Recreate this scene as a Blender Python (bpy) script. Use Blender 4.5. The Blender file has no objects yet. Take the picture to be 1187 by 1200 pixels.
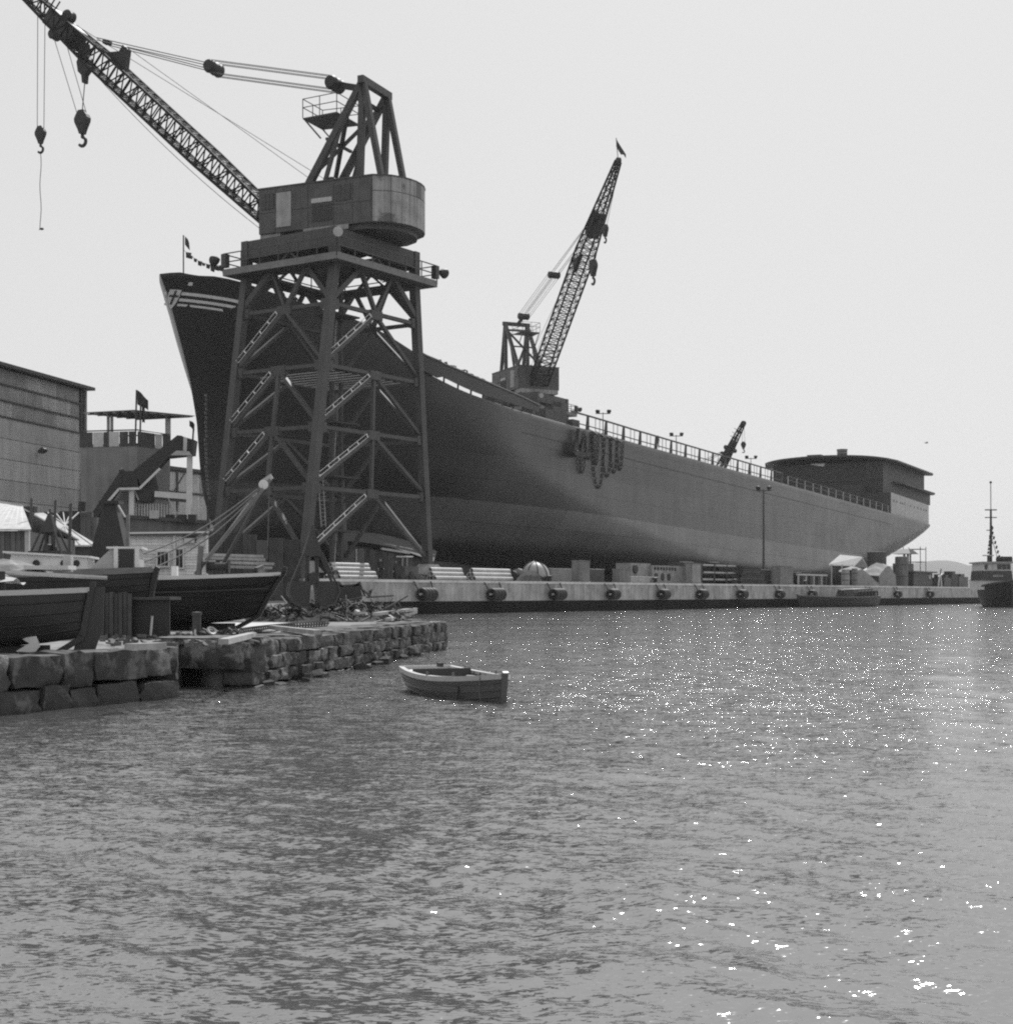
import bpy, bmesh, math, random
import numpy as np
from mathutils import Vector, Matrix
random.seed(7); rng = np.random.default_rng(7)
R = math.radians
scene = bpy.context.scene
C = scene.collection

# ---------------------------------------------------------------- camera, sky, sun, exposure
F, CX, HY, EYE = 1760.0, 593.5, 696.0, 1.65          # focal length / centre / horizon in photo pixels, eye height (m)
cam_d = bpy.data.cameras.new('camera'); cam = bpy.data.objects.new('camera', cam_d); C.objects.link(cam)
cam.location = (0, 0, EYE); cam.rotation_euler = (R(90), 0, 0)
cam_d.sensor_fit = 'VERTICAL'; cam_d.sensor_height = 36; cam_d.sensor_width = 36
cam_d.lens = F/1200*36; cam_d.shift_y = (HY-600)/1200
cam_d.clip_start = 0.1; cam_d.clip_end = 30000
scene.camera = cam
SUN_AZ, SUN_EL = R(13), R(48)                         # azimuth from the view axis (+Y) towards the right
world = bpy.data.worlds.new('World'); scene.world = world; world.use_nodes = True
nt = world.node_tree; nt.nodes.clear()
sky = nt.nodes.new('ShaderNodeTexSky'); sky.sky_type = 'NISHITA'; sky.sun_disc = False
sky.sun_elevation = SUN_EL; sky.sun_rotation = SUN_AZ; sky.altitude = 0
sky.air_density = 1.0; sky.dust_density = 2.0; sky.ozone_density = 1.0
bw = nt.nodes.new('ShaderNodeRGBToBW'); bg = nt.nodes.new('ShaderNodeBackground'); wo = nt.nodes.new('ShaderNodeOutputWorld')
pw = nt.nodes.new('ShaderNodeMath'); pw.operation = 'POWER'; pw.inputs[1].default_value = .14        # pale, almost even sky of the film
sc_ = nt.nodes.new('ShaderNodeMath'); sc_.operation = 'MULTIPLY'; sc_.inputs[1].default_value = 5.85
nt.links.new(sky.outputs[0], bw.inputs[0]); nt.links.new(bw.outputs[0], pw.inputs[0]); nt.links.new(pw.outputs[0], sc_.inputs[0])
nt.links.new(sc_.outputs[0], bg.inputs[0]); nt.links.new(bg.outputs[0], wo.inputs[0])
bg.inputs[1].default_value = 0.10
sd = bpy.data.lights.new('sun', 'SUN'); sd.energy = 4.0; sd.angle = R(0.53); sd.color = (1, 1, 1)
sun = bpy.data.objects.new('sun', sd); C.objects.link(sun)
svec = Vector((math.sin(SUN_AZ)*math.cos(SUN_EL), math.cos(SUN_AZ)*math.cos(SUN_EL), math.sin(SUN_EL)))
sun.rotation_euler = svec.to_track_quat('Z', 'Y').to_euler(); sun.location = (60, 40, 120)
vs = scene.view_settings; vs.view_transform = 'Standard'; vs.look = 'None'; vs.exposure = 0.0; vs.gamma = 1.0; vs.use_curve_mapping = False
scene.cycles.use_denoising = False
scene.cycles.max_bounces = 6
scene.cycles.filter_width = 2.1

# ---------------------------------------------------------------- helpers
def P(px, py, Y):
    return Vector(((px-CX)/F*Y, Y, EYE-(py-HY)/F*Y))
def G(px, py, z):
    Y = F*(EYE-z)/(py-HY); return Vector(((px-CX)/F*Y, Y, z))
def V(*a): return Vector(a)

MATS = {}
def mat(name, v, rough=.6, var=.25, scale=1.0, streak=0.0, bump=0.0, bscale=None, metal=0.0, spec=.5, tint2=None, thr=None):
    """grey procedural paint: v albedo, var cloudy variation, streak vertical weathering, tint2/thr second tone in patches"""
    if name in MATS: return MATS[name]
    m = bpy.data.materials.new(name); m.use_nodes = True; n = m.node_tree; b = n.nodes['Principled BSDF']
    b.inputs['Roughness'].default_value = rough; b.inputs['Metallic'].default_value = metal
    b.inputs['Specular IOR Level'].default_value = spec
    geo = n.nodes.new('ShaderNodeNewGeometry')
    def noise(sc, det, vec=None):
        t = n.nodes.new('ShaderNodeTexNoise'); t.inputs['Scale'].default_value = sc; t.inputs['Detail'].default_value = det
        t.inputs['Roughness'].default_value = .62
        n.links.new(vec or geo.outputs['Position'], t.inputs['Vector']); return t.outputs['Fac']
    def math_(op, a, bb):
        k = n.nodes.new('ShaderNodeMath'); k.operation = op
        for i, x in enumerate((a, bb)):
            if isinstance(x, (int, float)): k.inputs[i].default_value = x
            else: n.links.new(x, k.inputs[i])
        return k.outputs[0]
    f = noise(scale, 6)
    k = math_('MULTIPLY_ADD' if False else 'SUBTRACT', f, .5)
    k = math_('MULTIPLY', k, var*3.2)
    if streak:
        mp = n.nodes.new('ShaderNodeMapping'); mp.inputs['Scale'].default_value = (scale*3.5, scale*3.5, scale*.22)
        n.links.new(geo.outputs['Position'], mp.inputs['Vector'])
        k2 = math_('MULTIPLY', math_('SUBTRACT', noise(1.0, 5, mp.outputs[0]), .5), streak*3.2)
        k = math_('ADD', k, k2)
    k = math_('MAXIMUM', math_('ADD', k, 1.0), .25)
    col = math_('MULTIPLY', k, v)
    if tint2 is not None:
        mk = n.nodes.new('ShaderNodeMapRange'); mk.inputs['From Min'].default_value = thr-.04; mk.inputs['From Max'].default_value = thr+.04
        n.links.new(noise(scale*.6, 7), mk.inputs['Value'])
        d = math_('MULTIPLY', math_('SUBTRACT', tint2, col), mk.outputs[0]); col = math_('ADD', col, d)
    n.links.new(col, b.inputs['Base Color'])
    if bump:
        bp = n.nodes.new('ShaderNodeBump'); bp.inputs['Strength'].default_value = bump; bp.inputs['Distance'].default_value = .05
        n.links.new(noise(bscale or scale*4, 6), bp.inputs['Height']); n.links.new(bp.outputs[0], b.inputs['Normal'])
    MATS[name] = m; return m

ORG = {}
def tag(o, label, cat, group=None):
    o['label'] = label; o['category'] = cat
    if group: o['group'] = group
    return o
def thing(name, label, cat, loc, group=None):
    o = bpy.data.objects.new(name, None); C.objects.link(o); o.location = loc; o.empty_display_size = .3
    ORG[o] = Vector(loc); return tag(o, label, cat, group)
def link(name, me, parent=None, loc=(0, 0, 0), rot=None, scale=None):
    """an object sharing a mesh; loc in world metres"""
    o = bpy.data.objects.new(name, me); C.objects.link(o); loc = Vector(loc)
    ORG[o] = loc
    if parent is not None: o.parent = parent; o.location = loc-ORG[parent]
    else: o.location = loc
    if rot is not None: o.rotation_euler = rot
    if scale is not None: o.scale = scale
    return o

class MB:
    def __init__(s, M=None): s.v = []; s.f = []; s.M = M; s.mi = []
    def add(s, vs, fs, mi=0):
        k = len(s.v)
        s.v += [(s.M @ Vector(v)) if s.M else Vector(v) for v in vs]
        s.f += [[i+k for i in f] for f in fs]; s.mi += [mi]*len(fs); return s
    def hexa(s, p, mi=0):          # 8 corners: bottom 0-3, top 4-7
        return s.add(p, [(3, 2, 1, 0), (4, 5, 6, 7), (0, 1, 5, 4), (1, 2, 6, 5), (2, 3, 7, 6), (3, 0, 4, 7)], mi)
    def box(s, c, size, ax=None, mi=0):
        c = Vector(c); x, y, z = [k/2 for k in size]
        ax = ax or (Vector((1, 0, 0)), Vector((0, 1, 0)), Vector((0, 0, 1)))
        q = [c+ax[0]*a*x+ax[1]*b*y+ax[2]*d*z for d in (-1, 1) for a, b in ((-1, -1), (1, -1), (1, 1), (-1, 1))]
        return s.hexa(q, mi)
    def beam(s, a, b, w, h=None, up=None, w2=None, h2=None):
        a, b = Vector(a), Vector(b); h = h or w; d = (b-a).normalized(); up = Vector(up or (0, 0, 1))
        if abs(d.dot(up)) > .97: up = Vector((.3, 1, .05))
        sx = d.cross(up).normalized(); u = sx.cross(d).normalized()
        w2 = w2 or w; h2 = h2 or h
        q = [p+sx*i*ww/2+u*j*hh/2 for p, ww, hh in ((a, w, h), (b, w2, h2)) for i, j in ((-1, -1), (1, -1), (1, 1), (-1, 1))]
        return s.hexa(q)
    def tube(s, pts, r, n=6, r2=None, cap=True):
        pts = [Vector(p) for p in pts]; rows = []; m = len(pts); prev = None
        for i, p in enumerate(pts):
            d = (pts[min(i+1, m-1)]-pts[max(i-1, 0)]).normalized()
            if prev is None:
                up = Vector((0, 0, 1)) if abs(d.z) < .9 else Vector((1, 0, 0)); x = d.cross(up).normalized()
            else: x = (prev-d*prev.dot(d)).normalized()
            prev = x; y = d.cross(x); rr = r if r2 is None else r+(r2-r)*i/(m-1)
            rows.append([p+x*math.cos(k*2*math.pi/n)*rr+y*math.sin(k*2*math.pi/n)*rr for k in range(n)])
        vs = [v for row in rows for v in row]; fs = []
        for i in range(m-1):
            for k in range(n): fs.append((i*n+k, i*n+(k+1) % n, (i+1)*n+(k+1) % n, (i+1)*n+k))
        if cap: fs.append(tuple(range(n-1, -1, -1))); fs.append(tuple((m-1)*n+k for k in range(n)))
        return s.add(vs, fs)
    def lathe(s, prof, o=(0, 0, 0), ax=(0, 0, 1), n=16, a0=0, a1=2*math.pi):
        """prof [(r, h)] turned about ax through o"""
        o = Vector(o); ax = Vector(ax).normalized(); t = Vector((1, 0, 0)) if abs(ax.x) < .9 else Vector((0, 1, 0))
        x = ax.cross(t).normalized(); y = ax.cross(x); full = abs(a1-a0-2*math.pi) < 1e-6; nn = n if full else n+1
        vs = [o+ax*h+(x*math.cos(a0+(a1-a0)*k/n)+y*math.sin(a0+(a1-a0)*k/n))*r for r, h in prof for k in range(nn)]; fs = []
        for i in range(len(prof)-1):
            for k in range(n):
                k2 = (k+1) % nn; fs.append((i*nn+k, i*nn+k2, (i+1)*nn+k2, (i+1)*nn+k))
        return s.add(vs, fs)
    def prism(s, poly, ext):
        """polygon (3-D points) pushed by vector ext"""
        poly = [Vector(p) for p in poly]; n = len(poly); e = Vector(ext)
        fs = [tuple(range(n-1, -1, -1)), tuple(range(n, 2*n))]+[(i, (i+1) % n, n+(i+1) % n, n+i) for i in range(n)]
        return s.add(poly+[p+e for p in poly], fs)
    def grid(s, rows, closed=False, flip=False):
        m = len(rows[0]); vs = [v for r in rows for v in r]; fs = []
        for i in range(len(rows)-1):
            for k in range(m if closed else m-1):
                q = (i*m+k, i*m+(k+1) % m, (i+1)*m+(k+1) % m, (i+1)*m+k); fs.append(q[::-1] if flip else q)
        return s.add(vs, fs)
    def sphere(s, c, r, n=10, m=6):
        r = r if hasattr(r, '__len__') else (r, r, r)
        rows = [[Vector(c)+Vector((r[0]*math.sin(t)*math.cos(p), r[1]*math.sin(t)*math.sin(p), r[2]*math.cos(t)))
                 for p in [2*math.pi*k/n for k in range(n)]] for t in [math.pi*(i+.02)/(m+.04) for i in range(m+1)]]
        return s.grid(rows, True)
    def torus(s, c, ax, R0, r, n=14, m=6, sc=(1, 1)):
        c = Vector(c); ax = Vector(ax).normalized(); t = Vector((0, 0, 1)) if abs(ax.z) < .9 else Vector((1, 0, 0))
        x = t; x = (x-ax*x.dot(ax)).normalized(); y = ax.cross(x); rows = []
        for i in range(n+1):
            a = 2*math.pi*i/n; rad = (x*math.cos(a)*sc[0]+y*math.sin(a)*sc[1]); cc = c+rad*R0
            rows.append([cc+rad.normalized()*math.cos(b)*r+ax*math.sin(b)*r for b in [2*math.pi*k/m for k in range(m)]])
        return s.grid(rows, True)
    def mesh(s, name, mats, org=(0, 0, 0), smooth=False, fix=True):
        me = bpy.data.meshes.new(name); o = Vector(org)
        me.from_pydata([tuple(v-o) for v in s.v], [], s.f)
        for m in (mats if isinstance(mats, (list, tuple)) else [mats]): me.materials.append(m)
        if any(s.mi): me.polygons.foreach_set('material_index', s.mi)
        if fix:
            bm = bmesh.new(); bm.from_mesh(me); bmesh.ops.recalc_face_normals(bm, faces=bm.faces); bm.to_mesh(me); bm.free()
        if smooth:
            me.polygons.foreach_set('use_smooth', [True]*len(me.polygons))
            if smooth != 'all':
                try: me.set_sharp_from_angle(angle=R(38))
                except Exception: pass
        me.update(); return me
    def build(s, name, mats, parent=None, org=None, smooth=False):
        """geometry is in world metres; a part shares its parent's origin"""
        if parent is not None: og = ORG[parent]
        elif org is not None: og = Vector(org)
        else:
            xs = [v.x for v in s.v]; ys = [v.y for v in s.v]; og = Vector(((min(xs)+max(xs))/2, (min(ys)+max(ys))/2, min(v.z for v in s.v)))
        o = bpy.data.objects.new(name, s.mesh(name, mats, og, smooth)); C.objects.link(o); ORG[o] = og
        if parent is not None: o.parent = parent
        else: o.location = og
        return o
def struct(o): o['kind'] = 'structure'; return o
def stuff(o): o['kind'] = 'stuff'; return o
def smoothstep(x): x = min(1, max(0, x)); return x*x*(3-2*x)
def interp(x, xs, ys): return float(np.interp(x, xs, ys))
# ---------------------------------------------------------------- water
def water_height(x, y, foot):
    """sum of wind ripples; foot = smallest wavelength the mesh can carry there"""
    z = np.zeros_like(x)
    g = np.random.default_rng(11); wind = R(205)
    lam = np.geomspace(.16, 5.5, 46)
    for i, L in enumerate(lam):
        for j in range(2):
            th = wind+g.normal(0, .55); k = 2*math.pi/L; ph = g.uniform(0, 6.28)
            kx, ky = k*math.cos(th), k*math.sin(th)
            slope = .019*(1.0 if L < .45 else (.45/L)**.75)
            amp = slope/k*g.uniform(.6, 1.3)
            fade = np.clip((L-foot*2.2)/(foot*2.2+1e-6), 0, 1)
            wob = .6*np.sin(x*.21+i)+.6*np.sin(y*.17+2*i)
            s_ = np.sin(kx*x+ky*y+ph+wob)
            z += amp*fade*(s_+.25*np.cos(2*(kx*x+ky*y+ph+wob)))
    patch = .75+.25*np.sin(x*.33+.12*y+1.0)*np.sin(y*.19-.1*x)+.2*np.sin(.9*x+.5*y)*np.sin(.6*y)
    return z*np.clip(patch, .35, 1.3)
WS = (.06, .18, .31)      # ripple slopes, large to small
def make_water():
    rr = [2.6]
    while rr[-1] < 330: rr.append(rr[-1]+max(.035, rr[-1]**2/(EYE*F)*1.05))
    r = np.array(rr); th = np.linspace(R(-31), R(31), 720)
    RR, TT = np.meshgrid(r, th, indexing='ij'); X = RR*np.sin(TT); Y = RR*np.cos(TT)
    foot = np.maximum(RR*(th[1]-th[0])*.9, np.gradient(r)[:, None]*.9)
    Z = water_height(X, Y, foot)*np.clip((330-RR)/60, 0, 1)
    n, m = X.shape
    co = np.stack([X, Y, Z], -1).reshape(-1, 3)
    a = (np.arange(n-1)[:, None]*m+np.arange(m-1)[None, :]).ravel()
    quads = np.stack([a, a+1, a+m+1, a+m], -1)
    # wide flat skirt out to the horizon
    base = len(co); sk = []
    far = 9000; near = .0
    ring_in = [co[0*m+0], co[0*m+m-1], co[(n-1)*m+m-1], co[(n-1)*m]]
    ext = np.array([[-far, -60, 0], [far, -60, 0], [far, far, 0], [-far, far, 0]])
    # border strips: left ray, right ray, near arc, far arc
    left = [i*m for i in range(n)]; right = [i*m+m-1 for i in range(n)]
    co = np.vstack([co, ext]); L = base
    me = bpy.data.meshes.new('water')
    faces = [tuple(q) for q in []]
    tris = []
    def fan(ids, apex):
        for i in range(len(ids)-1): tris.append((ids[i], ids[i+1], apex))
    near_arc = list(range(m)); far_arc = [(n-1)*m+k for k in range(m)]
    fan(left, L+3 if False else L); tris.append((left[-1], L+3, L)); fan(far_arc, L+3)
    fan(right, L+1); tris.append((right[-1], L+2, L+1)); tris.append((far_arc[-1], L+2, L+3))
    h = m//2; fan(near_arc[:h+1], L); fan(near_arc[h:], L+1); tris.append((near_arc[h], L+1, L))
    nq, ntr = len(quads), len(tris)
    loops = np.concatenate([quads.ravel(), np.array(tris).ravel()]).astype(np.int32)
    starts = np.concatenate([np.arange(nq)*4, nq*4+np.arange(ntr)*3]).astype(np.int32)
    tot = np.concatenate([np.full(nq, 4), np.full(ntr, 3)]).astype(np.int32)
    me.vertices.add(len(co)); me.vertices.foreach_set('co', co.ravel().astype(np.float32))
    me.loops.add(len(loops)); me.loops.foreach_set('vertex_index', loops)
    me.polygons.add(nq+ntr); me.polygons.foreach_set('loop_start', starts); me.polygons.foreach_set('loop_total', tot)
    me.update(calc_edges=True); me.validate()
    me.polygons.foreach_set('use_smooth', [True]*len(me.polygons))
    bm = bmesh.new(); bm.from_mesh(me); down = [f for f in bm.faces if f.normal.z < 0]
    bmesh.ops.reverse_faces(bm, faces=down); bm.to_mesh(me); bm.free()
    m_ = bpy.data.materials.new('sea_water'); m_.use_nodes = True; t = m_.node_tree; b = t.nodes['Principled BSDF']
    b.inputs['Base Color'].default_value = (.085, .085, .085, 1); b.inputs['Roughness'].default_value = .06; b.inputs['IOR'].default_value = 3.6
    # unresolved ripples: shading normal tilted by wind-stretched noise (slopes add up over three sizes)
    geo = t.nodes.new('ShaderNodeNewGeometry'); acc = geo.outputs['Normal']
    gust = t.nodes.new('ShaderNodeTexNoise'); gust.inputs['Scale'].default_value = .11; gust.inputs['Detail'].default_value = 3
    mpg = t.nodes.new('ShaderNodeMapping'); mpg.inputs['Scale'].default_value = (.5, 1.4, 1); mpg.inputs['Rotation'].default_value = (0, 0, R(-20)); t.links.new(geo.outputs['Position'], mpg.inputs[0]); t.links.new(mpg.outputs[0], gust.inputs['Vector'])
    gm = t.nodes.new('ShaderNodeMapRange'); gm.inputs['From Min'].default_value = .3; gm.inputs['From Max'].default_value = .7; gm.inputs['To Min'].default_value = .6; gm.inputs['To Max'].default_value = 1.35; t.links.new(gust.outputs['Fac'], gm.inputs['Value'])
    # the wind is broken close to the pier: ripples grow with distance from it
    sx_ = t.nodes.new('ShaderNodeSeparateXYZ'); t.links.new(geo.outputs['Position'], sx_.inputs[0])
    ly = t.nodes.new('ShaderNodeMapRange'); ly.inputs['From Min'].default_value = 5; ly.inputs['From Max'].default_value = 24; ly.inputs['To Min'].default_value = .52; ly.inputs['To Max'].default_value = 1.0; t.links.new(sx_.outputs[1], ly.inputs['Value'])
    gl = t.nodes.new('ShaderNodeMath'); gl.operation = 'MULTIPLY'; t.links.new(gm.outputs[0], gl.inputs[0]); t.links.new(ly.outputs[0], gl.inputs[1])
    for sc, sl in ((2.3, WS[0]), (8.0, WS[1]), (34.0, WS[2])):
        mp = t.nodes.new('ShaderNodeMapping'); mp.inputs['Rotation'].default_value = (0, 0, R(-22)); mp.inputs['Scale'].default_value = (.55*sc, 1.3*sc, sc)
        no = t.nodes.new('ShaderNodeTexNoise'); no.inputs['Scale'].default_value = 1; no.inputs['Detail'].default_value = 2; no.inputs['Roughness'].default_value = .5; no.inputs['Distortion'].default_value = .5
        t.links.new(geo.outputs['Position'], mp.inputs[0]); t.links.new(mp.outputs[0], no.inputs['Vector'])
        sb = t.nodes.new('ShaderNodeVectorMath'); sb.operation = 'SUBTRACT'; sb.inputs[1].default_value = (.5, .5, .5); t.links.new(no.outputs['Color'], sb.inputs[0])
        ml = t.nodes.new('ShaderNodeVectorMath'); ml.operation = 'MULTIPLY'; ml.inputs[1].default_value = (sl*4, sl*5, 0); t.links.new(sb.outputs[0], ml.inputs[0])
        gs = t.nodes.new('ShaderNodeVectorMath'); gs.operation = 'SCALE'; t.links.new(ml.outputs[0], gs.inputs[0]); t.links.new(gl.outputs[0], gs.inputs['Scale'])
        ad = t.nodes.new('ShaderNodeVectorMath'); ad.operation = 'ADD'; t.links.new(acc, ad.inputs[0]); t.links.new(gs.outputs[0], ad.inputs[1]); acc = ad.outputs[0]
    nm = t.nodes.new('ShaderNodeVectorMath'); nm.operation = 'NORMALIZE'; t.links.new(acc, nm.inputs[0]); t.links.new(nm.outputs[0], b.inputs['Normal'])
    me.materials.append(m_)
    o = bpy.data.objects.new('water', me); C.objects.link(o); struct(o); ORG[o] = V(0, 0, 0)
make_water()

# ---------------------------------------------------------------- far hills
def hills():
    ridge = [(-400, 640), (-100, 648), (200, 655), (500, 662), (800, 668), (960, 672), (1010, 668), (1040, 663), (1070, 659), (1096, 656), (1110, 656), (1122, 658),
             (1134, 662), (1142, 661), (1150, 659), (1165, 657), (1190, 652), (1230, 650), (1300, 655), (1400, 662), (1600, 675)]
    mb = MB(); rows = []
    xs = np.linspace(-400, 1600, 160)
    for j, (Y, f) in enumerate(((3300, 0), (3500, .35), (3700, .72), (3900, 1), (4300, .75), (4800, .3), (5200, -.02))):
        row = []
        for i, x in enumerate(xs):
            hz = (HY-np.interp(x, *zip(*ridge)))/F*3900
            jag = .06*math.sin(i*1.7+j)+.05*math.sin(i*.63+2*j)
            row.append(P(x, HY, Y)+V(0, 0, -EYE-2+max(0, hz*f*(1+jag if 0 < f < 1 else 1))+2*min(1, f*3)))
        rows.append(row)
    mb.grid(rows); struct(mb.build('hills', mat('hill_scrub', .09, .95, .35, .004), org=(0, 3900, -2), smooth='all'))
hills()

# ---------------------------------------------------------------- quay and yard ground
QA = V(-6.57, 123.6, 0); QD = V(.5481, .8364, 0); QN = V(-.8364, .5481, 0); QZ = 2.8
def Q(s, t, z=QZ): return QA+QD*s+QN*t+V(0, 0, z)
def q_s(px):     # distance along the quay face seen at photo column px
    k = (px-CX)/F; return (k*QA.y-QA.x)/(QD.x-k*QD.y)
QS0, QS1 = q_s(360), q_s(1150)
concrete = mat('quay_concrete', .35, .85, .5, .7, streak=.45, bump=.3, bscale=3, tint2=.24, thr=.6)
weed = mat('tidal_weed', .012, .8, .4, .9, bump=.5, bscale=5, spec=.15)
deckm = mat('quay_deck_concrete', .22, .9, .4, .3, bump=.2, bscale=2)
earth = mat('yard_earth', .16, .95, .5, .5, bump=.6, bscale=3)
def quay():
    o = struct(MB().prism([Q(QS0, .35, QZ-.006), Q(QS1, .35, QZ-.006), Q(QS1, 9, QZ-.006), Q(QS0, 9, QZ-.006)], (0, 0, -4)).build('quay', deckm, org=Q(QS0, 0, 0)))
    n = 22; L = (QS1-QS0)/n
    for i in range(n):       # wall bays with their joints, coping, weed band below
        a, b = QS0+i*L+.02, QS0+(i+1)*L-.02
        MB().prism([Q(a, 0, 1.04), Q(b, 0, 1.04), Q(b, .34, 1.04), Q(a, .34, 1.04)], (0, 0, QZ-.22-1.04)).build('wall_panel', concrete, o)
        MB().prism([Q(a, -.06, QZ-.218), Q(b, -.06, QZ-.218), Q(b, .6, QZ-.218), Q(a, .6, QZ-.218)], (0, 0, .22)).build('coping', mat('coping', .6, .85, .3, .8, streak=.2), o)
        MB().prism([Q(a, .06, -1.5), Q(b, .06, -1.5), Q(b, .34, -1.5), Q(a, .34, -1.5)], (0, 0, 2.537)).build('weed_band', weed, o)
    # yard behind the quay: one sheet
    y = MB().prism([Q(QS0, 9.0, QZ-.02), Q(QS1, 9.0, QZ-.02), Q(QS1, 24, QZ-.02), Q(300, 24, QZ-.02), Q(330, 120, QZ-.02), Q(200, 420, QZ-.02), Q(-240, 420, QZ-.02), Q(-140, 40, QZ-.02), Q(QS0-26, 12, QZ-.02)], (0, 0, -4))
    struct(y.build('yard_ground', earth))
quay()
# ---------------------------------------------------------------- the tanker on the slip
SB = V(-33.2, 144.8, 0); SDX = V(.4785, .8781, 0); SNX = V(-.8781, .4785, 0); BH = 16.0; SLEN = 271.0
def SP(s, b, z): return SB+SDX*s+SNX*b+V(0, 0, z)
def centre_s(px):
    k = (px-CX)/F; return (k*SB.y-SB.x)/(SDX.x-k*SDX.y)
_st = [(188, 322), (200, 358), (213, 405), (224, 450), (231, 495), (234, 540), (238, 578), (246, 606), (257, 628), (275, 645)]
_stem = sorted(((lambda s: (EYE+(HY-py)/F*(SB.y+SDX.y*s), s))(centre_s(px)) for px, py in _st))
def stem(z): return interp(z, [a for a, b in _stem], [b for a, b in _stem])
def gb(t):
    t = min(1, max(0, t)); return 1-(1-t**.95)**2.1
def deck_b(s):           # half breadth at the deck edge
    e = SLEN-s
    g = gb(s/40)
    if e < 24: g = min(g, (1-(1-max(0, e)/24)**2.6)**.8)
    return BH*g
def near_px(s, z=20):
    p = SP(s, -deck_b(s), z); return CX+F*p.x/p.y, p.y
_ss = np.concatenate([np.linspace(0, 60, 121), np.linspace(61, 250, 190)])
_px = np.maximum.accumulate(np.array([near_px(s)[0] for s in _ss]))
_py_deck = [(188, 342), (213, 340), (285, 352), (345, 371), (400, 388), (441, 404), (470, 421), (493, 433), (514, 443.5), (551, 463), (616, 481.5), (667, 496), (728, 512), (880, 556), (1045, 600)]
_py_top = [(184, 331), (188, 327), (191, 321.5), (195, 318.5), (200, 317.5), (211, 318), (216, 321.5), (243, 324.5), (247, 322.5), (285, 331), (345, 351), (378, 361.5), (400, 367.5), (424, 376), (441, 383.5), (466, 398), (493, 416), (538, 434.5), (614, 467), (632, 476), (650, 484)]
def z_from(py_list, s):
    px, Y = near_px(s); py = interp(px, *zip(*py_list)); return EYE+(HY-py)/F*Y
def _sm(vals, k):        # smoothing
    v = np.array(vals); ker = np.ones(k)/k; p = np.pad(v, (k//2, k//2), mode='edge'); return np.convolve(p, ker, 'valid')
_zd = _sm([z_from(_py_deck, s) for s in _ss], 9)
i1, i2 = np.searchsorted(_ss, 60), np.searchsorted(_ss, 205)
_fit = np.polyfit(_ss[i1:i2], _zd[i1:i2], 1)
_zd = np.where(_ss > 70, np.polyval(_fit, _ss), _zd)
_zd = _sm(_zd, 15)
_zt = np.array([z_from(_py_top, s) for s in _ss])
def z_deck(s): return float(np.interp(s, _ss, _zd)) if s < 250 else float(np.polyval(_fit, s))
def z_top(s): return float(np.interp(s, _ss, _zt))
S_GAP = float(np.interp(511, _px, _ss)); _zts = _sm(_zt, 3)
def z_hull(s):           # upper edge of the plating: bulwark top at the bow, deck edge further aft
    f = smoothstep((s-(S_GAP-1.4))/1.2); return float(np.interp(s, _ss, _zts))*(1-f)+z_deck(s)*f
def z_keel(s): return 6.0-.0165*s
def z_band(s): return interp(s, [20, 32, 187, 262], [13.1, 12.6, 9.6, 8.3])
def end_s(ze): return interp(ze, [0, .12, .3, .5, .7, .85, 1], [236, 238, 247, 257, 264.5, 268.5, SLEN])
def hull_pt(t, ze, side):
    s0 = t*SLEN; z = z_keel(s0)+ze*(z_hull(s0)-z_keel(s0)); st = stem(z) if ze > 0 else stem(z)
    en = end_s(ze); s = st+s0*(en-st)/SLEN
    zk, zd = z_keel(s), z_hull(s); z = zk+ze*(zd-zk)
    le = 40-st+(1-ze)**2.4*105; g = gb((s-st)/le)
    lr = 24+(1-ze)**1.1*70; pw = 2.6-(1-ze)*.9; pe = .8+(1-ze)*.6
    e = (en-s)/lr
    if e < 1: g = min(g, (1-(1-max(0, e))**pw)**pe)
    b = BH*g
    if ze < .17: b *= 1-.2*(1-math.sqrt(max(0, 1-(1-ze/.17)**2)))
    rr = .75*smoothstep((s-34)/10)
    up = zd-z
    if rr > 0 and up < rr: b -= rr*(1-math.sqrt(max(0, 1-(1-up/rr)**2)))*.9
    return s, side*b, z
def hull_side(s, z):     # half breadth of the hull at station s, height z (near side)
    zk, zd = z_keel(s), z_hull(s); ze = (z-zk)/(zd-zk); st = stem(z); en = end_s(min(1, ze))
    lo = (s-st)/(en-st); _, b, _ = hull_pt(min(1, max(0, lo)), min(1, max(0, ze)), 1); return b

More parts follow.
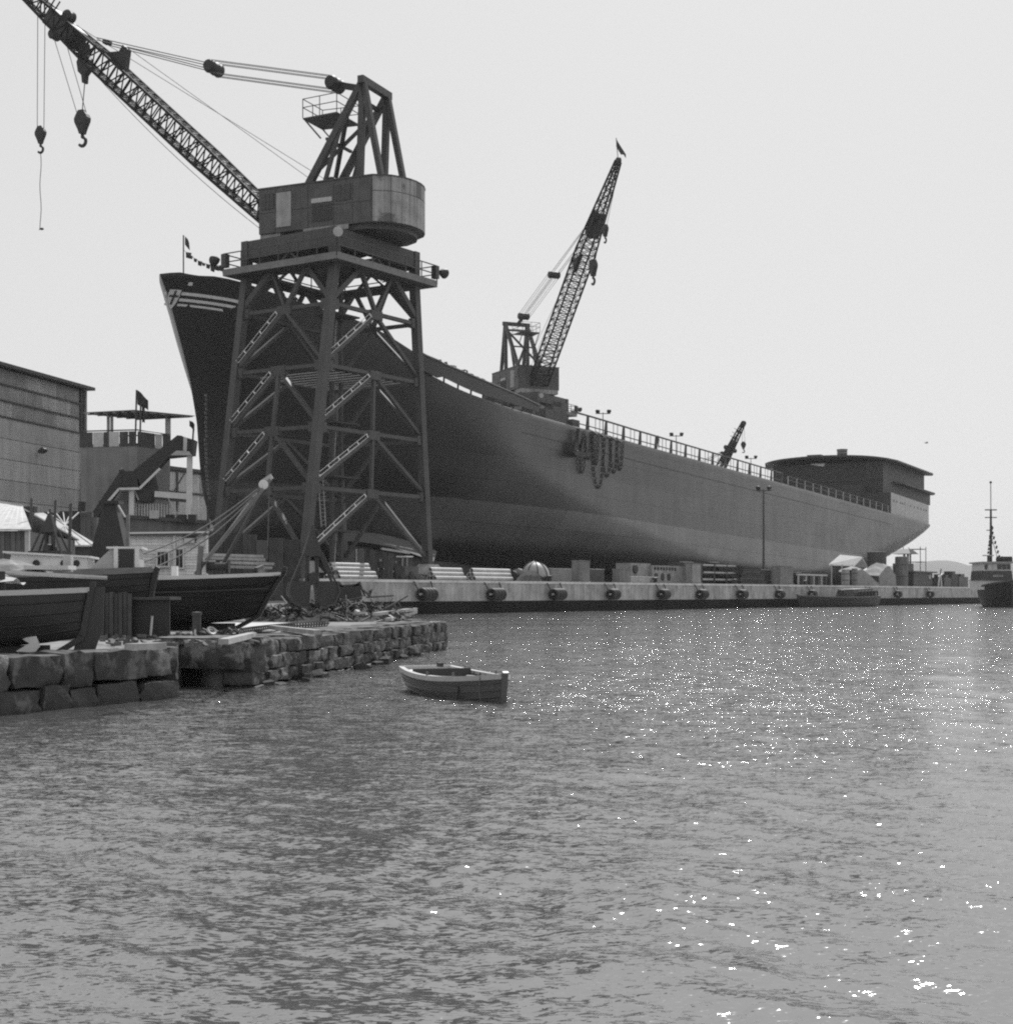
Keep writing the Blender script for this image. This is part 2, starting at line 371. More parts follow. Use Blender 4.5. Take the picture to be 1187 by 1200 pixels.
def hull_material():
    m = bpy.data.materials.new('hull_plating'); m.use_nodes = True; n = m.node_tree; b = n.nodes['Principled BSDF']
    b.inputs['Roughness'].default_value = .36; b.inputs['Specular IOR Level'].default_value = .55
    at = n.nodes.new('ShaderNodeAttribute'); at.attribute_name = 'ship'     # x along, y height over the paint line, z tone
    sep = n.nodes.new('ShaderNodeSeparateXYZ'); n.links.new(at.outputs['Vector'], sep.inputs[0])
    def mth(op, *a):
        k = n.nodes.new('ShaderNodeMath'); k.operation = op
        for i, x in enumerate(a):
            if isinstance(x, (int, float)): k.inputs[i].default_value = x
            else: n.links.new(x, k.inputs[i])
        return k.outputs[0]
    def step(x, a, w):
        k = n.nodes.new('ShaderNodeMapRange'); k.inputs['From Min'].default_value = a-w; k.inputs['From Max'].default_value = a+w; n.links.new(x, k.inputs['Value']); return k.outputs[0]
    def noise(sc, det, scl):
        mp = n.nodes.new('ShaderNodeMapping'); mp.inputs['Scale'].default_value = scl; n.links.new(at.outputs['Vector'], mp.inputs[0])
        t = n.nodes.new('ShaderNodeTexNoise'); t.inputs['Scale'].default_value = sc; t.inputs['Detail'].default_value = det; n.links.new(mp.outputs[0], t.inputs['Vector']); return t.outputs['Fac']
    br = n.nodes.new('ShaderNodeTexBrick'); br.offset = .5; br.inputs['Scale'].default_value = 1; br.inputs['Mortar Size'].default_value = .045
    br.inputs['Brick Width'].default_value = 9.5; br.inputs['Row Height'].default_value = 2.35; br.inputs['Mortar Smooth'].default_value = .3
    br.inputs['Color1'].default_value = (.82, .82, .82, 1); br.inputs['Color2'].default_value = (1.16, 1.16, 1.16, 1); br.inputs['Mortar'].default_value = (.5, .5, .5, 1)
    n.links.new(at.outputs['Vector'], br.inputs['Vector'])
    x, h = sep.outputs[0], sep.outputs[1]
    wob = mth('MULTIPLY', mth('SUBTRACT', noise(.3, 3, (1, 1, 1)), .5), .25)
    above = step(mth('ADD', h, wob), 0, .05)                              # boot-top paint line
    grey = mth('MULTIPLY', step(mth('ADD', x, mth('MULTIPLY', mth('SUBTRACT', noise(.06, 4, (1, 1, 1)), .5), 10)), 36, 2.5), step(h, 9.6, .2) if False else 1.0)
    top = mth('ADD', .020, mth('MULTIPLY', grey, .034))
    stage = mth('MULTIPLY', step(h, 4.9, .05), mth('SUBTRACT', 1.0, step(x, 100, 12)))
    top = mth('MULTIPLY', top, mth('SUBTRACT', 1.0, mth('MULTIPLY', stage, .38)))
    low = mth('ADD', .03, mth('MULTIPLY', step(x, 31, 6), .075))
    low = mth('MULTIPLY', low, step(h, -4.6, .8)); low = mth('ADD', low, .028)
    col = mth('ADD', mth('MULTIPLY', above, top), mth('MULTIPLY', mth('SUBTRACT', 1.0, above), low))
    # unpainted/primer patch towards the stern
    cl = mth('ADD', .5, mth('MULTIPLY', noise(.12, 8, (1, 1, 1)), 1.0)); stv = mth('ADD', .62, mth('MULTIPLY', noise(1, 6, (1.1, .05, .05)), .76))
    wx = mth('ADD', x, mth('MULTIPLY', mth('SUBTRACT', noise(.08, 5, (1, 1, 1)), .5), 26)); wh = mth('ADD', h, mth('MULTIPLY', mth('SUBTRACT', noise(.16, 5, (1, 1, 1)), .5), 5))
    pt = mth('MULTIPLY', mth('MULTIPLY', step(wx, 200, 4), mth('SUBTRACT', 1.0, step(wx, 242, 4))), mth('MULTIPLY', step(wh, 2.2, .5), mth('SUBTRACT', 1.0, step(wh, 7.4, .4))))
    col = mth('MULTIPLY', col, mth('SUBTRACT', 1.0, mth('MULTIPLY', pt, .45)))
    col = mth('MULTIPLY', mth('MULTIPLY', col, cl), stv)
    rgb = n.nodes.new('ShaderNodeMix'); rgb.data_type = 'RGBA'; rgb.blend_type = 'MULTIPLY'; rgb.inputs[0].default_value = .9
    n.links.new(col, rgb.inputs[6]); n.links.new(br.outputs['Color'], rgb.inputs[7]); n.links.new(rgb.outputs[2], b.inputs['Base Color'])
    bp = n.nodes.new('ShaderNodeBump'); bp.inputs['Strength'].default_value = .25; bp.inputs['Distance'].default_value = .06
    n.links.new(mth('ADD', br.outputs['Fac'], mth('MULTIPLY', noise(.5, 4, (.6, 1, 1)), 1.4)), bp.inputs['Height']); n.links.new(bp.outputs[0], b.inputs['Normal'])
    ro = mth('ADD', .27, mth('MULTIPLY', noise(.35, 5, (1, .5, 1)), .2)); n.links.new(ro, b.inputs['Roughness'])
    return m
steel = mat('dark_steel', .05, .55, .35, .8, streak=.25)
steel_mid = mat('crane_paint', .058, .55, .35, .7, streak=.3)
black = mat('black_iron', .022, .6, .4, 2.0)
white = mat('white_paint', .62, .5, .12, 1.5, streak=.08)
galv = mat('galvanised', .42, .5, .3, 1.5)
superm = mat('superstructure_primer', .03, .6, .45, .35, streak=.3)
rope = mat('wire_rope', .12, .7, .2, 3)

ship = thing('tanker', 'huge unfinished tanker hull standing on the slipway behind the quay', 'ship', SP(0, 0, 3))
def make_ship():
    T = np.concatenate([np.linspace(0, .01, 5)[:-1], np.linspace(.01, .2, 46)[:-1], np.linspace(.2, .86, 90)[:-1], np.linspace(.86, .985, 42)[:-1], np.linspace(.985, 1, 14)])
    Z = np.concatenate([np.linspace(0, .17, 9)[:-1], np.linspace(.17, .93, 26)[:-1], np.linspace(.93, 1, 12)])
    mb = MB(); att = []
    for side in (-1, 1):
        rows = []
        for t in T:
            row = []
            for ze in Z:
                s, b, z = hull_pt(t, ze, side); row.append(SP(s, b, z)); att.append((s, z-z_band(s), 0))
            rows.append(row)
        mb.grid(rows, flip=(side > 0))
    nz = len(Z); nT = len(T); off = nT*nz
    for i in range(nT-1):     # flat bottom and deck
        mb.f.append([i*nz, (i+1)*nz, off+(i+1)*nz, off+i*nz]); mb.mi.append(0)
    o = mb.build('hull', hull_material(), ship, smooth='all')
    me = o.data; a = me.attributes.new('ship', 'FLOAT_VECTOR', 'POINT'); a.data.foreach_set('vector', np.array(att, dtype=np.float32).ravel())
    dk = MB(); rows = [[SP(*hull_pt(t, 1, -1)), SP(*hull_pt(t, 1, -.5))+V(0, 0, .3), SP(*hull_pt(t, 1, .5))+V(0, 0, .3), SP(*hull_pt(t, 1, 1))] for t in T if t > .158]
    dk.grid(rows)
    fc = [(s, hull_side(s, z_hull(s)-1.1), z_hull(s)-1.1) for s in np.linspace(1.5, 43, 40)]; dk.grid([[SP(s, -b, z), SP(s, 0, z+.2), SP(s, b, z)] for s, b, z in fc]); dk.build('deck', mat('ship_deck', .11, .8, .3, .4), ship)
    # forecastle bulwark: solid at the bow, lifted on brackets further aft
    for side in (-1, 1):
        lo, hi, lo2, hi2 = [], [], [], []
        ts = np.concatenate([np.linspace(0, .02, 8)[:-1], np.linspace(.02, .245, 80)])
        s_gap = float(np.interp(511, _px, _ss)); s_end = float(np.interp(633, _px, _ss))
        for t in ts:
            s, b, z = hull_pt(t, 1, side); b = side*(deck_b(s)+.05)
            if s > s_end: break
            if s < s_gap-3.2: continue
            f = smoothstep((s-s_gap)/1.0); z = z_deck(s); zt = max(z_top(s), z+.35); zl = z-.05+f*.42*min(1, (zt-z)/1.2)
            b2 = b*1.004+side*(.25*(1-f)); inn = side*(-.12)
            lo.append(SP(s-.12*(1-min(1, s/3)), b+inn*0, zl)); hi.append(SP(s-.35*(1-min(1, s/4)), b2, zt)); lo2.append(SP(s+.2, b+inn, zl)); hi2.append(SP(s+.1, b2+inn, zt))
        m2 = MB(); m2.grid([lo, hi, hi2, lo2, lo], flip=(side > 0)); m2.build('bulwark', mat('bulwark_grey', .045, .5, .3, .3, streak=.2), ship, smooth=True)
        cap = MB(); cap.tube([h+V(0, 0, .02) for h in hi], .13, 5); cap.build('bulwark_rail', steel, ship)
        if side < 0:
            for s in np.arange(s_gap+1.5, s_end-1, 2.3):
                b = -deck_b(s)+.25; MB().beam(SP(s, b, z_deck(s)-.05), SP(s, b-.1, max(z_top(s)-.15, z_deck(s)+.4)), .2, .07, up=SDX).build('bracket', steel, ship)
    # bow crown plate closing the bulwark at the stem head
    # white stripes along the bow, on both sides of the shield
    def band(px0, px1, d0, d1, name='stripe', mt=white, n=26, out=.05):
        up, dn = [], []
        for px in np.linspace(px0, px1, n):
            s = float(np.interp(px, _px, _ss)); zt = float(np.interp(s, _ss, _sm(_zt, 21)))
            for d, l in ((d0, up), (d1, dn)):
                z = zt-d; b = hull_side(s, z)
                nrm = (SNX*-1+SDX*-.55).normalized(); l.append(SP(s, -b, z)+nrm*out)
        m3 = MB(); m3.grid([up, dn]); m3.grid([[p+V(0, 0, 0)-(SNX*-1+SDX*-.55).normalized()*.04 for p in up], [p-(SNX*-1+SDX*-.55).normalized()*.04 for p in dn]], flip=True)
        return m3.build(name, mt, ship)
    for d0, d1 in ((1.52, 1.80), (2.10, 2.36), (2.60, 2.80)):
        band(218, 345, d0, d1); band(196, 201.5, d0+.1, d1+.1, n=6)
    # shield with a cross
    def bowpt(px, d, out):
        s = float(np.interp(px, _px, _ss)); zt = float(np.interp(s, _ss, _sm(_zt, 21))); z = zt-d; b = hull_side(s, z)
        return SP(s, -b, z)+(SNX*-1+SDX*-.8).normalized()*out
    rows = []
    for d, a, c in ((1.35, 200, 213.2), (1.7, 200, 213.4), (2.1, 201, 213.2), (2.5, 202.5, 212.5), (2.8, 204.5, 211.5), (3.05, 207, 210), (3.12, 208, 209)):
        rows.append([bowpt(a+3.5+(c-a)*k/4, d, .10) for k in range(5)])
    sh = MB().grid(rows).build('shield', mat('shield_light', .6, .5, .2, 2), ship)
    cr = MB(); cr.grid([[bowpt(x+3.5, d, .14) for x in (206, 207.2, 208.4)] for d in (1.45, 1.8, 2.1, 2.4, 2.75)]); cr.grid([[bowpt(x+3.5, d, .14) for x in (202, 204, 206.1, 208.3, 210, 212)] for d in (1.85, 2.05)]); cr.build('cross', black, sh)
    # bow chock: white plate on the bulwark painted as sky seen through it
    fr = MB(); fr.grid([[bowpt(x, d, .3) for x in (221.5, 224, 226.5)] for d in (.62, .92)]); fr.build('fairlead_sky_plate', white, ship)
    # draught marks up the stem
    marks = MB(); k = 0
    for py in np.linspace(466, 584, 24):
        px = interp(py, [466, 520, 560, 584], [241.5, 241.2, 242, 245])
        lo, hi = 2.0, 22.0
        z = EYE+(HY-py)/F*151
        best = min((abs((lambda p: CX+F*p.x/p.y)(SP(s, -hull_side(s, z), z))-px), s) for s in np.arange(stem(z)+.1, stem(z)+8, .1))[1]
        nrm = (SNX*-1+SDX*-.5).normalized(); c = SP(best, -hull_side(best, z), z)+nrm*.09
        for dx in (-.13, .13):
            cc = c+SDX*dx
            for e in ((0, .11), (0, 0), (0, -.11)): marks.box(cc+V(0, 0, e[1]), (.17, .03, .045), (SDX, SNX, V(0, 0, 1)))
            marks.box(cc+SDX*(.07 if k % 2 else -.07)+V(0, 0, .06 if k % 3 else -.06), (.04, .03, .11), (SDX, SNX, V(0, 0, 1)))
        k += 1
    stuff(marks.build('draught_marks', mat('mark_grey', .3, .6, .2, 2), ship))
    # temporary guard rail along the deck edge: wide posts, thin stanchions, top rail
    s_a, s_b = float(np.interp(690, _px, _ss)), float(np.interp(920, _px, _ss))
    hgt = lambda s: 1.75
    n = 15; st_ = np.linspace(s_a+1, s_b, n)
    top = [SP(s, -BH+.55, z_deck(s)+hgt(s)) for s in np.linspace(s_a-4, s_b, 40)]
    rl = MB(); 
    for a, b in zip(top[:-1], top[1:]): rl.beam(a, b, .16, .2)
    rl.build('top_rail', steel, ship)
    rk = MB()
    for a, b in zip(top[:-1], top[1:]): rk.beam(a-V(0, 0, 1.3), b-V(0, 0, 1.3), .10, .12)
    rk.build('kick_board', steel, ship)
    for s in st_: MB().beam(SP(s, -BH+.7, z_deck(s)-.02), SP(s, -BH+.62, z_deck(s)+1.7), 1.0, .10, up=SNX, w2=.55).build('rail_post', black, ship)
    for s in (st_[:-1]+st_[1:])/2:
        for ds in (-.6, .7): MB().tube([SP(s+ds, -BH+.6, z_deck(s)-.05), SP(s+ds, -BH+.58, z_deck(s)+1.7)], .045, 5).build('stanchion', steel, ship)
    # thin light rail in front of the deck house
    s_c = float(np.interp(1043, _px, _ss))
    for s in np.linspace(s_b+3, s_c, 15): MB().tube([SP(s, -BH+.5, z_deck(s)-.05), SP(s, -BH+.5, z_deck(s)+1.5)], .085, 5).build('rail_stanchion', galv, ship)
    for hz in (1.5, .8): MB().tube([SP(s, -BH+.5, z_deck(s)+hz) for s in np.linspace(s_b+3, s_c, 20)], .05, 5).build('hand_rail', steel, ship)
    # rubbing seam under the gunwale
    sm = MB(); pts = [SP(s, -hull_side(s, z_deck(s)-2.6)-.02, z_deck(s)-2.6) for s in np.linspace(44, 214, 60)]
    for a, b in zip(pts[:-1], pts[1:]): sm.beam(a, b, .06, .10)
    sm.build('seam_strake', mat('hull_seam', .03, .5, .2, 1), ship)
    # poop side wall, following the hull edge round the stern
    s0 = s_c+2.0; t0 = s0/SLEN
    ts = np.concatenate([np.linspace(t0, .95, 12)[:-1], np.linspace(.95, .99, 12)[:-1], np.linspace(.99, 1, 16)])
    near = [hull_pt(t, 1, -1) for t in ts]; far = [hull_pt(t, 1, 1) for t in ts][::-1]
    ring = [(s, b*1.0, z) for s, b, z in near+far]
    lo = [SP(s, b-.45*(1 if b < 0 else -1)*-0, z-.25) for s, b, z in ring]; hi = [SP(s, b, interp(s, [s0, s0+14, SLEN], [z+4.6, z+4.5, z+4.3])) for s, b, z in ring]
    pw = MB(); pw.grid([lo, hi]); pw.build('poop_wall', mat('poop_primer', .33, .45, .3, .4, streak=.35), ship, smooth=True)
    top = MB(); n = len(hi)
    top.grid([hi[:n//2], hi[n-1:n-1-n//2:-1]]); top.build('poop_deck', steel, ship)
    fw = MB(); fw.add([lo[0], lo[-1], hi[-1], hi[0]], [(0, 1, 2, 3)]); fw.build('poop_front', superm, ship)
    for k, s in enumerate((s0+2.5, s0+5.2, s0+8.5, s0+10.3, s0+11.8, s0+18, s0+21.5, s0+25, s0+28, s0+31, s0+33.5)):
        t = s/SLEN; ss, b, z = hull_pt(t, 1, -1); nrm = (SNX*-1).normalized()
        MB().lathe([(0, .06), (.22, .06), (.27, .02), (.27, -.1)], SP(ss, b, z+2.9), nrm, 10).build('porthole', black, ship)
    # deck house: storeys with overhanging, cambered decks, rounded corners
    def slab(s0, s1, bh, z0, th, camber, round_, name, mt, nb=26):
        def outline(s0, s1, bh):
            pts = []
            for b in np.linspace(-bh, bh, nb):
                e = max(0, abs(b)-(bh-round_))/round_; pts.append((s0+round_*(1-math.sqrt(max(0, 1-e*e))), b))
            for b in np.linspace(bh, -bh, nb):
                e = max(0, abs(b)-(bh-round_))/round_; pts.append((s1-round_*(1-math.sqrt(max(0, 1-e*e))), b))
            return pts
        up, dn = [], []
        for s, b in outline(s0, s1, bh):
            c = camber*(1-(b/bh)**2); up.append(SP(s, b, z0+c+th-.016*(s-s0))); dn.append(SP(s, b, z0+c-.016*(s-s0)))
        k = len(up); m5 = MB(); m5.grid([dn+[dn[0]], up+[up[0]]])
        for r in (up, dn): m5.grid([r[:nb], r[:nb-1:-1]])
        return m5.build(name, mt, ship)
    def wall_ring(s0, s1, bh, z0, z1, name, mt):
        m6 = MB(); q = [(s0, -bh), (s1, -bh), (s1, bh), (s0, bh), (s0, -bh)]
        m6.grid([[SP(s, b, z0) for s, b in q], [SP(s, b, z1) for s, b in q]]); return m6.build(name, mt, ship)
    zd = z_deck(220)
    wall_ring(220, 258, 12.6, zd-.3, 31.0, 'house_wall', superm)
    wall_ring(214.5, 219.5, 9, zd-.3, 25.6, 'house_front_block', superm)
    slab(216, 263, 15.3, 31.0, .4, 1.1, 6.5, 'house_roof', superm)
    slab(226, 268.0, 14.5, 26.6, .35, .6, 6.0, 'boat_deck', superm)
    wall_ring(240, 265.5, 12.5, 23.6, 26.7, 'aft_wall', superm)
    for s in (259, 261.5): MB().tube([SP(s-3, -12.5, 26.5), SP(s-3, -12.5, 31.5)], .16, 6).build('deck_pillar', steel, ship)
    # dark poop rail screen round the stern
    scr = MB(); r0 = [h for h in hi]; scr.grid([[p+V(0, 0, 0) for p in r0[22:-22]], [p+V(0, 0, 1.5)-(SDX*.5) for p in r0[22:-22]]]); scr.build('stern_screen', black, ship)
    # house front: painted sky gap, stiffeners, door
    for b in (-10, -6.5, -2, 2.5, 6, 9.5): MB().box(SP(219.93, b, 26.6), (.12, .16, 8.5), (SDX, SNX, V(0, 0, 1))).build('stiffener', steel, ship)
    MB().prism([SP(219.8, 3.8, 31.0), SP(219.8, .4, 31.0), SP(219.8, .8, 30.3), SP(219.8, 3.6, 30.9)], SDX*.1).build('sky_gap_plate', mat('sky_gap_white', .8, .5, .1, 1), ship)  # bright plate standing in for the sky seen below the roof
    for z in (23.4, 27.0): MB().box(SP(219.86, 0, z), (.2, 25, .18), (SDX, SNX, V(0, 0, 1))).build('deck_line', steel, ship)
    fn = MB(); fc = SP(232, 0, 32.4); fn.lathe([(1.15, 0), (1.15, 2.6), (1.25, 2.6), (1.25, 2.8), (1.0, 2.8), (1.0, 2.2), (0, 2.2)], fc, n=18); f_ = fn.build('funnel', steel, ship, smooth=True)
    for h in (.5, 1.2, 1.9, 2.4): MB().torus(fc+V(0, 0, h), (0, 0, 1), 1.18, .07, 18, 5).build('hoop', galv, f_)
    mc = MB(); mc.box(SP(226, 4.5, 33.1), (2.6, 3.2, .9), (SDX, SNX, V(0, 0, 1))); mc.build('roof_vent', steel, ship)
    # deck clutter near the rail: winch blocks
    for i, (px, w, h) in enumerate(((668, 2.2, 2.2), (676, 1.6, 3.0), (660, 2.5, 1.6), (690, 2, 1.2), (600, 2, 1.2), (640, 1.2, 1.5))):
        s = float(np.interp(px, _px, _ss)); MB().box(SP(s, -BH+2.4, z_deck(s)+h/2), (w, 1.2, h), (SDX, SNX, V(0, 0, 1))).build('deck_winch', steel, ship)
    # coiled gear lying along the top edge aft of the bow
    for px in np.linspace(497, 578, 13):
        s = float(np.interp(px, _px, _ss)); c = SP(s, -deck_b(s)+.3, z_top(s)+.1); a_ = random.uniform(0, 3); d_ = SDX*math.cos(a_)+SNX*math.sin(a_); k_ = random.uniform(.2, .45); MB().tube([c, c+V(0, 0, k_)+d_*.1, c+V(0, 0, k_*1.3)+d_*.35, c+V(0, 0, k_*.6)+d_*.6], .1, 5).build('deck_cleat', (galv, steel, black)[int(px) % 3], ship)
    # bow details: flag staff, small bits on the crown
    MB().tube([SP(2.2, -.8, z_top(1)-.6), SP(2.2, -.8, 36.6)], .07, 6).build('flagstaff', steel, ship)
    fl = MB(); fl.grid([[SP(2.3, -.9, 36.5), SP(2.6, -1.0, 36.3), SP(2.8, -1.0, 36.0)], [SP(2.3, -.9, 35.7), SP(2.6, -1.0, 35.4), SP(2.8, -1.1, 35.2)]]); fl.build('flag', black, ship)
    # way beams and keel blocks that carry the hull
    for b in (-5.5, 5.5):
        MB().prism([SP(24, b-1, 2.5), SP(236, b-1, 1.4), SP(236, b+1, 1.4), SP(24, b+1, 2.5)], (0, 0, 3.1)).build('launching_way', mat('timber_dark', .07, .8, .4, 1), ship)
    for s in np.arange(16, 232, 9): MB().box(SP(s, 0, (2.5+z_keel(s)+.1)/2), (1.6, 3.2, z_keel(s)-2.4), (SDX, SNX, V(0, 0, 1))).build('keel_block', mat('timber_dark', .07), ship)
make_ship()
# ---------------------------------------------------------------- portal cranes
def railing(parent, pts, h=1.05, r=.045, step=2.0, name='railing', mt=None, mids=(.55,)):
    mt = mt or steel_mid
    mb = MB(); pts = [Vector(p) for p in pts]
    for a, b in zip(pts[:-1], pts[1:]):
        n = max(1, round((b-a).length/step))
        for i in range(n+1):
            p = a+(b-a)*i/n; mb.beam(p, p+V(0, 0, h), r*1.6)
        for k in (h,)+tuple(h*m for m in mids): mb.beam(a+V(0, 0, k), b+V(0, 0, k), r*1.6)
    return mb.build(name, mt, parent)
def lattice_jib(parent, A, B, side, w0, wm, w1, d0, dm, d1, n, rc=.11, rl=.045, mt=None):
    """box lattice from A to B; side = horizontal unit vector across; widths/depths at foot, middle, head"""
    mt = mt or mat('jib_black', .02, .75, .4, 2, spec=.2); d = (B-A).normalized(); up = side.cross(d).normalized()
    if up.z < 0: up = -up
    f = lambda t, a, m, b: a+(m-a)*min(1, t/.25) if t < .25 else (m if t < .62 else m+(b-m)*(t-.62)/.38)
    cor = []
    for i in range(n+1):
        t = i/n; c = A+(B-A)*t; w = f(t, w0, wm, w1)/2; h = f(t, d0, dm, d1)/2
        cor.append([c+side*sx*w+up*sy*h for sx, sy in ((-1, -1), (1, -1), (1, 1), (-1, 1))])
    ks = sorted({0, round(n*.25), round(n*.62), n})
    for k in range(4):
        mb = MB()
        for a, b in zip(ks[:-1], ks[1:]): mb.beam(cor[a][k], cor[b][k], rc*2, rc*2, up=up)
        mb.build('chord', mt, parent)
    lc = MB()
    for i in range(n):
        for k in range(4):
            j = (k+1) % 4
            a, b = (k, j) if i % 2 else (j, k)
            lc.beam(cor[i][a], cor[i+1][b], rl*2, up=up)
            lc.beam(cor[i][k], cor[i][j], rl*2, up=up)
            if k in (0, 2): lc.beam(cor[i][b], cor[i+1][a], rl*1.6, up=up)
    stuff(lc.build('jib_lacing', mt, parent)); return cor
def block(parent, c, ax, r, w, name='sheave_block', mt=None):
    mb = MB(); c = Vector(c); ax = Vector(ax).normalized()
    mb.lathe([(0, -w/2), (r*.8, -w/2), (r, -w*.35), (r*.86, -w*.1), (r, w*.1), (r*.86, w*.2), (r, w*.4), (r*.8, w/2), (0, w/2)], c, ax, 14)
    return mb.build(name, mt or black, parent, smooth=True)
def hook_block(name, label, topA, topB, c, r, w, side, fall=.35, tail=None, grp=None):
    """hanging hook: pear-shaped block, hook below, two rope falls to the jib"""
    o = thing(name, label, 'hook', c, grp); c = Vector(c); ax = Vector(side)
    mb = MB(); mb.lathe([(0, w), (r*.55, w), (r*.62, w*.9), (r*.62, -w*.9), (r*.55, -w), (0, -w)], c, ax, 14)
    pr = [(-.62, .35), (-.8, 0), (-.75, -.35), (-.35, -1.1), (-.2, -1.5), (.2, -1.5), (.35, -1.1), (.75, -.35), (.8, 0), (.62, .35), (.3, .8), (-.3, .8)]
    t = ax.cross(V(0, 0, 1)).normalized()
    mb.prism([c+t*a*r+V(0, 0, b*r)-ax*w*.9 for a, b in pr], ax*w*1.8); mb.build('housing', black, o)
    hk = MB(); base = c-V(0, 0, 1.5*r); R0 = r*.42
    pts = [base+V(0, 0, .1*r), base-V(0, 0, .35*r)]+[base-V(0, 0, .75*r)+t*R0*math.sin(a)+V(0, 0, R0*math.cos(a)) for a in np.linspace(.1, 4.1, 11)]
    hk.tube(pts, r*.17, 7); hk.build('hook', black, o, smooth=True)
    for k in (-1, 1):
        MB().tube([c+t*k*r*.55+V(0, 0, .3*r), (topA, topB)[k > 0]], .035, 5).build('rope_fall', rope, o)
    if tail:
        mb = MB(); p0 = base-V(0, 0, 1.1*r); z = p0.z; i = 0
        pts = [p0+V(.06*math.sin(i*.9), 0, -i*tail/12) for i in range(13)]+[p0+V(-.15, 0, -tail-.1)]
        mb.tube(pts, .035, 5); mb.build('chain_tail', black, o)
        MB().sphere(p0+V(.12, 0, -tail), (.2, .12, .12)).build('tail_ring', black, o)
    return o
def portal_crane(name, label, near_corner, a, c, zg, zp, La, Lc, splay, slew_r, jib_q, jib_z, zlift=0.0, group=None, detail=True, panels=40, jw=1.0, ropes=None):
    """near_corner: plan corner of the platform; a along the rails, c across; zg ground, zp platform; slew_r: plan unit vector to the rear of the house"""
    Z = V(0, 0, 1); o_ = 1.4
    n_ = Vector(near_corner)+(a+c)*o_
    la, lc = La-2*o_, Lc-2*o_
    cen = n_+a*la/2+c*lc/2
    T = thing(name, label, 'crane', V(cen.x, cen.y, zg), group)
    zb = zp+2.7
    def leg(i, j, z):    # i along rails 0/1, j across 0/1
        f = max(0, (zp-z)/(zp-zg)); p = n_+a*(la*i+(splay[1] if i else -splay[0])*f)+c*lc*j; return V(p.x, p.y, z)
    lv = [zg+(zp-zg)*k for k in (.283, .473, .668, .864)]     # brace levels D C B A
    for i in (0, 1):
        for j in (0, 1):
            L = MB().beam(leg(i, j, zg+1.3), leg(i, j, zp), .66, .66, up=a, w2=.68, h2=.68).beam(leg(i, j, zp-.01), leg(i, j, zb), .7, .7, up=a).build('leg', steel_mid, T)
            bg_ = MB(); p = leg(i, j, zg)
            for k in (-1.1, 1.1): bg_.lathe([(0, -.22), (.42, -.22), (.5, -.1), (.5, .1), (.42, .22), (0, .22)], p+a*k+Z*.5, c, 14)
            bg_.hexa([p+a*x+c*y+Z*z for z, w in ((.55, 2.1), (1.45, .8)) for x, y in ((-w, -.45), (w, -.45), (w, .45), (-w, .45))]); bg_.build('bogie', mat('bogie_paint', .3, .6, .4, 1.5), L)
    faces = [((0, 0), (1, 0)), ((0, 0), (0, 1)), ((1, 0), (1, 1)), ((0, 1), (1, 1))]
    def member(p, q, w, nm, mt=steel_mid): MB().beam(p, q, w, w*.9).build(nm, mt, T)
    for fi, (A, B) in enumerate(faces):
        mid = lambda z: (leg(*A, z)+leg(*B, z))/2
        for k, z in enumerate(lv): member(leg(*A, z), leg(*B, z), .34, 'cross_beam')
        zz = [zg+1.6]+lv
        for k in range(4):
            top, lo = mid(zz[k+1]-.1), zz[k]+.25
            # left brace of each bay is a laced pair with battens painted white as if sunlit, right brace a plain box
            pl, pr_ = leg(*A, lo), leg(*B, lo)
            for P0, laced in ((pl, fi < 2 or fi == 3), (pr_, False)):
                if fi == 1: P0 = leg(*B, lo) if P0 is pl else leg(*A, lo)
                member(P0, top, .32, 'brace')
                if laced and detail and fi < 2:
                    d = (top-P0); dn = d.normalized(); upv = (Z-dn*dn.z).normalized(); nrm = d.cross(Z).normalized()
                    if nrm.y > 0: nrm = -nrm
                    st = MB()
                    b0, b1 = P0+d*.10, P0+d*.9
                    for off in (0, .32): st.beam(b0+upv*(.22+off)+nrm*.2, b1+upv*(.22+off)+nrm*.2, .035, .035)
                    m_ = 5
                    for t in range(m_+1): st.beam(b0+(b1-b0)*t/m_+upv*.22+nrm*.24, b0+(b1-b0)*t/m_+upv*.54+nrm*.2, .07, .09)
                    st.build('batten_rail', mat('batten_sunlit', .7, .5, .2, 2), T)
        if detail and fi < 2:
            dv_ = (leg(*B, zg)-leg(*A, zg)).normalized()
            for z in lv: MB().box(mid(z)-Z*.12, (1.5, .46, .75), (dv_, dv_.cross(Z), Z)).build('gusset', steel_mid, T)
            for z in lv:
                for e, s_ in ((A, 1), (B, -1)): MB().box(leg(*e, z)+dv_*s_*.45, (.8, .42, .8), (dv_, dv_.cross(Z), Z)).build('gusset', steel_mid, T)
        # vertical hanger in the lower bays, knee braces under the platform
        for k in (1, 2) if fi in (0, 1) else (): MB().beam(mid(lv[k-1]), mid(lv[k]), .28, .28, up=a).build('hanger', steel_mid, T)
        q1 = leg(*A, zp)+(leg(*B, zp)-leg(*A, zp))*.30; q2 = leg(*A, zp)+(leg(*B, zp)-leg(*A, zp))*.70
        zA = lv[3]
        member(leg(*A, zA+.4), q1, .5, 'knee_brace'); member(leg(*B, zA+.4), q2, .5, 'knee_brace'); 
        member(leg(*A, zA+.3)+(leg(*B, zA)-leg(*A, zA))*.5-Z*.2, q1, .34, 'knee_brace'); member(leg(*A, zA+.3)+(leg(*B, zA)-leg(*A, zA))*.5-Z*.2, q2, .34, 'knee_brace')
        # portal girders over the platform
        MB().beam(leg(*A, zb-.75), leg(*B, zb-.75), .55, 1.45).build('girder', steel_mid, T)
        m1, m2 = leg(*A, zp)*.5+leg(*B, zp)*.5, None
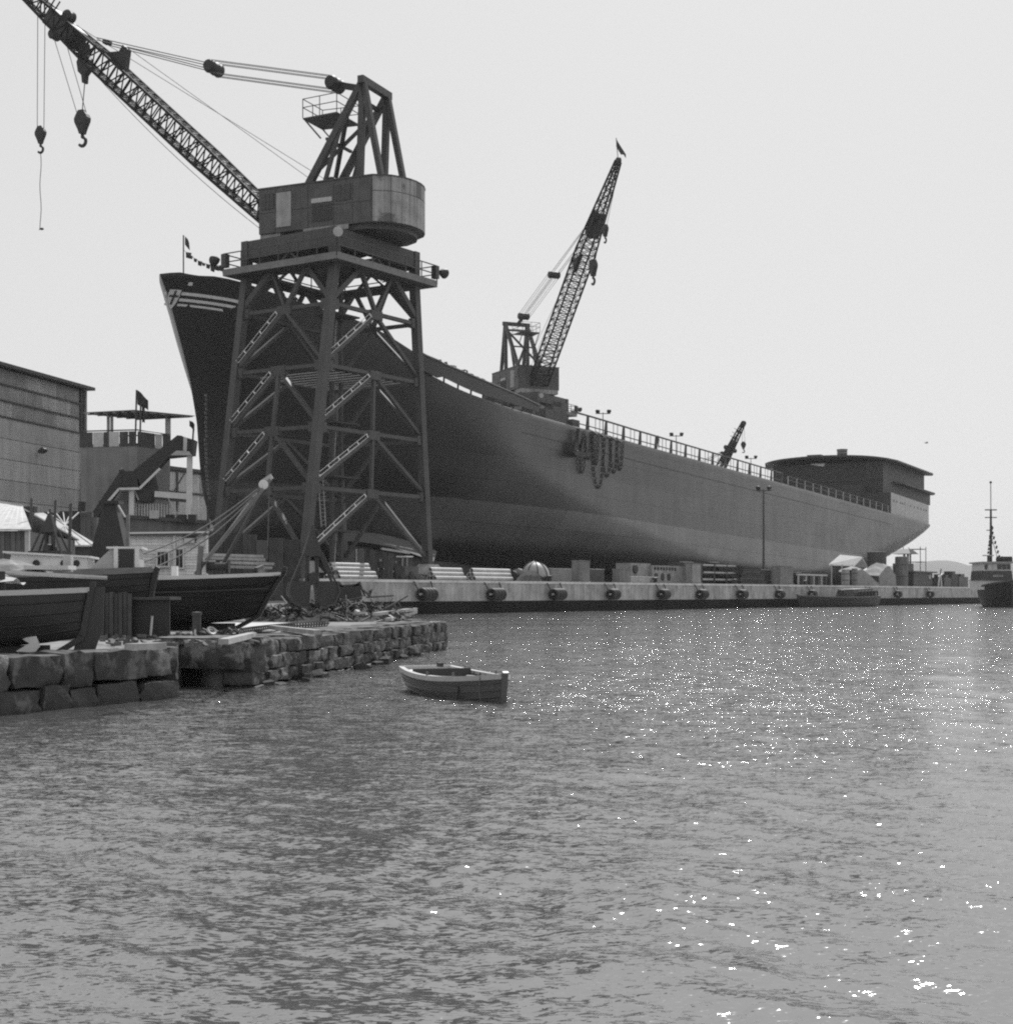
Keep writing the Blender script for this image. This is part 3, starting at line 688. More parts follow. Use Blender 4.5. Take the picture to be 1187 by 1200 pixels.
        dv = (leg(*B, zp)-leg(*A, zp)).normalized()
        for s_ in (-1, 1): member(m1+dv*s_*1.5+Z*.1, m1+Z*1.3, .22, 'strut')
    # platform: ring walkway with kick plate, railings, lamps at its corners
    K = Vector(near_corner); cor = [K, K+a*La, K+a*La+c*Lc, K+c*Lc]; cor = [V(p.x, p.y, zp) for p in cor]
    inn = [cor[0]+(a+c)*2.3, cor[1]+(c-a)*2.3, cor[2]-(a+c)*2.3, cor[3]+(a-c)*2.3]
    for k in range(4):
        j = (k+1) % 4; MB().hexa([cor[k]-Z*.25, cor[j]-Z*.25, inn[j]-Z*.25, inn[k]-Z*.25, cor[k], cor[j], inn[j], inn[k]]).build('walkway', steel, T)
        MB().beam(cor[k]+Z*.03, cor[j]+Z*.03, .08, .55).build('kick_plate', mat('kick_plate', .16, .6, .35, 1), T)
        railing(T, [cor[k], cor[j]], 1.6, .05, 2.2)
    for k, dv in ((1, a), (3, c)):
        lp = cor[k]+dv*.55+Z*1.2; mb = MB(); mb.lathe([(.12, -.1), (.3, .15), (.44, .5), (.46, .62), (.38, .7), (0, .74)], lp, dv-Z*.1, 12); mb.build('floodlight', black, T, smooth=True)
        MB().box(cor[k]+Z*1.0-dv*.25, (.5, .5, 1.1), (a, c, Z)).build('switch_box', steel, T)
    lp = cor[0]+Z*1.9; MB().lathe([(.1, 0), (.34, .2), (.4, .5), (0, .52)], lp, V(.3, -1, -.3), 12).build('floodlight', galv, T, smooth=True)
    # ladder tower in the middle of the portal
    if detail:
        p0 = cen+a*.6; lt = MB()
        for s_ in (-.6, .6): lt.beam(V(p0.x, p0.y, zg)+a*s_, V(p0.x, p0.y, zp)+a*s_, .3, .3, up=a)
        lt.build('ladder_post', steel, T)
        for k in range(5): MB().box(V(p0.x, p0.y, zg+4.2+k*4.6), (3.4, 2.4, .14), (a, c, Z)).build('landing', steel, T)
        for k in range(5):
            z0 = zg+4.2+k*4.6; lad = MB(); s_ = -1 if k % 2 else 1
            for e in (-.25, .25): lad.beam(V(p0.x, p0.y, z0-4.2)+a*(.5*s_)+c*(1+e), V(p0.x, p0.y, z0)+a*(.9*s_)+c*(1+e), .07)
            for q in range(12): lad.beam(V(p0.x, p0.y, z0-4.0+q*.34)+a*(.52*s_)+c*.75, V(p0.x, p0.y, z0-4.0+q*.34)+a*(.52*s_)+c*1.25, .04)
            lad.build('ladder', galv, T)
        # netting slung between two brace levels
        nz = lv[2]-.15
        nb = MB(); 
        for k in range(9): nb.beam(V(cen.x, cen.y, nz)+a*(-4.5+k*1.1)-c*4, V(cen.x, cen.y, nz)+a*(-4.5+k*1.1)+c*4, .12, .06)
        nb.build('staging_boards', galv, T)
    # slewing ring and machinery house
    zr = zb; r = Vector(slew_r).normalized(); w = V(-r.y, r.x, 0)
    if w.y < 0: w = -w
    H = lambda q, s_, z: cen*1+r*q+w*s_+V(0, 0, z-cen.z)
    cen = V(cen.x, cen.y, 0)
    rg = MB(); rg.lathe([(3.4, 0), (3.4, .35), (3.1, .4), (3.1, .75), (3.55, .8), (3.55, 1.15), (0, 1.2)], V(cen.x, cen.y, zr-.35), n=40); ring = rg.build('slewing_ring', steel, T, smooth=True)
    tr = MB()
    for k in range(44):
        an = 2*math.pi*k/44; tr.box(V(cen.x+3.3*math.cos(an), cen.y+3.3*math.sin(an), zr+.22), (.16, .2, .28), (V(math.cos(an), math.sin(an), 0), V(-math.sin(an), math.cos(an), 0), Z))
    tr.build('roller_track', galv, ring)
    h0, h1 = zr+.75, zr+4.5
    q0, q1, hw, bulge = -4.9, 6.0, 3.7, 2.3
    plan = [(q0, -hw), (q1, -hw)]+[(q1+bulge*math.sin(math.pi*(k+1)/9)**.55, -hw+2*hw*(k+1)/9) for k in range(8)]+[(q1, hw), (q0, hw)]
    hp = mat('house_steel', .07, .55, .45, .9, streak=.45, tint2=.05, thr=.62)
    hl = mat('house_steel_sunlit', .27, .6, .4, .8, streak=.55, tint2=.1, thr=.6)  # paler copy of the house steel, sunlight on the rear put into its colour
    hb = MB(); hb.prism([H(q, s_, h0) for q, s_ in plan], (0, 0, h1-h0)); house = hb.build('machinery_house', hp, T)
    rf = MB(); rf.prism([H(q*1.01, s_*1.02, h1) for q, s_ in plan], (0, 0, .12)); rf.build('roof', steel, house)
    sk = MB(); sk.prism([H(q if q < q1 else q-.6, s_*.93, h0-.45) for q, s_ in plan[1:-1]]+[H(-1.5, hw*.93, h0-.45), H(-1.5, -hw*.93, h0-.45)], (0, 0, .45)); sk.build('counterweight', steel, house)
    sl = MB(); sl.box(H(-3.9, 0, h0-.35), (2.0, hw*1.9, .7), (r, w, Z)); sl.build('front_sill', hl, house)
    # plating: panels standing a little proud
    def panel(qa, qb, za, zb_, nm, mt, off=.035): MB().box(H((qa+qb)/2, -hw-off/2, h0+(za+zb_)/2), (qb-qa, off, zb_-za), (r, w, Z)).build(nm, mt, house)
    ww = mat('house_window', .035, .25, .3, 2)
    xs = [q0+.05, -3.2, -1.65, -.05, 2.4, 4.2, q1-.05]
    for k in range(6):
        if k == 1: panel(-3.15, -1.7, .4, 3.3, 'side_door', mat('door_light', .3, .6, .3, 1.2, streak=.3), .09); panel(-3.15, -1.7, 3.36, 3.78, 'side_panel', hp)
        else: panel(xs[k]+.03, xs[k+1]-.03, .03, 1.7, 'side_panel', hp); panel(xs[k]+.03, xs[k+1]-.03, 1.75, 3.5, 'side_panel', hp, .05)
    for qa, qb in ((-4.6, -3.4), (2.6, 4.0)):
        panel(qa, qb, 2.0, 3.3, 'window', ww, .12)
        for q in (qa+(qb-qa)*.33, qa+(qb-qa)*.66): panel(q-.03, q+.03, 2.0, 3.3, 'glazing_bar', steel_mid, .15)
        panel(qa, qb, 2.62, 2.68, 'glazing_bar', steel_mid, .15)
    panel(.3, 2.25, 2.05, 2.42, 'name_plate', mat('plate_light', .42, .5, .35, 6), .14)
    panel(.3, 2.25, .5, 1.95, 'louvre', mat('louvre', .06, .6, .3, 2), .08)
    for k in range(10): panel(.38+k*.19, .46+k*.19, .55, 1.9, 'louvre_slat', steel, .13)
    panel(-.5, 3.8, -.38, .02, 'skirt_plate', hl, .1)
    rear = plan[1:11]
    for k in range(len(rear)-1):
        (qa, sa), (qb, sb) = rear[k], rear[k+1]; A_, B_ = H(qa, sa, h0), H(qb, sb, h0); nn = (B_-A_).cross(Z).normalized(); nn = nn if nn.dot(r) > 0 or abs(nn.dot(r)) < .05 else -nn
        for za, zz_ in ((.04, 2.5), (2.56, 3.76)):
            if k in (4, 5) and za > 2: mt_, nm = ww, 'rear_window'
            else: mt_, nm = hl, 'rear_panel'
            g = (B_-A_)*.015
            MB().hexa([A_+g+Z*za, B_-g+Z*za, B_-g+nn*.05+Z*za, A_+g+nn*.05+Z*za, A_+g+Z*zz_, B_-g+Z*zz_, B_-g+nn*.05+Z*zz_, A_+g+nn*.05+Z*zz_]).build(nm, mt_, house)
    # A-frame on the roof
    za = h1+8.5
    for s_ in (-2.05, 2.05):
        ap = H(4.2, s_, za)
        for q, wd in ((-1.3, .6), (3.9, .5), (6.0, .42)): MB().beam(H(q, s_, h1), ap, wd, .5, up=w, w2=.5).build('a_frame_leg', steel, T)
        MB().beam(H(2.2, s_, za-3.0), H(.4, s_, h1), .3, .3, up=w).build('a_frame_strut', steel, T)
    MB().beam(H(4.2, -2.5, za), H(4.2, 2.5, za), .55, .6).build('a_frame_head', steel, T)
    MB().beam(H(3.4, -2.0, za-1.2), H(3.4, 2.0, za-1.2), .3).build('a_frame_tie', steel, T)
    MB().beam(H(-1.1, -2.05, h1+.8), H(2.9, 2.05, za-1.6), .34).build('a_frame_diagonal', steel, T)
    MB().beam(H(-1.1, 2.05, h1+.8), H(2.9, -2.05, za-1.6), .34).build('a_frame_diagonal', steel, T)
    MB().beam(H(.7, -2.05, h1+4.1), H(.7, 2.05, h1+4.1), .22).build('a_frame_tie', steel, T)
    zp2 = h1+6.3
    bp = [H(-1.9, -1.6, zp2), H(1.6, -1.9, zp2), H(1.6, 1.9, zp2), H(-1.9, 1.6, zp2)]
    MB().prism([p-Z*.12 for p in bp], (0, 0, .12)).build('balcony', steel, T); railing(T, bp+[bp[0]], 1.6, .035, 1.7, 'balcony_railing', steel)
    for s_ in (-1.5, 1.5): MB().beam(H(-1.8, s_, zp2-.1), H(-.2, s_, zp2-1.9), .12).build('balcony_strut', steel, T)
    wn = MB(); wn.lathe([(0, -1.2), (.55, -1.2), (.55, -1.0), (.35, -1.0), (.35, 1.0), (.55, 1.0), (.55, 1.2), (0, 1.2)], H(.6, 0, h1+.6), w, 14); wn.build('roof_winch', steel, T)
    # jib
    foot = H(-4.6, 0, h0+1.0); J = lambda q: H(-q, 0, foot.z+(q-4.6)*(jib_z-foot.z)/(jib_q-4.6))
    tip = J(jib_q)
    lattice_jib(T, foot, tip, w, 2.6*jw, 2.3*jw, .7, 1.2, 1.9*min(1, jw), .6, panels)
    d = (tip-foot).normalized(); up = w.cross(d); up = up if up.z > 0 else -up
    # jib head plates, sheaves, stay blocks, luffing ropes
    hq = 4.6+(jib_q-4.6)*.745; hd = J(hq)
    mb = MB(); mb.beam(J(hq-1.6), J(hq+1.4), 1.7*min(1, jw), 1.7*min(1, jw), up=w); mb.build('jib_head', black, T)
    block(T, hd+up*1.1+d*.3, w, .55, 1.0); block(T, hd-up*1.1+d*.6, w, .5, 1.0); block(T, tip, w, .6, .6, 'tip_sheave')
    for k in range(3): MB().beam(J(hq+1.6+k*.5)+up*.6, J(hq+1.6+k*.5)+up*1.6, .1).build('guide_horn', black, T)
    MB().prism([J(hq-6.5)+up*.9-w*.3, J(hq-4.2)+up*.9-w*.3, J(hq-5.2)+up*1.9-w*.3, J(hq-5.2)+up*2.6-w*.3, J(hq-5.7)+up*2.6-w*.3], w*.6).build('rope_guide', black, T)
    ap0 = H(3.5, 0, za-.05)
    anchor = hd+up*1.2-d*.9
    b1 = ap0+(anchor-ap0)*.085; b2 = ap0+(anchor-ap0)*.515
    if ropes: b1, b2, anchor = [jib_plane(dict(cen=cen), r, *q_) for q_ in ropes]
    block(T, b1, w, .62, 1.9, 'luffing_block'); block(T, b2, w, .62, 1.9, 'luffing_block')
    MB().beam(ap0, b1, .35, .5).build('block_link', black, T)
    mb = MB()
    for s_ in (-.75, -.35, .35, .75):
        for e in (-.5, .5): mb.tube([b1+w*s_+Z*e*1.1, b2+w*s_+Z*e*1.1], .035, 5)
    mb.build('luffing_rope', rope, T)
    mb = MB()
    for s_ in (-.6, .6):
        for e in (-.25, .25): mb.tube([b2+w*s_+Z*e, anchor+w*s_+Z*e*.4], .045, 5)
    mb.build('stay_rope', rope, T)
    for f in (.93, .96): block(T, b2+(anchor-b2)*f, w, .24, .5, 'rope_clamp')
    mb = MB(); mb.tube([H(.5, 0, h1+.6), hd+up*.8], .03, 5)
    mb.tube([H(-.5, .4, h1+.3), J(hq-5.4)+up*2.6], .03, 5)
    n_p = 14; mb.tube([J(5.2)-up*1.2+(J(hq-3)-up*1.1-J(5.2)+up*1.2)*t-Z*6*t*(1-t)*.55 for t in [k/n_p for k in range(n_p+1)]], .03, 5)
    mb.build('hoist_rope', rope, T)
    return T, dict(J=J, H=H, w=w, up=up, d=d, hq=hq, tip=tip, cen=cen, hd=hd)

def jib_plane(inf, r, px, py):
    """point in the vertical plane of the jib seen at a photo pixel"""
    k = (px-CX)/F; c = inf['cen']; t = (k*c.y-c.x)/(-r[0]+k*r[1]); p = V(c.x-r[0]*t, c.y-r[1]*t, 0); p.z = EYE+(HY-py)/F*p.y; return p
r1 = V(.912, -.41, 0)
NC = V(-13.42, 119.0, 0)
crane1, c1 = portal_crane('portal_crane', 'big lattice-legged portal crane on the quay in front of the bow', NC, QD, QN, QZ, 28.5, 13.5, 12.3, (3.9, 2.1), r1, 37.0, 61.6, ropes=((393, 99), (251, 80), (119, 48)))
p = jib_plane(c1, r1, 97, 139)
hook_block('hook_block', 'heavy pear-shaped hook block on several rope falls under the jib of the quay crane', c1['hd']-c1['up']*1.0+V(-.5, 0, 0), c1['hd']-c1['up']*1.0+V(.5, 0, 0), p, .95, .32, c1['w'])
ub = MB(); q = jib_plane(c1, r1, 100, 76); tw = c1['w'].cross(V(0, 0, 1))
ub.prism([q+tw*a+V(0, 0, b)-c1['w']*.3 for a, b in ((-.35, 1.9), (.35, 1.9), (.4, .9), (.75, .3), (.6, -.6), (.2, -1.0), (.12, -1.7), (-.12, -1.7), (-.2, -1.0), (-.6, -.6), (-.75, .3), (-.4, .9))], c1['w']*.6)
ub.build('upper_block', black, crane1)
MB().tube([q-V(0, 0, 1.5), p+V(0, 0, .8)], .05, 5).build('centre_rope', rope, crane1)
p = jib_plane(c1, r1, 48, 155); tq = c1['J'](33.2)
hook_block('hook_block', 'slim hook block at the jib tip with a long loose chain hanging below', V(p.x-.25, p.y, tq.z+2.2), V(p.x+.45, p.y, tq.z+1.0), p, .72, .2, c1['w'], tail=7.2)
# second crane, across the slip on the far side of the ship
r2 = V(-.41, .912, 0)
c2p = P(617, 458, 254); na = SDX; nc_ = SNX
corner = V(c2p.x, c2p.y, 0)-na*6.75-nc_*6.15
crane2, c2 = portal_crane('portal_crane', 'portal crane rising behind the tanker with its jib pointing steeply up', corner, na, nc_, QZ, 32.2, 13.5, 12.3, (3.0, 3.0), r2, 32.4, 66.3, detail=False, panels=34, jw=1.15)
p = jib_plane(c2, r2, 695, 311); tp = c2['hd']-c2['up']
hook_block('hook_block', 'dark hook block hanging halfway up the steep jib behind the tanker', tp-V(.5, 0, 0), tp+V(.5, 0, 0), p, 1.1, .4, c2['w'])
p = jib_plane(c2, r2, 709, 268)
tp = c2['tip']; hook_block('hook_block', 'small hook block hanging from the head of the steep jib beside its flag', tp-V(.2, 0, 0), tp+V(.3, 0, 0), p, .8, .3, c2['w'])
fp = c2['tip']; MB().tube([fp, fp+V(-.3, 0, 3.5)], .06, 5).build('flag_staff', steel, crane2)
fl = MB(); fl.grid([[fp+V(-.3+.36*i, .1*math.sin(i*1.3), 3.4-.6*i-.6*j*(1 if i < 3 else .5)) for i in range(5)] for j in range(3)]); fl.build('flag', black, crane2)
# third crane: only its jib head shows over the deck
r3 = V(-.75, .66, 0)
c3p = P(788, 560, 345); corner = V(c3p.x, c3p.y, 0)-SDX*6.75-SNX*6.15
crane3, c3 = portal_crane('portal_crane', 'distant low crane whose short jib shows above the deck rail', corner, SDX, SNX, QZ, 12.0, 13.5, 12.3, (2, 2), r3, 19.0, 39.4, detail=False, panels=18, jw=.75)
p = c3['tip']-V(0, 0, 4.6)
hook_block('hook_block', 'tiny hook block hanging from the distant jib above the deck rail', c3['tip']-V(.1, 0, 0), c3['tip']+V(.1, 0, 0), p, .7, .25, c3['w'])
# ---------------------------------------------------------------- yard buildings at the left
Z1 = V(0, 0, 1)
def ribbed(mb, A, B, z0, z1, pitch=.36, depth=.07):
    """corrugated sheet between plan points A and B"""
    d = (B-A); L = d.length; d.normalize(); nn = d.cross(Z1).normalized()
    if nn.y > 0 and abs(nn.y) > abs(nn.x): nn = -nn
    elif abs(nn.x) >= abs(nn.y) and nn.x < 0: nn = -nn
    n = max(1, int(L/pitch)); pts = []
    for i in range(n):
        for f, o in ((0, 0), (.3, 0), (.42, depth), (.88, depth), (1, 0)): pts.append(A+d*((i+f)*L/n)+nn*o)
    mb.grid([[V(p.x, p.y, z0) for p in pts], [V(p.x, p.y, z1) for p in pts]])
def ribbed_sheet(parent, A, B, z0, z1, mt, name='cladding_sheet', pitch=.36, depth=.07):
    mb = MB(); ribbed(mb, A, B, z0, z1, pitch, depth); return mb.build(name, mt, parent)
clad_a = mat('cladding_pale', .55, .6, .3, .5, streak=.3)
clad_b = mat('cladding_grey', .38, .6, .3, .5, streak=.3)
def hangar():
    hd = V(.2168, 1, 0).normalized(); K = V((100-CX)/F*175, 175, 0); nrm = V(hd.y, -hd.x, 0)
    T = thing('fabrication_hall', 'tall hall of pale concrete panels with ribbed cladding under the eaves', 'building', V(K.x-15, K.y-15, 2.78))
    Wp = lambda t, z, o=0: V(K.x-hd.x*t+nrm.x*o, K.y-hd.y*t+nrm.y*o, z)
    H = 25.4; L = 46
    MB().prism([Wp(0, 2.7, -.25), Wp(L, 2.7, -.25), Wp(L, 2.7, -34), Wp(0, 2.7, -34)], (0, 0, H-2.7)).build('wall_core', mat('hall_core', .12, .9, .2, .5), T)
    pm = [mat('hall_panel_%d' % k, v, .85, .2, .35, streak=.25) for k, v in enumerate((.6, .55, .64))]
    zs = np.linspace(2.75, 20.2, 9)
    for i, (a, b) in enumerate(((0, 1.6), (1.65, 16.3), (16.35, 31), (31.05, 46))):
        for j in range(8):
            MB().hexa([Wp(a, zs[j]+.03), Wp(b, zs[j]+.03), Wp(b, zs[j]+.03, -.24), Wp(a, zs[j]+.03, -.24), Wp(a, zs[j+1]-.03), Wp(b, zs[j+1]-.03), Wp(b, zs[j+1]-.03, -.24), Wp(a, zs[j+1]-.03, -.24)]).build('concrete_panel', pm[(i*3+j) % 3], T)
    zt = [20.25, 21.95, 23.65, 25.3]
    edges = [1.2, 3.2, 6.4, 9.5, 12.6, 15.8, 19, 22, 25, 30, 36, 42, 46]
    for j in range(3):
        for i in range(len(edges)-1):
            ribbed_sheet(T, Wp(edges[i], 0, -.1), Wp(edges[i+1], 0, -.1), zt[j], zt[j+1]-.02, clad_a if (i*7+j*3) % 5 in (0, 2) else clad_b)
        MB().beam(Wp(0, zt[j], .03), Wp(L, zt[j], .03), .12, .18).build('girt', steel, T)
    MB().prism([Wp(-.8, 25.4, .9), Wp(L, 25.4, .9), Wp(L, 25.4, -35), Wp(-.8, 25.4, -35)], (0, 0, .35)).build('roof', steel, T)
    MB().beam(Wp(.6, 2.75, .02), Wp(.6, 25.3, .02), 1.1, .12, up=nrm).build('corner_post', steel_mid, T)
    MB().tube([Wp(.2, 16, .25), Wp(.2, 25.3, .25)], .12, 6).build('downpipe', galv, T)
    lamp = MB(); lamp.lathe([(.1, 0), (.5, .25), (.55, .35), (0, .4)], Wp(10.5, 17.6, .45), V(.3, -.4, -1), 12); lamp.tube([Wp(10.5, 17.4, 0), Wp(10.5, 17.7, .5)], .06, 5); lamp.build('wall_lamp', steel, T)
hangar()
def back_hall():
    A, B = P(140, 0, 222), P(262, 0, 246); A.z = B.z = 0
    T = thing('assembly_hall', 'far ribbed-clad hall between the launching stand and the ship bow', 'building', V(A.x, A.y, 2.78))
    d = (B-A).normalized(); back = V(-d.y, d.x, 0)
    core = MB(); core.prism([V(p.x, p.y, 2.7) for p in (A+back*.2, B+back*.2, B+back*26, A+back*26)], (0, 0, 18.2)); core.build('wall_core', clad_b, T)
    zs = [2.8, 8.6, 13.2, 17.6, 20.9]
    for j in range(4):
        for i in range(4):
            ribbed_sheet(T, A+(B-A)*i/4, A+(B-A)*(i+1)/4-d*.04, zs[j]+.02, zs[j+1]-.15, (clad_a, clad_b)[(i+j) % 3 == 0], pitch=.5, depth=.1)
        MB().beam(V(A.x, A.y, zs[j+1]-.07)-back*.1, V(B.x, B.y, zs[j+1]-.07)-back*.1, .3, .28).build('girt', steel, T)
    MB().prism([V(p.x, p.y, 20.95) for p in (A-back*.6, B-back*.6, B+back*26, A+back*26)], (0, 0, .5)).build('roof', steel, T)
    for f in (.2, .52, .83): MB().beam(V(*(A+(B-A)*f-back*.15).xy, 2.8), V(*(A+(B-A)*f-back*.15).xy, 20.9), .4, .3, up=d).build('stanchion', steel_mid, T)
back_hall()
def stand():
    T = thing('launching_stand', 'launching stand with striped parapet, canopy and covered stairs beside the bow', 'platform', V(*P(161, 0, 134).xy, 2.78))
    zt, zm = 16.05, 14.75; K = P(161, 0, 132); Lf = P(94, 0, 133.2); Rt = P(200, 0, 136); Bk = Rt+(Lf-K)
    ring = [Lf, K, Rt, Bk]
    grow = lambda p, f: V(*( (K+Rt+Lf+Bk)/4+(p-(K+Rt+Lf+Bk)/4)*f ).xy, 0)
    cv = mat('stand_sheeting', .2, .75, .3, .45, streak=.3, bump=.2, bscale=1.2)
    body = MB(); body.grid([[V(*grow(p, f).xy, z) for p in ring+[ring[0]]] for z, f in ((2.8, .96), (6, .97), (10, .985), (zm, 1.0))]); body.build('sheeting', cv, T)
    MB().prism([V(*p.xy, zm) for p in ring], (0, 0, .15)).build('floor', mat('timber_dark', .07), T)
    # cloth parapet: dark and pale panels in turn
    dark, pale = mat('bunting_dark', .06, .8, .3, 1, streak=.3), mat('bunting_pale', .5, .8, .25, 1, streak=.2)
    def cloth(A, B, cuts, flags):
        for i in range(len(cuts)-1):
            a, b = A+(B-A)*cuts[i], A+(B-A)*(cuts[i+1]-.006); nn = (B-A).cross(Z1).normalized(); nn = nn if nn.y < 0 else -nn
            rows = [[V(*(a+(b-a)*u+nn*(.06+.03*math.sin(9*u+i)*math.sin(v*3))).xy, zm-.1+v*(zt-zm)) for u in np.linspace(0, 1, 6)] for v in (0, .25, .5, .75, 1)]
            MB().grid(rows).build('parapet_panel', pale if flags[i] else dark, T)
    cloth(Lf, K, [0, .24, .42, .52, .70, .86, 1], [0, 1, 0, 1, 0, 0]); cloth(K, Rt, [0, .52, .74, 1], [0, 1, 0])
    MB().tube([V(*p.xy, zt+.02) for p in ring], .06, 5).build('parapet_rail', steel, T)
    # canopy on light posts
    cc = [P(98, 484, 133.7), P(157, 481, 131.8), P(229, 487.6, 136.2), P(165, 490.6, 138.3)]
    zc = sum(p.z for p in cc)/4; cc = [V(p.x, p.y, zc) for p in cc]
    MB().prism(cc, (0, 0, .05)).build('canopy', mat('canopy_sheet', .3, .7, .3, .8), T)
    for k in range(11):
        f = (k+.5)/11; MB().beam(cc[0]+(cc[1]-cc[0])*f-Z1*.1, cc[3]+(cc[2]-cc[3])*f-Z1*.05, .10, .07).build('purlin', (galv, steel)[k % 2], T)
    for k in range(6):
        f = (k+.5)/6; MB().beam(cc[0]+(cc[3]-cc[0])*f-Z1*.12, cc[1]+(cc[2]-cc[1])*f-Z1*.12, .10, .08).build('rafter', steel, T)
    for px, Y, w in ((127.3, 134.5, .14), (131.5, 134.5, .14), (196.5, 136.8, .2), (199, 136.8, .12)):
        p = P(px, 0, Y); MB().tube([V(p.x, p.y, zm), V(p.x, p.y, zc)], w, 6).build('canopy_post', white if px > 150 else galv, T)
    # covered stair: dark side sheets, landing, pale hand rail, posts
    Ys = 129.5; sd = mat('stair_sheet', .035, .8, .3, .8)
    def sheet(px, nm, Y=Ys, th=1.1, mt=sd): MB().prism([P(x, y, Y) for x, y in px], (0, th, 0)).build(nm, mt, T)
    sheet([(105, 606), (141, 552), (143, 552), (143, 574), (138, 574), (114, 606)], 'stair_side')
    sheet([(143.2, 552), (160, 552), (163, 573), (143.2, 574)], 'landing_side')
    sheet([(157, 551), (208, 510), (213, 510.5), (213, 523), (196, 537), (166, 570)], 'stair_side', Ys-.05)
    sheet([(213.2, 511), (228, 515.5), (226, 533), (197, 536), (213.2, 523)], 'gallery_side', Ys-.1, 1.4)
    sheet([(215.3, 511.8), (219.8, 513), (219, 529), (215, 528)], 'gallery_panel', Ys-.2, .08, pale)
    sheet([(207, 528), (222, 529), (225, 533.5), (200, 533.5)], 'gallery_soffit', Ys-.18, .06, galv)
    hr = MB(); 
    rp = [P(x, y, Ys-.35) for x, y in ((127, 588), (140, 573), (164, 572.5), (188, 549))]
    for a, b in zip(rp[:-1], rp[1:]): hr.beam(a, b, .14, .2)
    hr.build('stringer', white, T)
    for x0, x1, y0, y1 in ((152.5, 158, 574, 612), (219.5, 226, 533, 614)):
        p, q = P((x0+x1)/2, y0, Ys+.4), P((x0+x1)/2-(2 if x0 > 200 else 1), 0, Ys+.4); q.z = 2.78; MB().beam(q, p, .42, .42, up=V(1, 0, 0)).build('post', white, T)
    MB().beam(P(182, 579, Ys+.5), P(221, 582, Ys+.5), .35, .5).build('portal_beam', white, T)
    MB().beam(P(182, 583.5, Ys+.6), P(221, 587, Ys+.6), .3, .3).build('portal_beam', steel, T)
    for a, b in (((222, 545), (203, 578)), ((197, 583), (214, 612)), ((158, 574), (163, 586))): MB().beam(P(*a, Ys+.45), P(*b, Ys+.45), .1).build('tie_rod', steel if a[1] == 545 else galv, T)
    cb = MB(); c = P(172, 574, Ys+1.4); cb.lathe([(.05, 2.2), (.5, 1.6), (.95, .4), (1.05, -.5), (.75, -1.1), (0, -1.25)], c, V(.18, 0, 1), 14); cb.build('hanging_canvas', mat('canvas_dark', .06, .9, .35, 1.5, bump=.4), T, smooth=True)
    for k in range(16):
        x = 160+k*3.3; MB().tube([P(x, 590+(.0 if k < 10 else 1), Ys+1.0), P(x, 606, Ys+1.0)], .05, 4).build('baluster', white, T)
    for k in range(6): MB().beam(P(136+k*1.3, 590-k*2.6, Ys+.6), P(150, 590-k*2.6, Ys+.6), .3, .08).build('tread', steel, T)
    return T
STAND = stand()
def flag(name, label, px, y0, y1, Y, fw, fh, droop=False):
    o = thing(name, label, 'flag', P(px, y1, Y)); MB().tube([P(px, y1, Y), P(px+(1.5 if not droop else .8), y0, Y)], .08, 6).build('pole', steel, o)
    t = P(px+1.4, y0, Y); rows = []
    for i in range(7):
        u = i/6
        rows.append([t+V(u*fw*(.35 if droop else 1)+.05, .12*math.sin(u*7+v), -v*fh-u*fw*(.9 if not droop else .3)*(1-.3*v)+(.06*math.sin(v*4+u*5))) for v in np.linspace(0, 1, 6)])
    MB().grid(rows).build('cloth', black, o, smooth=True)
flag('flag', 'big dark flag flying over the canopy of the launching stand', 159, 457, 519, 131.2, .95, 1.2)
flag('flag', 'limp dark flag hanging in front of the stand parapet', 164.5, 474, 519, 131.0, .7, 1.5, True)
flag('flag', 'small dark flag on a pole at the gallery end touching the bow', 226, 497, 520, 129.0, -.45, .5)

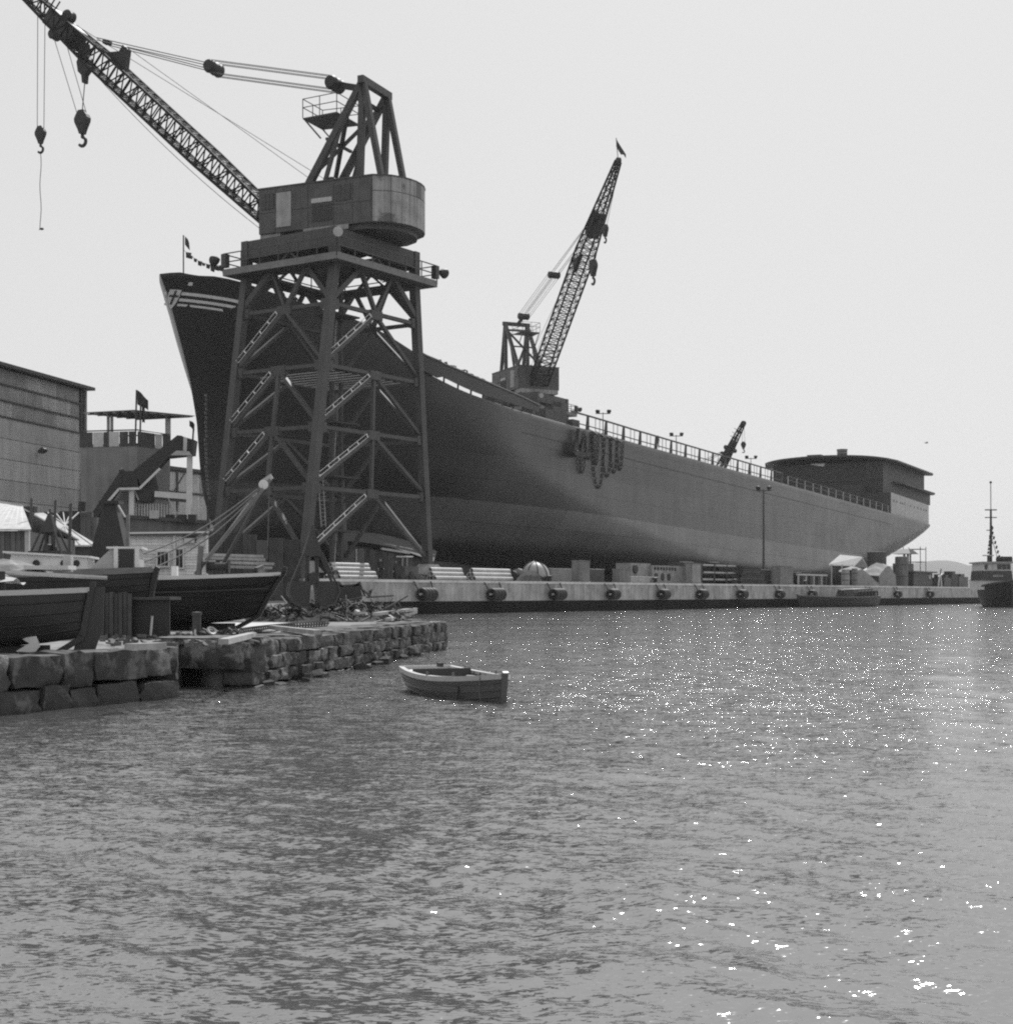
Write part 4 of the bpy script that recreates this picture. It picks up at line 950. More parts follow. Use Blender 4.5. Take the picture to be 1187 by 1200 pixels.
def clapboard_house():
    Y = 85; base = .95
    T = thing('clapboard_house', 'small white clapboard house with dark windows behind the hauled-out boats', 'house', P(195, 0, Y).xy.to_3d()+V(0, 0, base))
    x = lambda px, Yy=Y: (px-CX)/F*Yy
    ztop = lambda px: EYE+(HY-interp(px, [146, 205, 243], [629, 627, 625]))/F*Y
    core = MB(); core.prism([V(x(146), Y+.1, base), V(x(243), Y+.1, base), V(x(243)-.8, Y+4.6, base), V(x(146)-.8, Y+4.6, base)], (0, 0, ztop(146)-base)); core.build('wall_core', steel, T)
    wb = [mat('board_white_%d' % k, v, .7, .2, 3, streak=.2) for k, v in enumerate((.68, .74, .6))]
    def wall(px0, px1, yy):
        z = base; k = 0; h = .165
        while z < 4.9:
            MB().hexa([V(x(px0), yy+.09, z), V(x(px1), yy+.09, z), V(x(px1), yy-.0, z), V(x(px0), yy-.0, z), V(x(px0), yy+.09, z+h), V(x(px1), yy+.09, z+h), V(x(px1), yy+.045, z+h), V(x(px0), yy+.045, z+h)]).build('board', wb[k % 3], T); z += h; k += random.choice((1, 2))
    wall(146, 203.5, Y-.02); wall(207, 242, Y-.06)
    MB().box(V(x(205.2), Y-.03, (base+4.95)/2), (.14, .2, 4.95-base)).build('corner_board', white, T); MB().box(V(x(242.7), Y-.03, (base+4.95)/2), (.1, .2, 4.95-base)).build('corner_board', white, T)
    rf = MB(); rf.prism([V(x(144), Y-.35, 4.93), V(x(245), Y-.35, 4.99), V(x(245)-.9, Y+4.8, 5.3), V(x(144)-.9, Y+4.8, 5.24)], (0, 0, .10)); rf.build('roof', steel, T)
    gl = mat('dark_glass', .02, .15, .2, 2)
    for a, b, y0, y1, nb in ((148, 163, 644, 656.5, 3), (185, 199, 646, 664, 3), (206.6, 216, 643, 666, 2)):
        zz0, zz1 = EYE+(HY-y1)/F*Y, EYE+(HY-y0)/F*Y
        w_ = MB().box(V((x(a)+x(b))/2, Y-.12, (zz0+zz1)/2), (x(b)-x(a), .06, zz1-zz0)).build('window', gl, T)
        fr = MB()
        for xx in (x(a), x(b)): fr.box(V(xx, Y-.13, (zz0+zz1)/2), (.08, .12, zz1-zz0+.1))
        for zz in (zz0, zz1): fr.box(V((x(a)+x(b))/2, Y-.14, zz), (x(b)-x(a)+.1, .13, .08))
        fr.build('frame', white, w_)
        for k in range(1, nb): MB().box(V(x(a)+(x(b)-x(a))*k/nb, Y-.16, (zz0+zz1)/2), (.035, .03, zz1-zz0-.1)).build('glazing_bar', galv, w_)
    MB().prism([P(214, 627, Y-.3), P(232, 627, Y-.3), P(229, 636, Y-.25), P(216, 636, Y-.25)], (0, .12, 0)).build('broken_vent', black, T)
    MB().prism([P(216, 631, Y-.5), P(228, 631, Y-.5), P(228, 636, Y-.6), P(216, 636, Y-.6)], (0, .15, .03)).build('vent_shelf', galv, T)
clapboard_house()
def flat_hut():
    T = thing('concrete_hut', 'long dark flat-roofed concrete hut behind the clapboard house', 'hut', V(*P(195, 0, 96).xy, 1.0))
    a, b = P(146, 607, 94), P(242, 612, 97); z = a.z
    MB().prism([V(a.x, a.y, .9), V(b.x, b.y, .9), V(b.x-1, b.y+6, .9), V(a.x-1, a.y+6, .9)], (0, 0, z-.9)).build('wall', mat('hut_concrete', .13, .9, .35, .6, streak=.4), T)
    MB().prism([V(a.x-.3, a.y-.3, z), V(b.x+.3, b.y-.3, z-.25), V(b.x-1, b.y+6.3, z-.25), V(a.x-1.3, a.y+6.3, z)], (0, 0, .22)).build('roof', steel, T)
    for px in (200, 214, 226): MB().box(P(px, 610, 96)+V(0, 0, .1), (.5, .5, .55)).build('roof_stub', black, T)
    p = P(181, 603, 94.5); MB().box(p, (.5, .4, .5)).build('roof_lamp', galv, T)
flat_hut()
def dark_wall():
    T = thing('boundary_wall', 'weathered dark concrete wall with a pale door left of the crane leg', 'wall', V(*P(290, 0, 109).xy, 1.0))
    xs = [238, 262, 284, 300, 315, 333, 352, 362]
    for i in range(len(xs)-1):
        a, b = P(xs[i]+.3, 622+i*2, 108+i*.6), P(xs[i+1]-.3, 624+i*2, 108+(i+1)*.6)
        if i == 3: 
            MB().prism([V(a.x, a.y+.3, 1), V(b.x, b.y+.3, 1), V(b.x, b.y+.7, 1), V(a.x, a.y+.7, 1)], (0, 0, 3.1)).build('door', mat('pale_door', .3, .8, .3, 1, streak=.3), T); a.z = b.z = 5.6
            MB().prism([V(a.x, a.y, 4.15), V(b.x, b.y, 4.15), V(b.x, b.y+.7, 4.15), V(a.x, a.y+.7, 4.15)], (0, 0, 1.45)).build('lintel', mat('wall_dark', .07), T); continue
        MB().prism([V(a.x, a.y, 1), V(b.x, b.y, 1), V(b.x, b.y+.7, 1), V(a.x, a.y+.7, 1)], (0, 0, a.z-1)).build('wall_panel', mat('wall_dark_%d' % (i % 2), (.06, .045)[i % 2], .9, .5, .8, streak=.4, bump=.3), T)
dark_wall()
def hull_shed():
    Y = 141; T = thing('work_shed', 'low dark wooden shed with a sagging roof standing under the bow', 'shed', V(*P(440, 0, Y).xy, 2.78))
    pl = mat('shed_wood', .06, .85, .4, 1.5, streak=.4)
    a = P(388, 634, Y); b = P(505, 657, Y+6)
    xs = np.linspace(0, 1, 17)
    for i in range(16):
        p, q = a+(b-a)*xs[i], a+(b-a)*(xs[i+1]-.004); MB().hexa([V(p.x, p.y, 2.7), V(q.x, q.y, 2.7), V(q.x, q.y+.15, 2.7), V(p.x, p.y+.15, 2.7), p, q, q+V(0, .15, 0), p+V(0, .15, 0)]).build('plank', (pl, mat('shed_wood_b', .085, .85, .4, 1.5, streak=.4))[i % 3 == 0], T)
    rf = MB(); n = 10
    rows = [[a+(b-a)*u+V(0, -.5+v*7, .05+v*1.2+.5*math.sin(math.pi*u)) for u in np.linspace(-.03, 1.03, n)] for v in (0, .5, 1)]
    rf.grid(rows); rf.grid([[p-V(0, 0, .12) for p in r] for r in rows], flip=True); rf.build('roof', mat('tar_roof', .07, .8, .4, 1), T)
    for x0, x1, y0, y1 in ((405, 416, 643, 662), (418, 427, 643, 660)):
        w_ = MB().box((P(x0, y0, Y-.1)+P(x1, y1, Y-.1))/2, ((x1-x0)/F*Y, .3, (y1-y0)/F*Y)).build('window', mat('dusty_glass', .12, .3, .4, 3), T)
        MB().box((P(x0, y0, Y-.2)+P(x0, y1, Y-.2))/2, (.12, .2, (y1-y0)/F*Y)).build('frame', galv, w_)
    MB().beam(P(447, 643, Y-.5), P(480, 648, Y+1), .25, .2).build('eave_board', galv, T)
hull_shed()
def tin_sheds():
    roofm = mat('tin_roof', .5, .45, .25, .9, streak=.35)
    T = thing('tin_shed', 'boarded shed with a pale tin roof at the left end of the yard', 'shed', V(*P(0, 0, 62).xy, .95))
    zE = EYE+(HY-622)/F*60; zR = EYE+(HY-588)/F*66
    x0, x1 = (-70-CX)/F*60, (31-CX)/F*60
    n = 16
    for k in range(n):
        a, b = x0+(x1-x0)*k/n, x0+(x1-x0)*(k+1)/n-.02
        MB().box(V((a+b)/2, 60.1, (zE+.9)/2), (b-a, .08, zE-.9)).build('plank', mat('grey_plank_%d' % (k % 3), (.11, .15, .13)[k % 3], .85, .35, 2, streak=.4), T)
    MB().prism([V(x0, 60.2, .9), V(x1, 60.2, .9), V(x1-1.2, 71, .9), V(x0, 71, .9)], (0, 0, zE-.9)).build('wall_core', steel, T)
    MB().box(V(x1+.06, 60.0, (zE+.9)/2), (.16, .2, zE-.9)).build('corner_post', galv, T)
    rx = (27-CX)/F*66
    for k in range(12):
        f0, f1 = k/12, (k+1)/12
        e0, e1 = V(x0+(x1+.3-x0)*f0, 59.7, zE), V(x0+(x1+.3-x0)*f1, 59.7, zE); g0, g1 = V(x0+(rx-x0)*f0, 66, zR-.25*f0), V(x0+(rx-x0)*f1, 66, zR-.25*f1)
        MB().hexa([e0, e1, g1, g0, e0+Z1*.06, e1+Z1*.06, g1+Z1*.06, g0+Z1*.06]).build('roof_sheet', roofm, T)
    MB().hexa([V(x0, 66, zR-.06), V(rx, 66, zR-.31), V(x1-1, 71, zE), V(x0, 71, zE), V(x0, 66, zR), V(rx, 66, zR-.25), V(x1-1, 71, zE+.06), V(x0, 71, zE+.06)]).build('back_roof', roofm, T)
    MB().beam(V(x0, 66, zR+.04), V(rx, 66, zR-.2), .3, .12).build('ridge_cap', galv, T)
    MB().beam(P(-20, 590, 66.5), P(38, 604, 66.5), .5, .25).build('ridge_vent', steel, T)
    T = thing('tin_shed', 'second pale tin-roofed shed with a hipped end sloping to the dark hopper', 'shed', V(*P(75, 0, 80).xy, .95))
    e0, e1, e2 = P(45, 637.5, 76), P(115, 638.5, 76), P(112, 632, 90); r1_ = P(52, 601, 84); e0.z = e2.z = e1.z; r0 = V(e0.x, r1_.y, r1_.z)
    MB().hexa([e0-Z1*.08+V(-6, 0, 0), e1-Z1*.08, r1_-Z1*.08, r0-Z1*.08+V(-6, 0, 0), e0+V(-6, 0, 0), e1, r1_, r0+V(-6, 0, 0)]).build('front_roof', roofm, T)
    MB().prism([e1, e2, r1_], (0, 0, -.08)).build('hip_roof', roofm, T)
    MB().prism([V(e0.x-6, e0.y+.3, .9), V(e1.x-.3, e1.y+.3, .9), V(e2.x-.3, e2.y, .9), V(r0.x-6, e2.y, .9)], (0, 0, e1.z-1.0)).build('wall', steel, T)
    for k in range(5): MB().beam(e0+(e1-e0)*(k/5+.1)+Z1*.02, r0+(r1_-r0)*(k/5+.1)+Z1*.02, .05, .06).build('roof_seam', galv, T)
    MB().box(P(33, 599, 84), (.9, .6, .5)).build('roof_vent', black, T)
tin_sheds()
def dark_fence():
    T = thing('timber_stack', 'dark timber stack and board fence below the launching stand', 'fence', V(*P(85, 0, 100).xy, .95))
    for k, (x0, x1, y) in enumerate(((52, 60, 600), (60.3, 70, 601), (70.3, 82, 599), (82.3, 94, 598.5), (94.5, 101, 601), (101.3, 108, 600), (108.3, 114, 606))):
        MB().prism([V(P(x0, 0, 101).x, 101, .9), V(P(x1, 0, 101).x, 101, .9), V(P(x1, 0, 101).x, 101.4, .9), V(P(x0, 0, 101).x, 101.4, .9)], (0, 0, P(0, y, 101).z-.9)).build('board_panel', mat('fence_dark' if k < 4 else 'fence_grey', .04 if k < 4 else .12, .9, .4, 1.5, streak=.4), T)
    MB().tube([P(96, 599, 100.5), P(97, 588, 100.5)], .25, 6).build('stack_top', black, T)
dark_fence()
for px, y0, y1, Y, lab in ((63, 586, 655, 58, 'thin straight pole standing beside the dark winch frame'), (81, 590, 660, 50, 'grey leaning pole standing before the hip-roofed tin shed'), (35, 584, 625, 62, 'short thin pole behind the ridge of the boarded shed')):
    tag(MB().tube([V(P(px-2, 0, Y).x, Y, .85), P(px+2.5, y0, Y)], .055, 6).build('pole', steel_mid, org=V(P(px-2, 0, Y).x, Y, .85)), lab, 'pole')
# ---------------------------------------------------------------- stone pier and low yard
LZ = .80
PA, PB, PB2, PC, PD = G(-150, 777, LZ), G(203, 758, LZ), G(206, 751.5, LZ), G(289, 752.5, LZ), G(521, 729, LZ)
PE, PF_ = V(-3.4, 53, LZ), V(-9.0, 80, LZ)
def stone_mesh(k, seg=2):
    g = random.Random(k); bm = bmesh.new(); bmesh.ops.create_cube(bm, size=1.0); bmesh.ops.subdivide_edges(bm, edges=bm.edges[:], cuts=seg, use_grid_fill=True)
    for v in bm.verts:
        c = v.co.copy(); q = V(*[math.copysign(min(.5, abs(t)), t) for t in c]); n = c.normalized()*.62
        f = .30; v.co = c*(1-f)+V(*[max(-.5, min(.5, t)) for t in n])*f
        v.co += V(g.uniform(-.035, .035), g.uniform(-.05, .05), g.uniform(-.035, .035))
    me = bpy.data.meshes.new('stone'); bm.to_mesh(me); bm.free(); me.polygons.foreach_set('use_smooth', [True]*len(me.polygons))
    try: me.set_sharp_from_angle(angle=R(42))
    except Exception: pass
    return me
stone_a = mat('granite', .075, .85, .7, 3.2, bump=1.0, bscale=11, tint2=.24, thr=.57)
stone_b = mat('granite_dark', .04, .85, .7, 3.2, bump=1.0, bscale=11, tint2=.13, thr=.57)
wet = mat('wet_stone', .02, .45, .4, 3, bump=.6, bscale=8)
STONES = [[], [], []]
for k in range(6):
    for j, mt_ in enumerate((stone_a, stone_b, wet)):
        m_ = stone_mesh(k, 3); m_.materials.append(mt_); STONES[j].append(m_)
def pier():
    core = MB(); poly = [PA+V(-2, .35, 0), PB+V(-.3, .35, 0), PB2+V(.05, .4, 0), PC+V(-.45, .15, 0), PD+V(-.45, .1, 0), PE+V(-.4, 0, 0), PF_+V(-.5, 0, 0), V(-16.5, 112, LZ), V(-60, 112, LZ), V(-60, 20, LZ)]
    core.prism([V(p.x, p.y, LZ-.05) for p in poly], (0, 0, -2.3)); g = struct(core.build('pier_ground', mat('pier_gravel', .24, .95, .6, 1.1, bump=.8, bscale=7, tint2=.10, thr=.55)))
    up = MB(); up.prism([V(-60, 66, LZ+.12), V(-13, 66, LZ+.12), V(-14, 111, LZ+.35), V(-60, 111, LZ+.35)], (0, 0, -.5)); struct(up.build('yard_ground_low', earth))
    T = thing('stone_pier', 'low pier wall of rough granite blocks edging the boatyard', 'wall', V(PC.x, PC.y, -.4))
    cm = MB()
    g_ = random.Random(5)
    def course(A, B, z0, z1, lmin, lmax, jz=.03, thick=.6, mset=0, slope=0.0):
        d = (B-A); L = d.length; d = d.normalized(); nn = d.cross(Z1).normalized(); nn = nn if nn.y < 0 or nn.x > .3 else -nn
        x = 0
        while x < L-.05:
            w = min(g_.uniform(lmin, lmax), L-x); w = L-x if L-x-w < lmin*.5 else w
            h = z1-z0+g_.uniform(-jz, jz); c = A+d*(x+w/2)+nn*(g_.uniform(-.05, .05)+slope)-nn*(thick/2-.05); c.z = (z0+z1)/2+g_.uniform(-jz, jz)/2
            k = g_.random(); ms = mset if isinstance(mset, int) else mset[0 if k < .55 else 1]
            link('stone', STONES[ms][g_.randrange(6)], T, c, (0, 0, math.atan2(d.y, d.x)+(math.pi if g_.random() < .5 else 0)+g_.uniform(-.03, .03)), (w*1.0, thick*g_.uniform(.9, 1.1), h*1.03))
            x += w+.012
    course(PA, PB, .32, .80, .7, 1.5, .06, .8, (0, 1)); course(PA, PB, -.12, .31, .5, 1.2, .06, .8, (1, 2), .04); course(PA, PB, -.55, -.12, .7, 1.5, .02, .8, 2, .1)
    course(PB, PB2+V(0, 0, 0), .2, .8, 2, 3, .02, .7, 1)
    Bc = V(PB2.x, PB2.y, 0); Cc = V(PC.x, PC.y, 0)
    course(PB2, PC, .33, .80, 1.15, 1.6, .02, .9, (0, 1)); course(PB2-V(0, -.25, 0), PC-V(0, -.25, 0), -.5, .32, .5, .9, .02, .8, 2)
    hs = [(.52, .80), (.26, .515), (.02, .255), (-.30, .015)]
    for i, (a, b) in enumerate(hs): course(PC, PD, a, b, .32 if i else .4, .75 if i else .95, .04, .6, (0, 1) if i < 2 else ((1, 0) if i == 2 else 2), .05*i)
    for i, (a, b) in enumerate(hs): course(PD, PE, a, b, .4, .8, .04, .6, (1, 2))
    # a few fallen stones at the foot
    for k in range(16):
        f = g_.uniform(.02, .75); p = PC+(PD-PC)*f+V(g_.uniform(.15, .5), -.1, 0); p.z = g_.uniform(-.08, .06)
        link('stone', STONES[1][k % 6], T, p, (g_.uniform(-.4, .4), g_.uniform(-.4, .4), g_.uniform(0, 3)), (g_.uniform(.14, .3), g_.uniform(.14, .26), g_.uniform(.12, .2)))
    # ground edge: flagstones along the top
    for k in range(12):
        f = (k+.5)/12; p = PC+(PD-PC)*f+V(-.75-g_.uniform(0, .3), .15, -.03)
        link('flagstone', STONES[0][k % 6], T, p, (0, 0, math.atan2((PD-PC).y, (PD-PC).x)+g_.uniform(-.2, .2)), (g_.uniform(1.0, 1.7), g_.uniform(.6, 1.0), .12))
    slab = link('edge_slab', STONES[0][1], T, (PB2+PC)/2+V(-.05, .65, .0), (0, 0, .05), (1.9, 1.3, .16))
pier()

# ---------------------------------------------------------------- boats
def boat_rows(L, B, D, sheer, rake_f, rake_a, tr, fine, inset=0.0, n=30, m=12, full=.55):
    """x aft->fwd 0..L, keel z=0; tr transom half-breadth fraction (0 = double ender)"""
    rows = []
    for i in range(n+1):
        t = i/n
        hb = B/2*(1-abs(2*t-1)**fine) if tr == 0 else B/2*(1-max(0, (t-.42)/.58)**fine if t > .42 else 1-(1-tr)*((.42-t)/.42)**2)
        hb = max(hb-inset, .012); zs = D+sheer*(2*t-1)**2*(1 if t > .5 else .7); row = []
        for j in range(m+1):
            u = j/m; a = u*math.pi/2; y = hb*math.sin(a)**full; zk = .0+.18*D*(abs(2*t-1)**5)
            z = zk+(zs-zk)*(1-math.cos(a))**.85+inset*.6
            x = t*L+(rake_f*(z/D)**1.3*max(0, (t-.6)/.4)**1.5 if t > .6 else -rake_a*(z/D)**1.3*max(0, (.4-t)/.4)**1.5)
            row.append((x, y, min(z, zs)))
        rows.append(row)
    return rows
def boat(name, label, M, L, B, D, sheer, rake_f=.4, rake_a=.3, tr=0, fine=2.4, hull_m=None, rail_m=None, inner_m=None, deck=None, keel=.18, group=None, rail_w=.10, stem_up=.15, full=.55, strakes=True, stem_w=(.09, .13)):
    o = thing(name, label, 'boat', M @ V(L/2, 0, 0), group)
    rows = boat_rows(L, B, D, sheer, rake_f, rake_a, tr, fine, full=full)
    mb = MB(M)
    for s in (1, -1): mb.grid([[(x, y*s, z) for x, y, z in r] for r in rows], flip=(s < 0))
    if tr: mb.add([(x, y, z) for x, y, z in rows[0]]+[(x, -y, z) for x, y, z in rows[0][::-1]], [tuple(range(2*len(rows[0])))])
    mb.build('hull', hull_m, o, smooth=True)
    ins = boat_rows(L, B, D, sheer, rake_f, rake_a, tr, fine, inset=.045, full=full); mi = MB(M)
    for s in (1, -1): mi.grid([[(x, y*s, z+.02) for x, y, z in r] for r in ins], flip=(s > 0))
    mi.build('inner_planking', inner_m or hull_m, o, smooth=True)
    rl = MB(M)
    for s in (1, -1):
        e = [V(r[-1][0], s*r[-1][1], r[-1][2]) for r in rows]
        rl.grid([[p+V(0, s*.03, -.05) for p in e], [p+V(0, s*.035, .03) for p in e], [p+V(0, -s*rail_w, .03) for p in e], [p+V(0, -s*rail_w, -.03) for p in e], [p+V(0, s*.03, -.05) for p in e]])
    if tr:
        a = rows[0][-1]; rl.box((a[0]+.03, 0, a[2]), (.08, a[1]*2, .07))
    rl.build('gunwale', rail_m or white, o)
    # keel, stem and sternpost
    kl = MB(M); kl.box((L*.5, 0, -keel/2+.02), (L*.84, .10, keel)); kl.build('keel', hull_m, o)
    sm = MB(M); pts = [V(*rows[-1][j]) for j in range(0, 13, 2)]
    pts = [V(L*.9, 0, -keel+.03)]+[V(p.x+.03, 0, p.z) for p in pts]; pts.append(pts[-1]+V(.03, 0, stem_up))
    for a, b in zip(pts[:-1], pts[1:]): sm.beam(a, b, *stem_w, up=V(0, 1, 0))
    sm.build('stem', hull_m, o)
    if not tr:
        sm = MB(M); pts = [V(*rows[0][j]) for j in range(0, 13, 2)]; pts = [V(L*.08, 0, -keel+.03)]+[V(p.x-.03, 0, p.z) for p in pts]; pts.append(pts[-1]+V(-.02, 0, stem_up*.8))
        for a, b in zip(pts[:-1], pts[1:]): sm.beam(a, b, .09, .13, up=V(0, 1, 0))
        sm.build('sternpost', hull_m, o)
    for u in ((4, 6, 8, 10) if strakes else ()):      # laps of the planking
        sk = MB(M)
        for s in (1, -1): sk.tube([V(x, s*(y+.004), z) for x, y, z in [r[u] for r in rows]], .014, 4)
        sk.build('strake_lap', hull_m, o)
    if deck:
        for t0, t1, dz in deck:
            i0, i1 = int(t0*30), int(t1*30); dk = MB(M)
            dk.grid([[V(r[-1][0], r[-1][1]*.97, r[-1][2]+dz), V(r[-1][0], 0, r[-1][2]+dz+.05), V(r[-1][0], -r[-1][1]*.97, r[-1][2]+dz)] for r in rows[i0:i1+1]]); dk.build('deck', mat('boat_deck_pale', .55, .6, .25, 2, streak=.1), o)
    return o, rows
def BM(stern, bow, z, roll=0, pitch=0):
    d = V(bow[0]-stern[0], bow[1]-stern[1], 0); return Matrix.Translation(V(stern[0], stern[1], z)) @ Matrix.Rotation(math.atan2(d.y, d.x), 4, 'Z') @ Matrix.Rotation(-pitch, 4, 'Y') @ Matrix.Rotation(roll, 4, 'X'), d.length
dark_hull = mat('boat_black', .014, .45, .35, 1.5, streak=.2)
grey_hull = mat('boat_grey', .035, .45, .3, 1.5, streak=.15)
wood = mat('varnished_wood', .13, .5, .35, 3, streak=.2)
def rowing_boat():
    st, bw_ = G(500, 807, 0), G(587, 822, 0)
    M, L = BM(st, bw_, -.17)
    o, rows = boat('rowing_boat', 'small open rowing boat with shipped oars floating off the pier', M, L+.05, 1.22, .47, .10, .06, .06, .74, 2.3, mat('rowboat_paint', .085, .45, .2, 2), mat('rowboat_rail', .4, .55, .2, 3), mat('rowboat_inside', .06, .7, .3, 3), keel=.12, rail_w=.05, stem_up=.06, stem_w=(.05, .09))
    sd = MB(M); r_ = rows[:8]; sd.grid([[V(r[-1][0], r[-1][1]*.97, r[-1][2]-.02), V(r[-1][0], -r[-1][1]*.97, r[-1][2]-.02)] for r in r_]); sd.build('stern_deck', mat('pale_deck', .6, .6, .15, 3), o)
    bd = MB(M); bd.box((rows[7][-1][0]-.01, 0, .42), (.03, rows[7][-1][1]*1.8, .28)); bd.build('stern_bulkhead', mat('rowboat_inside', .06), o)
    cl = MB(M); cl.box((.35, .12, .60), (.18, .06, .07)); cl.build('cleat', black, o)
    for t, w in ((.47, .22), (.70, .2)): 
        i = int(t*30); b = rows[i][-1][1]; MB(M).box((t*L, 0, .36), (w, b*1.86, .03)).build('thwart', mat('thwart_wood', .4, .6, .25, 3), o)
    MB(M).box((.47*L, 0, .19), (.06, .1, .32)).build('thwart_post', wood, o)
    for s, y0, y1, x0, x1 in ((1, .28, .46, .36, .84), (-1, -.30, -.40, .30, .78)):
        MB(M).tube([(x0*L, y0, .44), (x1*L, y1*.85, .47)], .024, 7).build('oar', mat('oar_wood', .45, .6, .2, 3), o)
    for k in range(9):
        t = .28+k*.075; i = int(t*30); rb = MB(M); rr_ = [V(x, y-.05, z+.01) for x, y, z in rows[i]][2:]; rb.tube(rr_, .018, 4); rb.tube([V(p.x, -p.y, p.z) for p in rr_], .018, 4); rb.build('rib', mat('rowboat_inside', .06), o)
    for t in (.5, .76):
        i = int(t*30); x, y, z = rows[i][-1]
        for s in (1, -1): MB(M).tube([(x, s*y, z), (x, s*y, z+.09)], .02, 5).build('thole_pin', wood, o)
    x, y, z = rows[27][-1]; MB(M).tube([(x, -y-.03, z+.02), (x+.02, -y-.06, z-.2), (x+.1, -y-.05, z-.42)], .008, 5).build('mooring_rope', rope, o)
    MB(M).tube([(x-.5, -rows[24][-1][1]-.02, z+.03), (x-.5, -rows[24][-1][1]-.05, z-.42)], .012, 5).build('mooring_rope', black, o)
rowing_boat()
def yard_boats():
    # nearest: double-ender, stern to the right
    M, L = BM((-6.6, 23.3), (-12.2, 22.2), .84)
    o, rows = boat('motor_boat', 'dark double-ended boat with a hanging rudder hauled out on the pier edge', M, L, 2.1, .80, .12, .5, .12, 0, 2.6, grey_hull, mat('rail_pale', .5, .6, .2, 2), deck=((.02, .34, -.03), (.66, .98, -.03)), keel=.2)
    rd = MB(M); rd.prism([(-.36, -.03, .92), (-.12, -.03, .92), (-.02, -.03, .42), (.12, -.03, -.12), (-.2, -.03, -.12), (-.34, -.03, .3)], (0, .06, 0)); rd.build('rudder', grey_hull, o)
    MB(M).tube([(-.4, .02, 1.06), (1.5, .25, 1.16)], .035, 6).build('tiller', galv, o)
    pr = MB(M); pr.torus((.75, .32, .28), (0, 1, 0), .085, .022, 16, 6); pr.build('aperture_ring', galv, o)
    MB(M).prism([(.62, .36, .17), (.85, .36, .14), (.72, .36, .06), (.92, .36, -.06), (.66, .36, -.1), (.56, .36, .02)], (0, .015, 0)).build('white_patch', white, o)
    cu = MB(M); cu.grid([[V(x, y, 1.0+.22*math.sin(3*u)*(1-abs(v)*.7)+.05*math.sin(9*u+3*v)) for u, x in [(k/9, .9+k*.22) for k in range(10)]] for v, y in [(j/4-1, (j/4-1)*.75) for j in range(9)]]); cu.build('tarpaulin', mat('tarp_pale', .4, .8, .25, 2, bump=.3), o, smooth=True)
    MB(M).tube([(1.1, .55, .8), (1.1, .55, 1.15)], .06, 6).build('bitt', black, o)
    for x in (1.6, 4.2): MB(M).box((x, 0, -.2), (.25, 1.3, .32)).build('cradle_block', black, o)
    # middle: carvel boat with its stem over a plank box
    M, L = BM((-13.6, 30.9), (-7.3, 30.7), 1.40)
    o, rows = boat('fishing_boat', 'weathered wooden boat with a bare stem, canvas heaped amidships', M, L, 2.2, .62, .12, .1, .3, 0, 2.4, wood if False else mat('old_planks', .032, .65, .4, 2, streak=.15), mat('old_rail', .16, .7, .35, 3), deck=((.55, .97, -.05),), keel=.14, stem_up=.06)
    cu = MB(M); R_ = random.Random(3)
    cu.grid([[V(2.6+u*1.7, -.75+v*1.1, .62+.30*math.sin(2.7*u+.3)*math.sin(3.0*v)+R_.uniform(-.05, .05)) for u in np.linspace(0, 1, 12)] for v in np.linspace(0, 1, 9)]); cu.build('canvas_heap', mat('canvas_grey', .28, .85, .4, 3, bump=.4), o)
    MB(M).box((4.75, -.35, .86), (.16, .16, .34)).build('bitt', galv, o); MB(M).box((4.4, -.4, .78), (.9, .5, .08)).build('hatch', mat('boat_deck_pale', .55), o)
    for x in (1.2, 3.6, 5.0): MB(M).box((x, 0, -.36), (.2, 1.0, .50)).build('cradle_post', black, o)
    b = thing('plank_box', 'tall dark box of upright planks under the stem of the wooden boat', 'crate', V(-7.6, 30.2, .76))
    for k in range(7): MB().box(V(P(118+k*5.3+2.6, 0, 30.1).x, 30.1+.01*(k % 2), 1.21), (5.3/F*30.1-.012, .05, .9+.03*(k % 3))).build('plank', mat('box_plank_%d' % (k % 2), (.075, .055)[k % 2], .8, .4, 4, streak=.5), b)
    MB().box(V(P(177.5, 0, 30.3).x, 30.3, 1.16), (44/F*30.3, .06, .82)).build('side_board', black, b)
    MB().prism([V(P(156, 0, 30.2).x, 30.16, 1.53), V(P(200, 0, 30.2).x, 30.16, 1.53), V(P(200, 0, 30.2).x, 31.2, 1.53), V(P(156, 0, 30.2).x, 31.2, 1.53)], (0, 0, .06)).build('shelf', steel, b)
    MB().prism([V(P(120, 0, 30.2).x, 30.2, .76), V(P(198, 0, 30.2).x, 30.36, .76), V(P(198, 0, 31.2).x, 31.2, .76), V(P(120, 0, 31.2).x, 31.2, .76)], (0, 0, .75)).build('box_core', black, b)
    MB().tube([P(179, 722, 30.15), P(177, 745, 30.1)], .025, 5).build('hanging_strap', galv, b)
    # cabin cruiser behind
    M, L = BM((-9.0, 37.4), (-14.6, 36.6), 1.42)
    o, rows = boat('cabin_boat', 'boat with a long white cabin trunk and open wheelhouse door', M, L, 2.3, .78, .12, .4, .2, .6, 2.4, grey_hull, mat('old_rail', .16), deck=((.03, .97, -.04),), keel=.2)
    tr = MB(M); tr.hexa([V(1.3, -.75, .78), V(3.2, -.6, .84), V(3.2, .6, .84), V(1.3, .75, .78), V(1.3, -.7, 1.10), V(3.1, -.5, 1.22), V(3.1, .5, 1.22), V(1.3, .7, 1.10)]); c_ = tr.build('cabin', white, o)
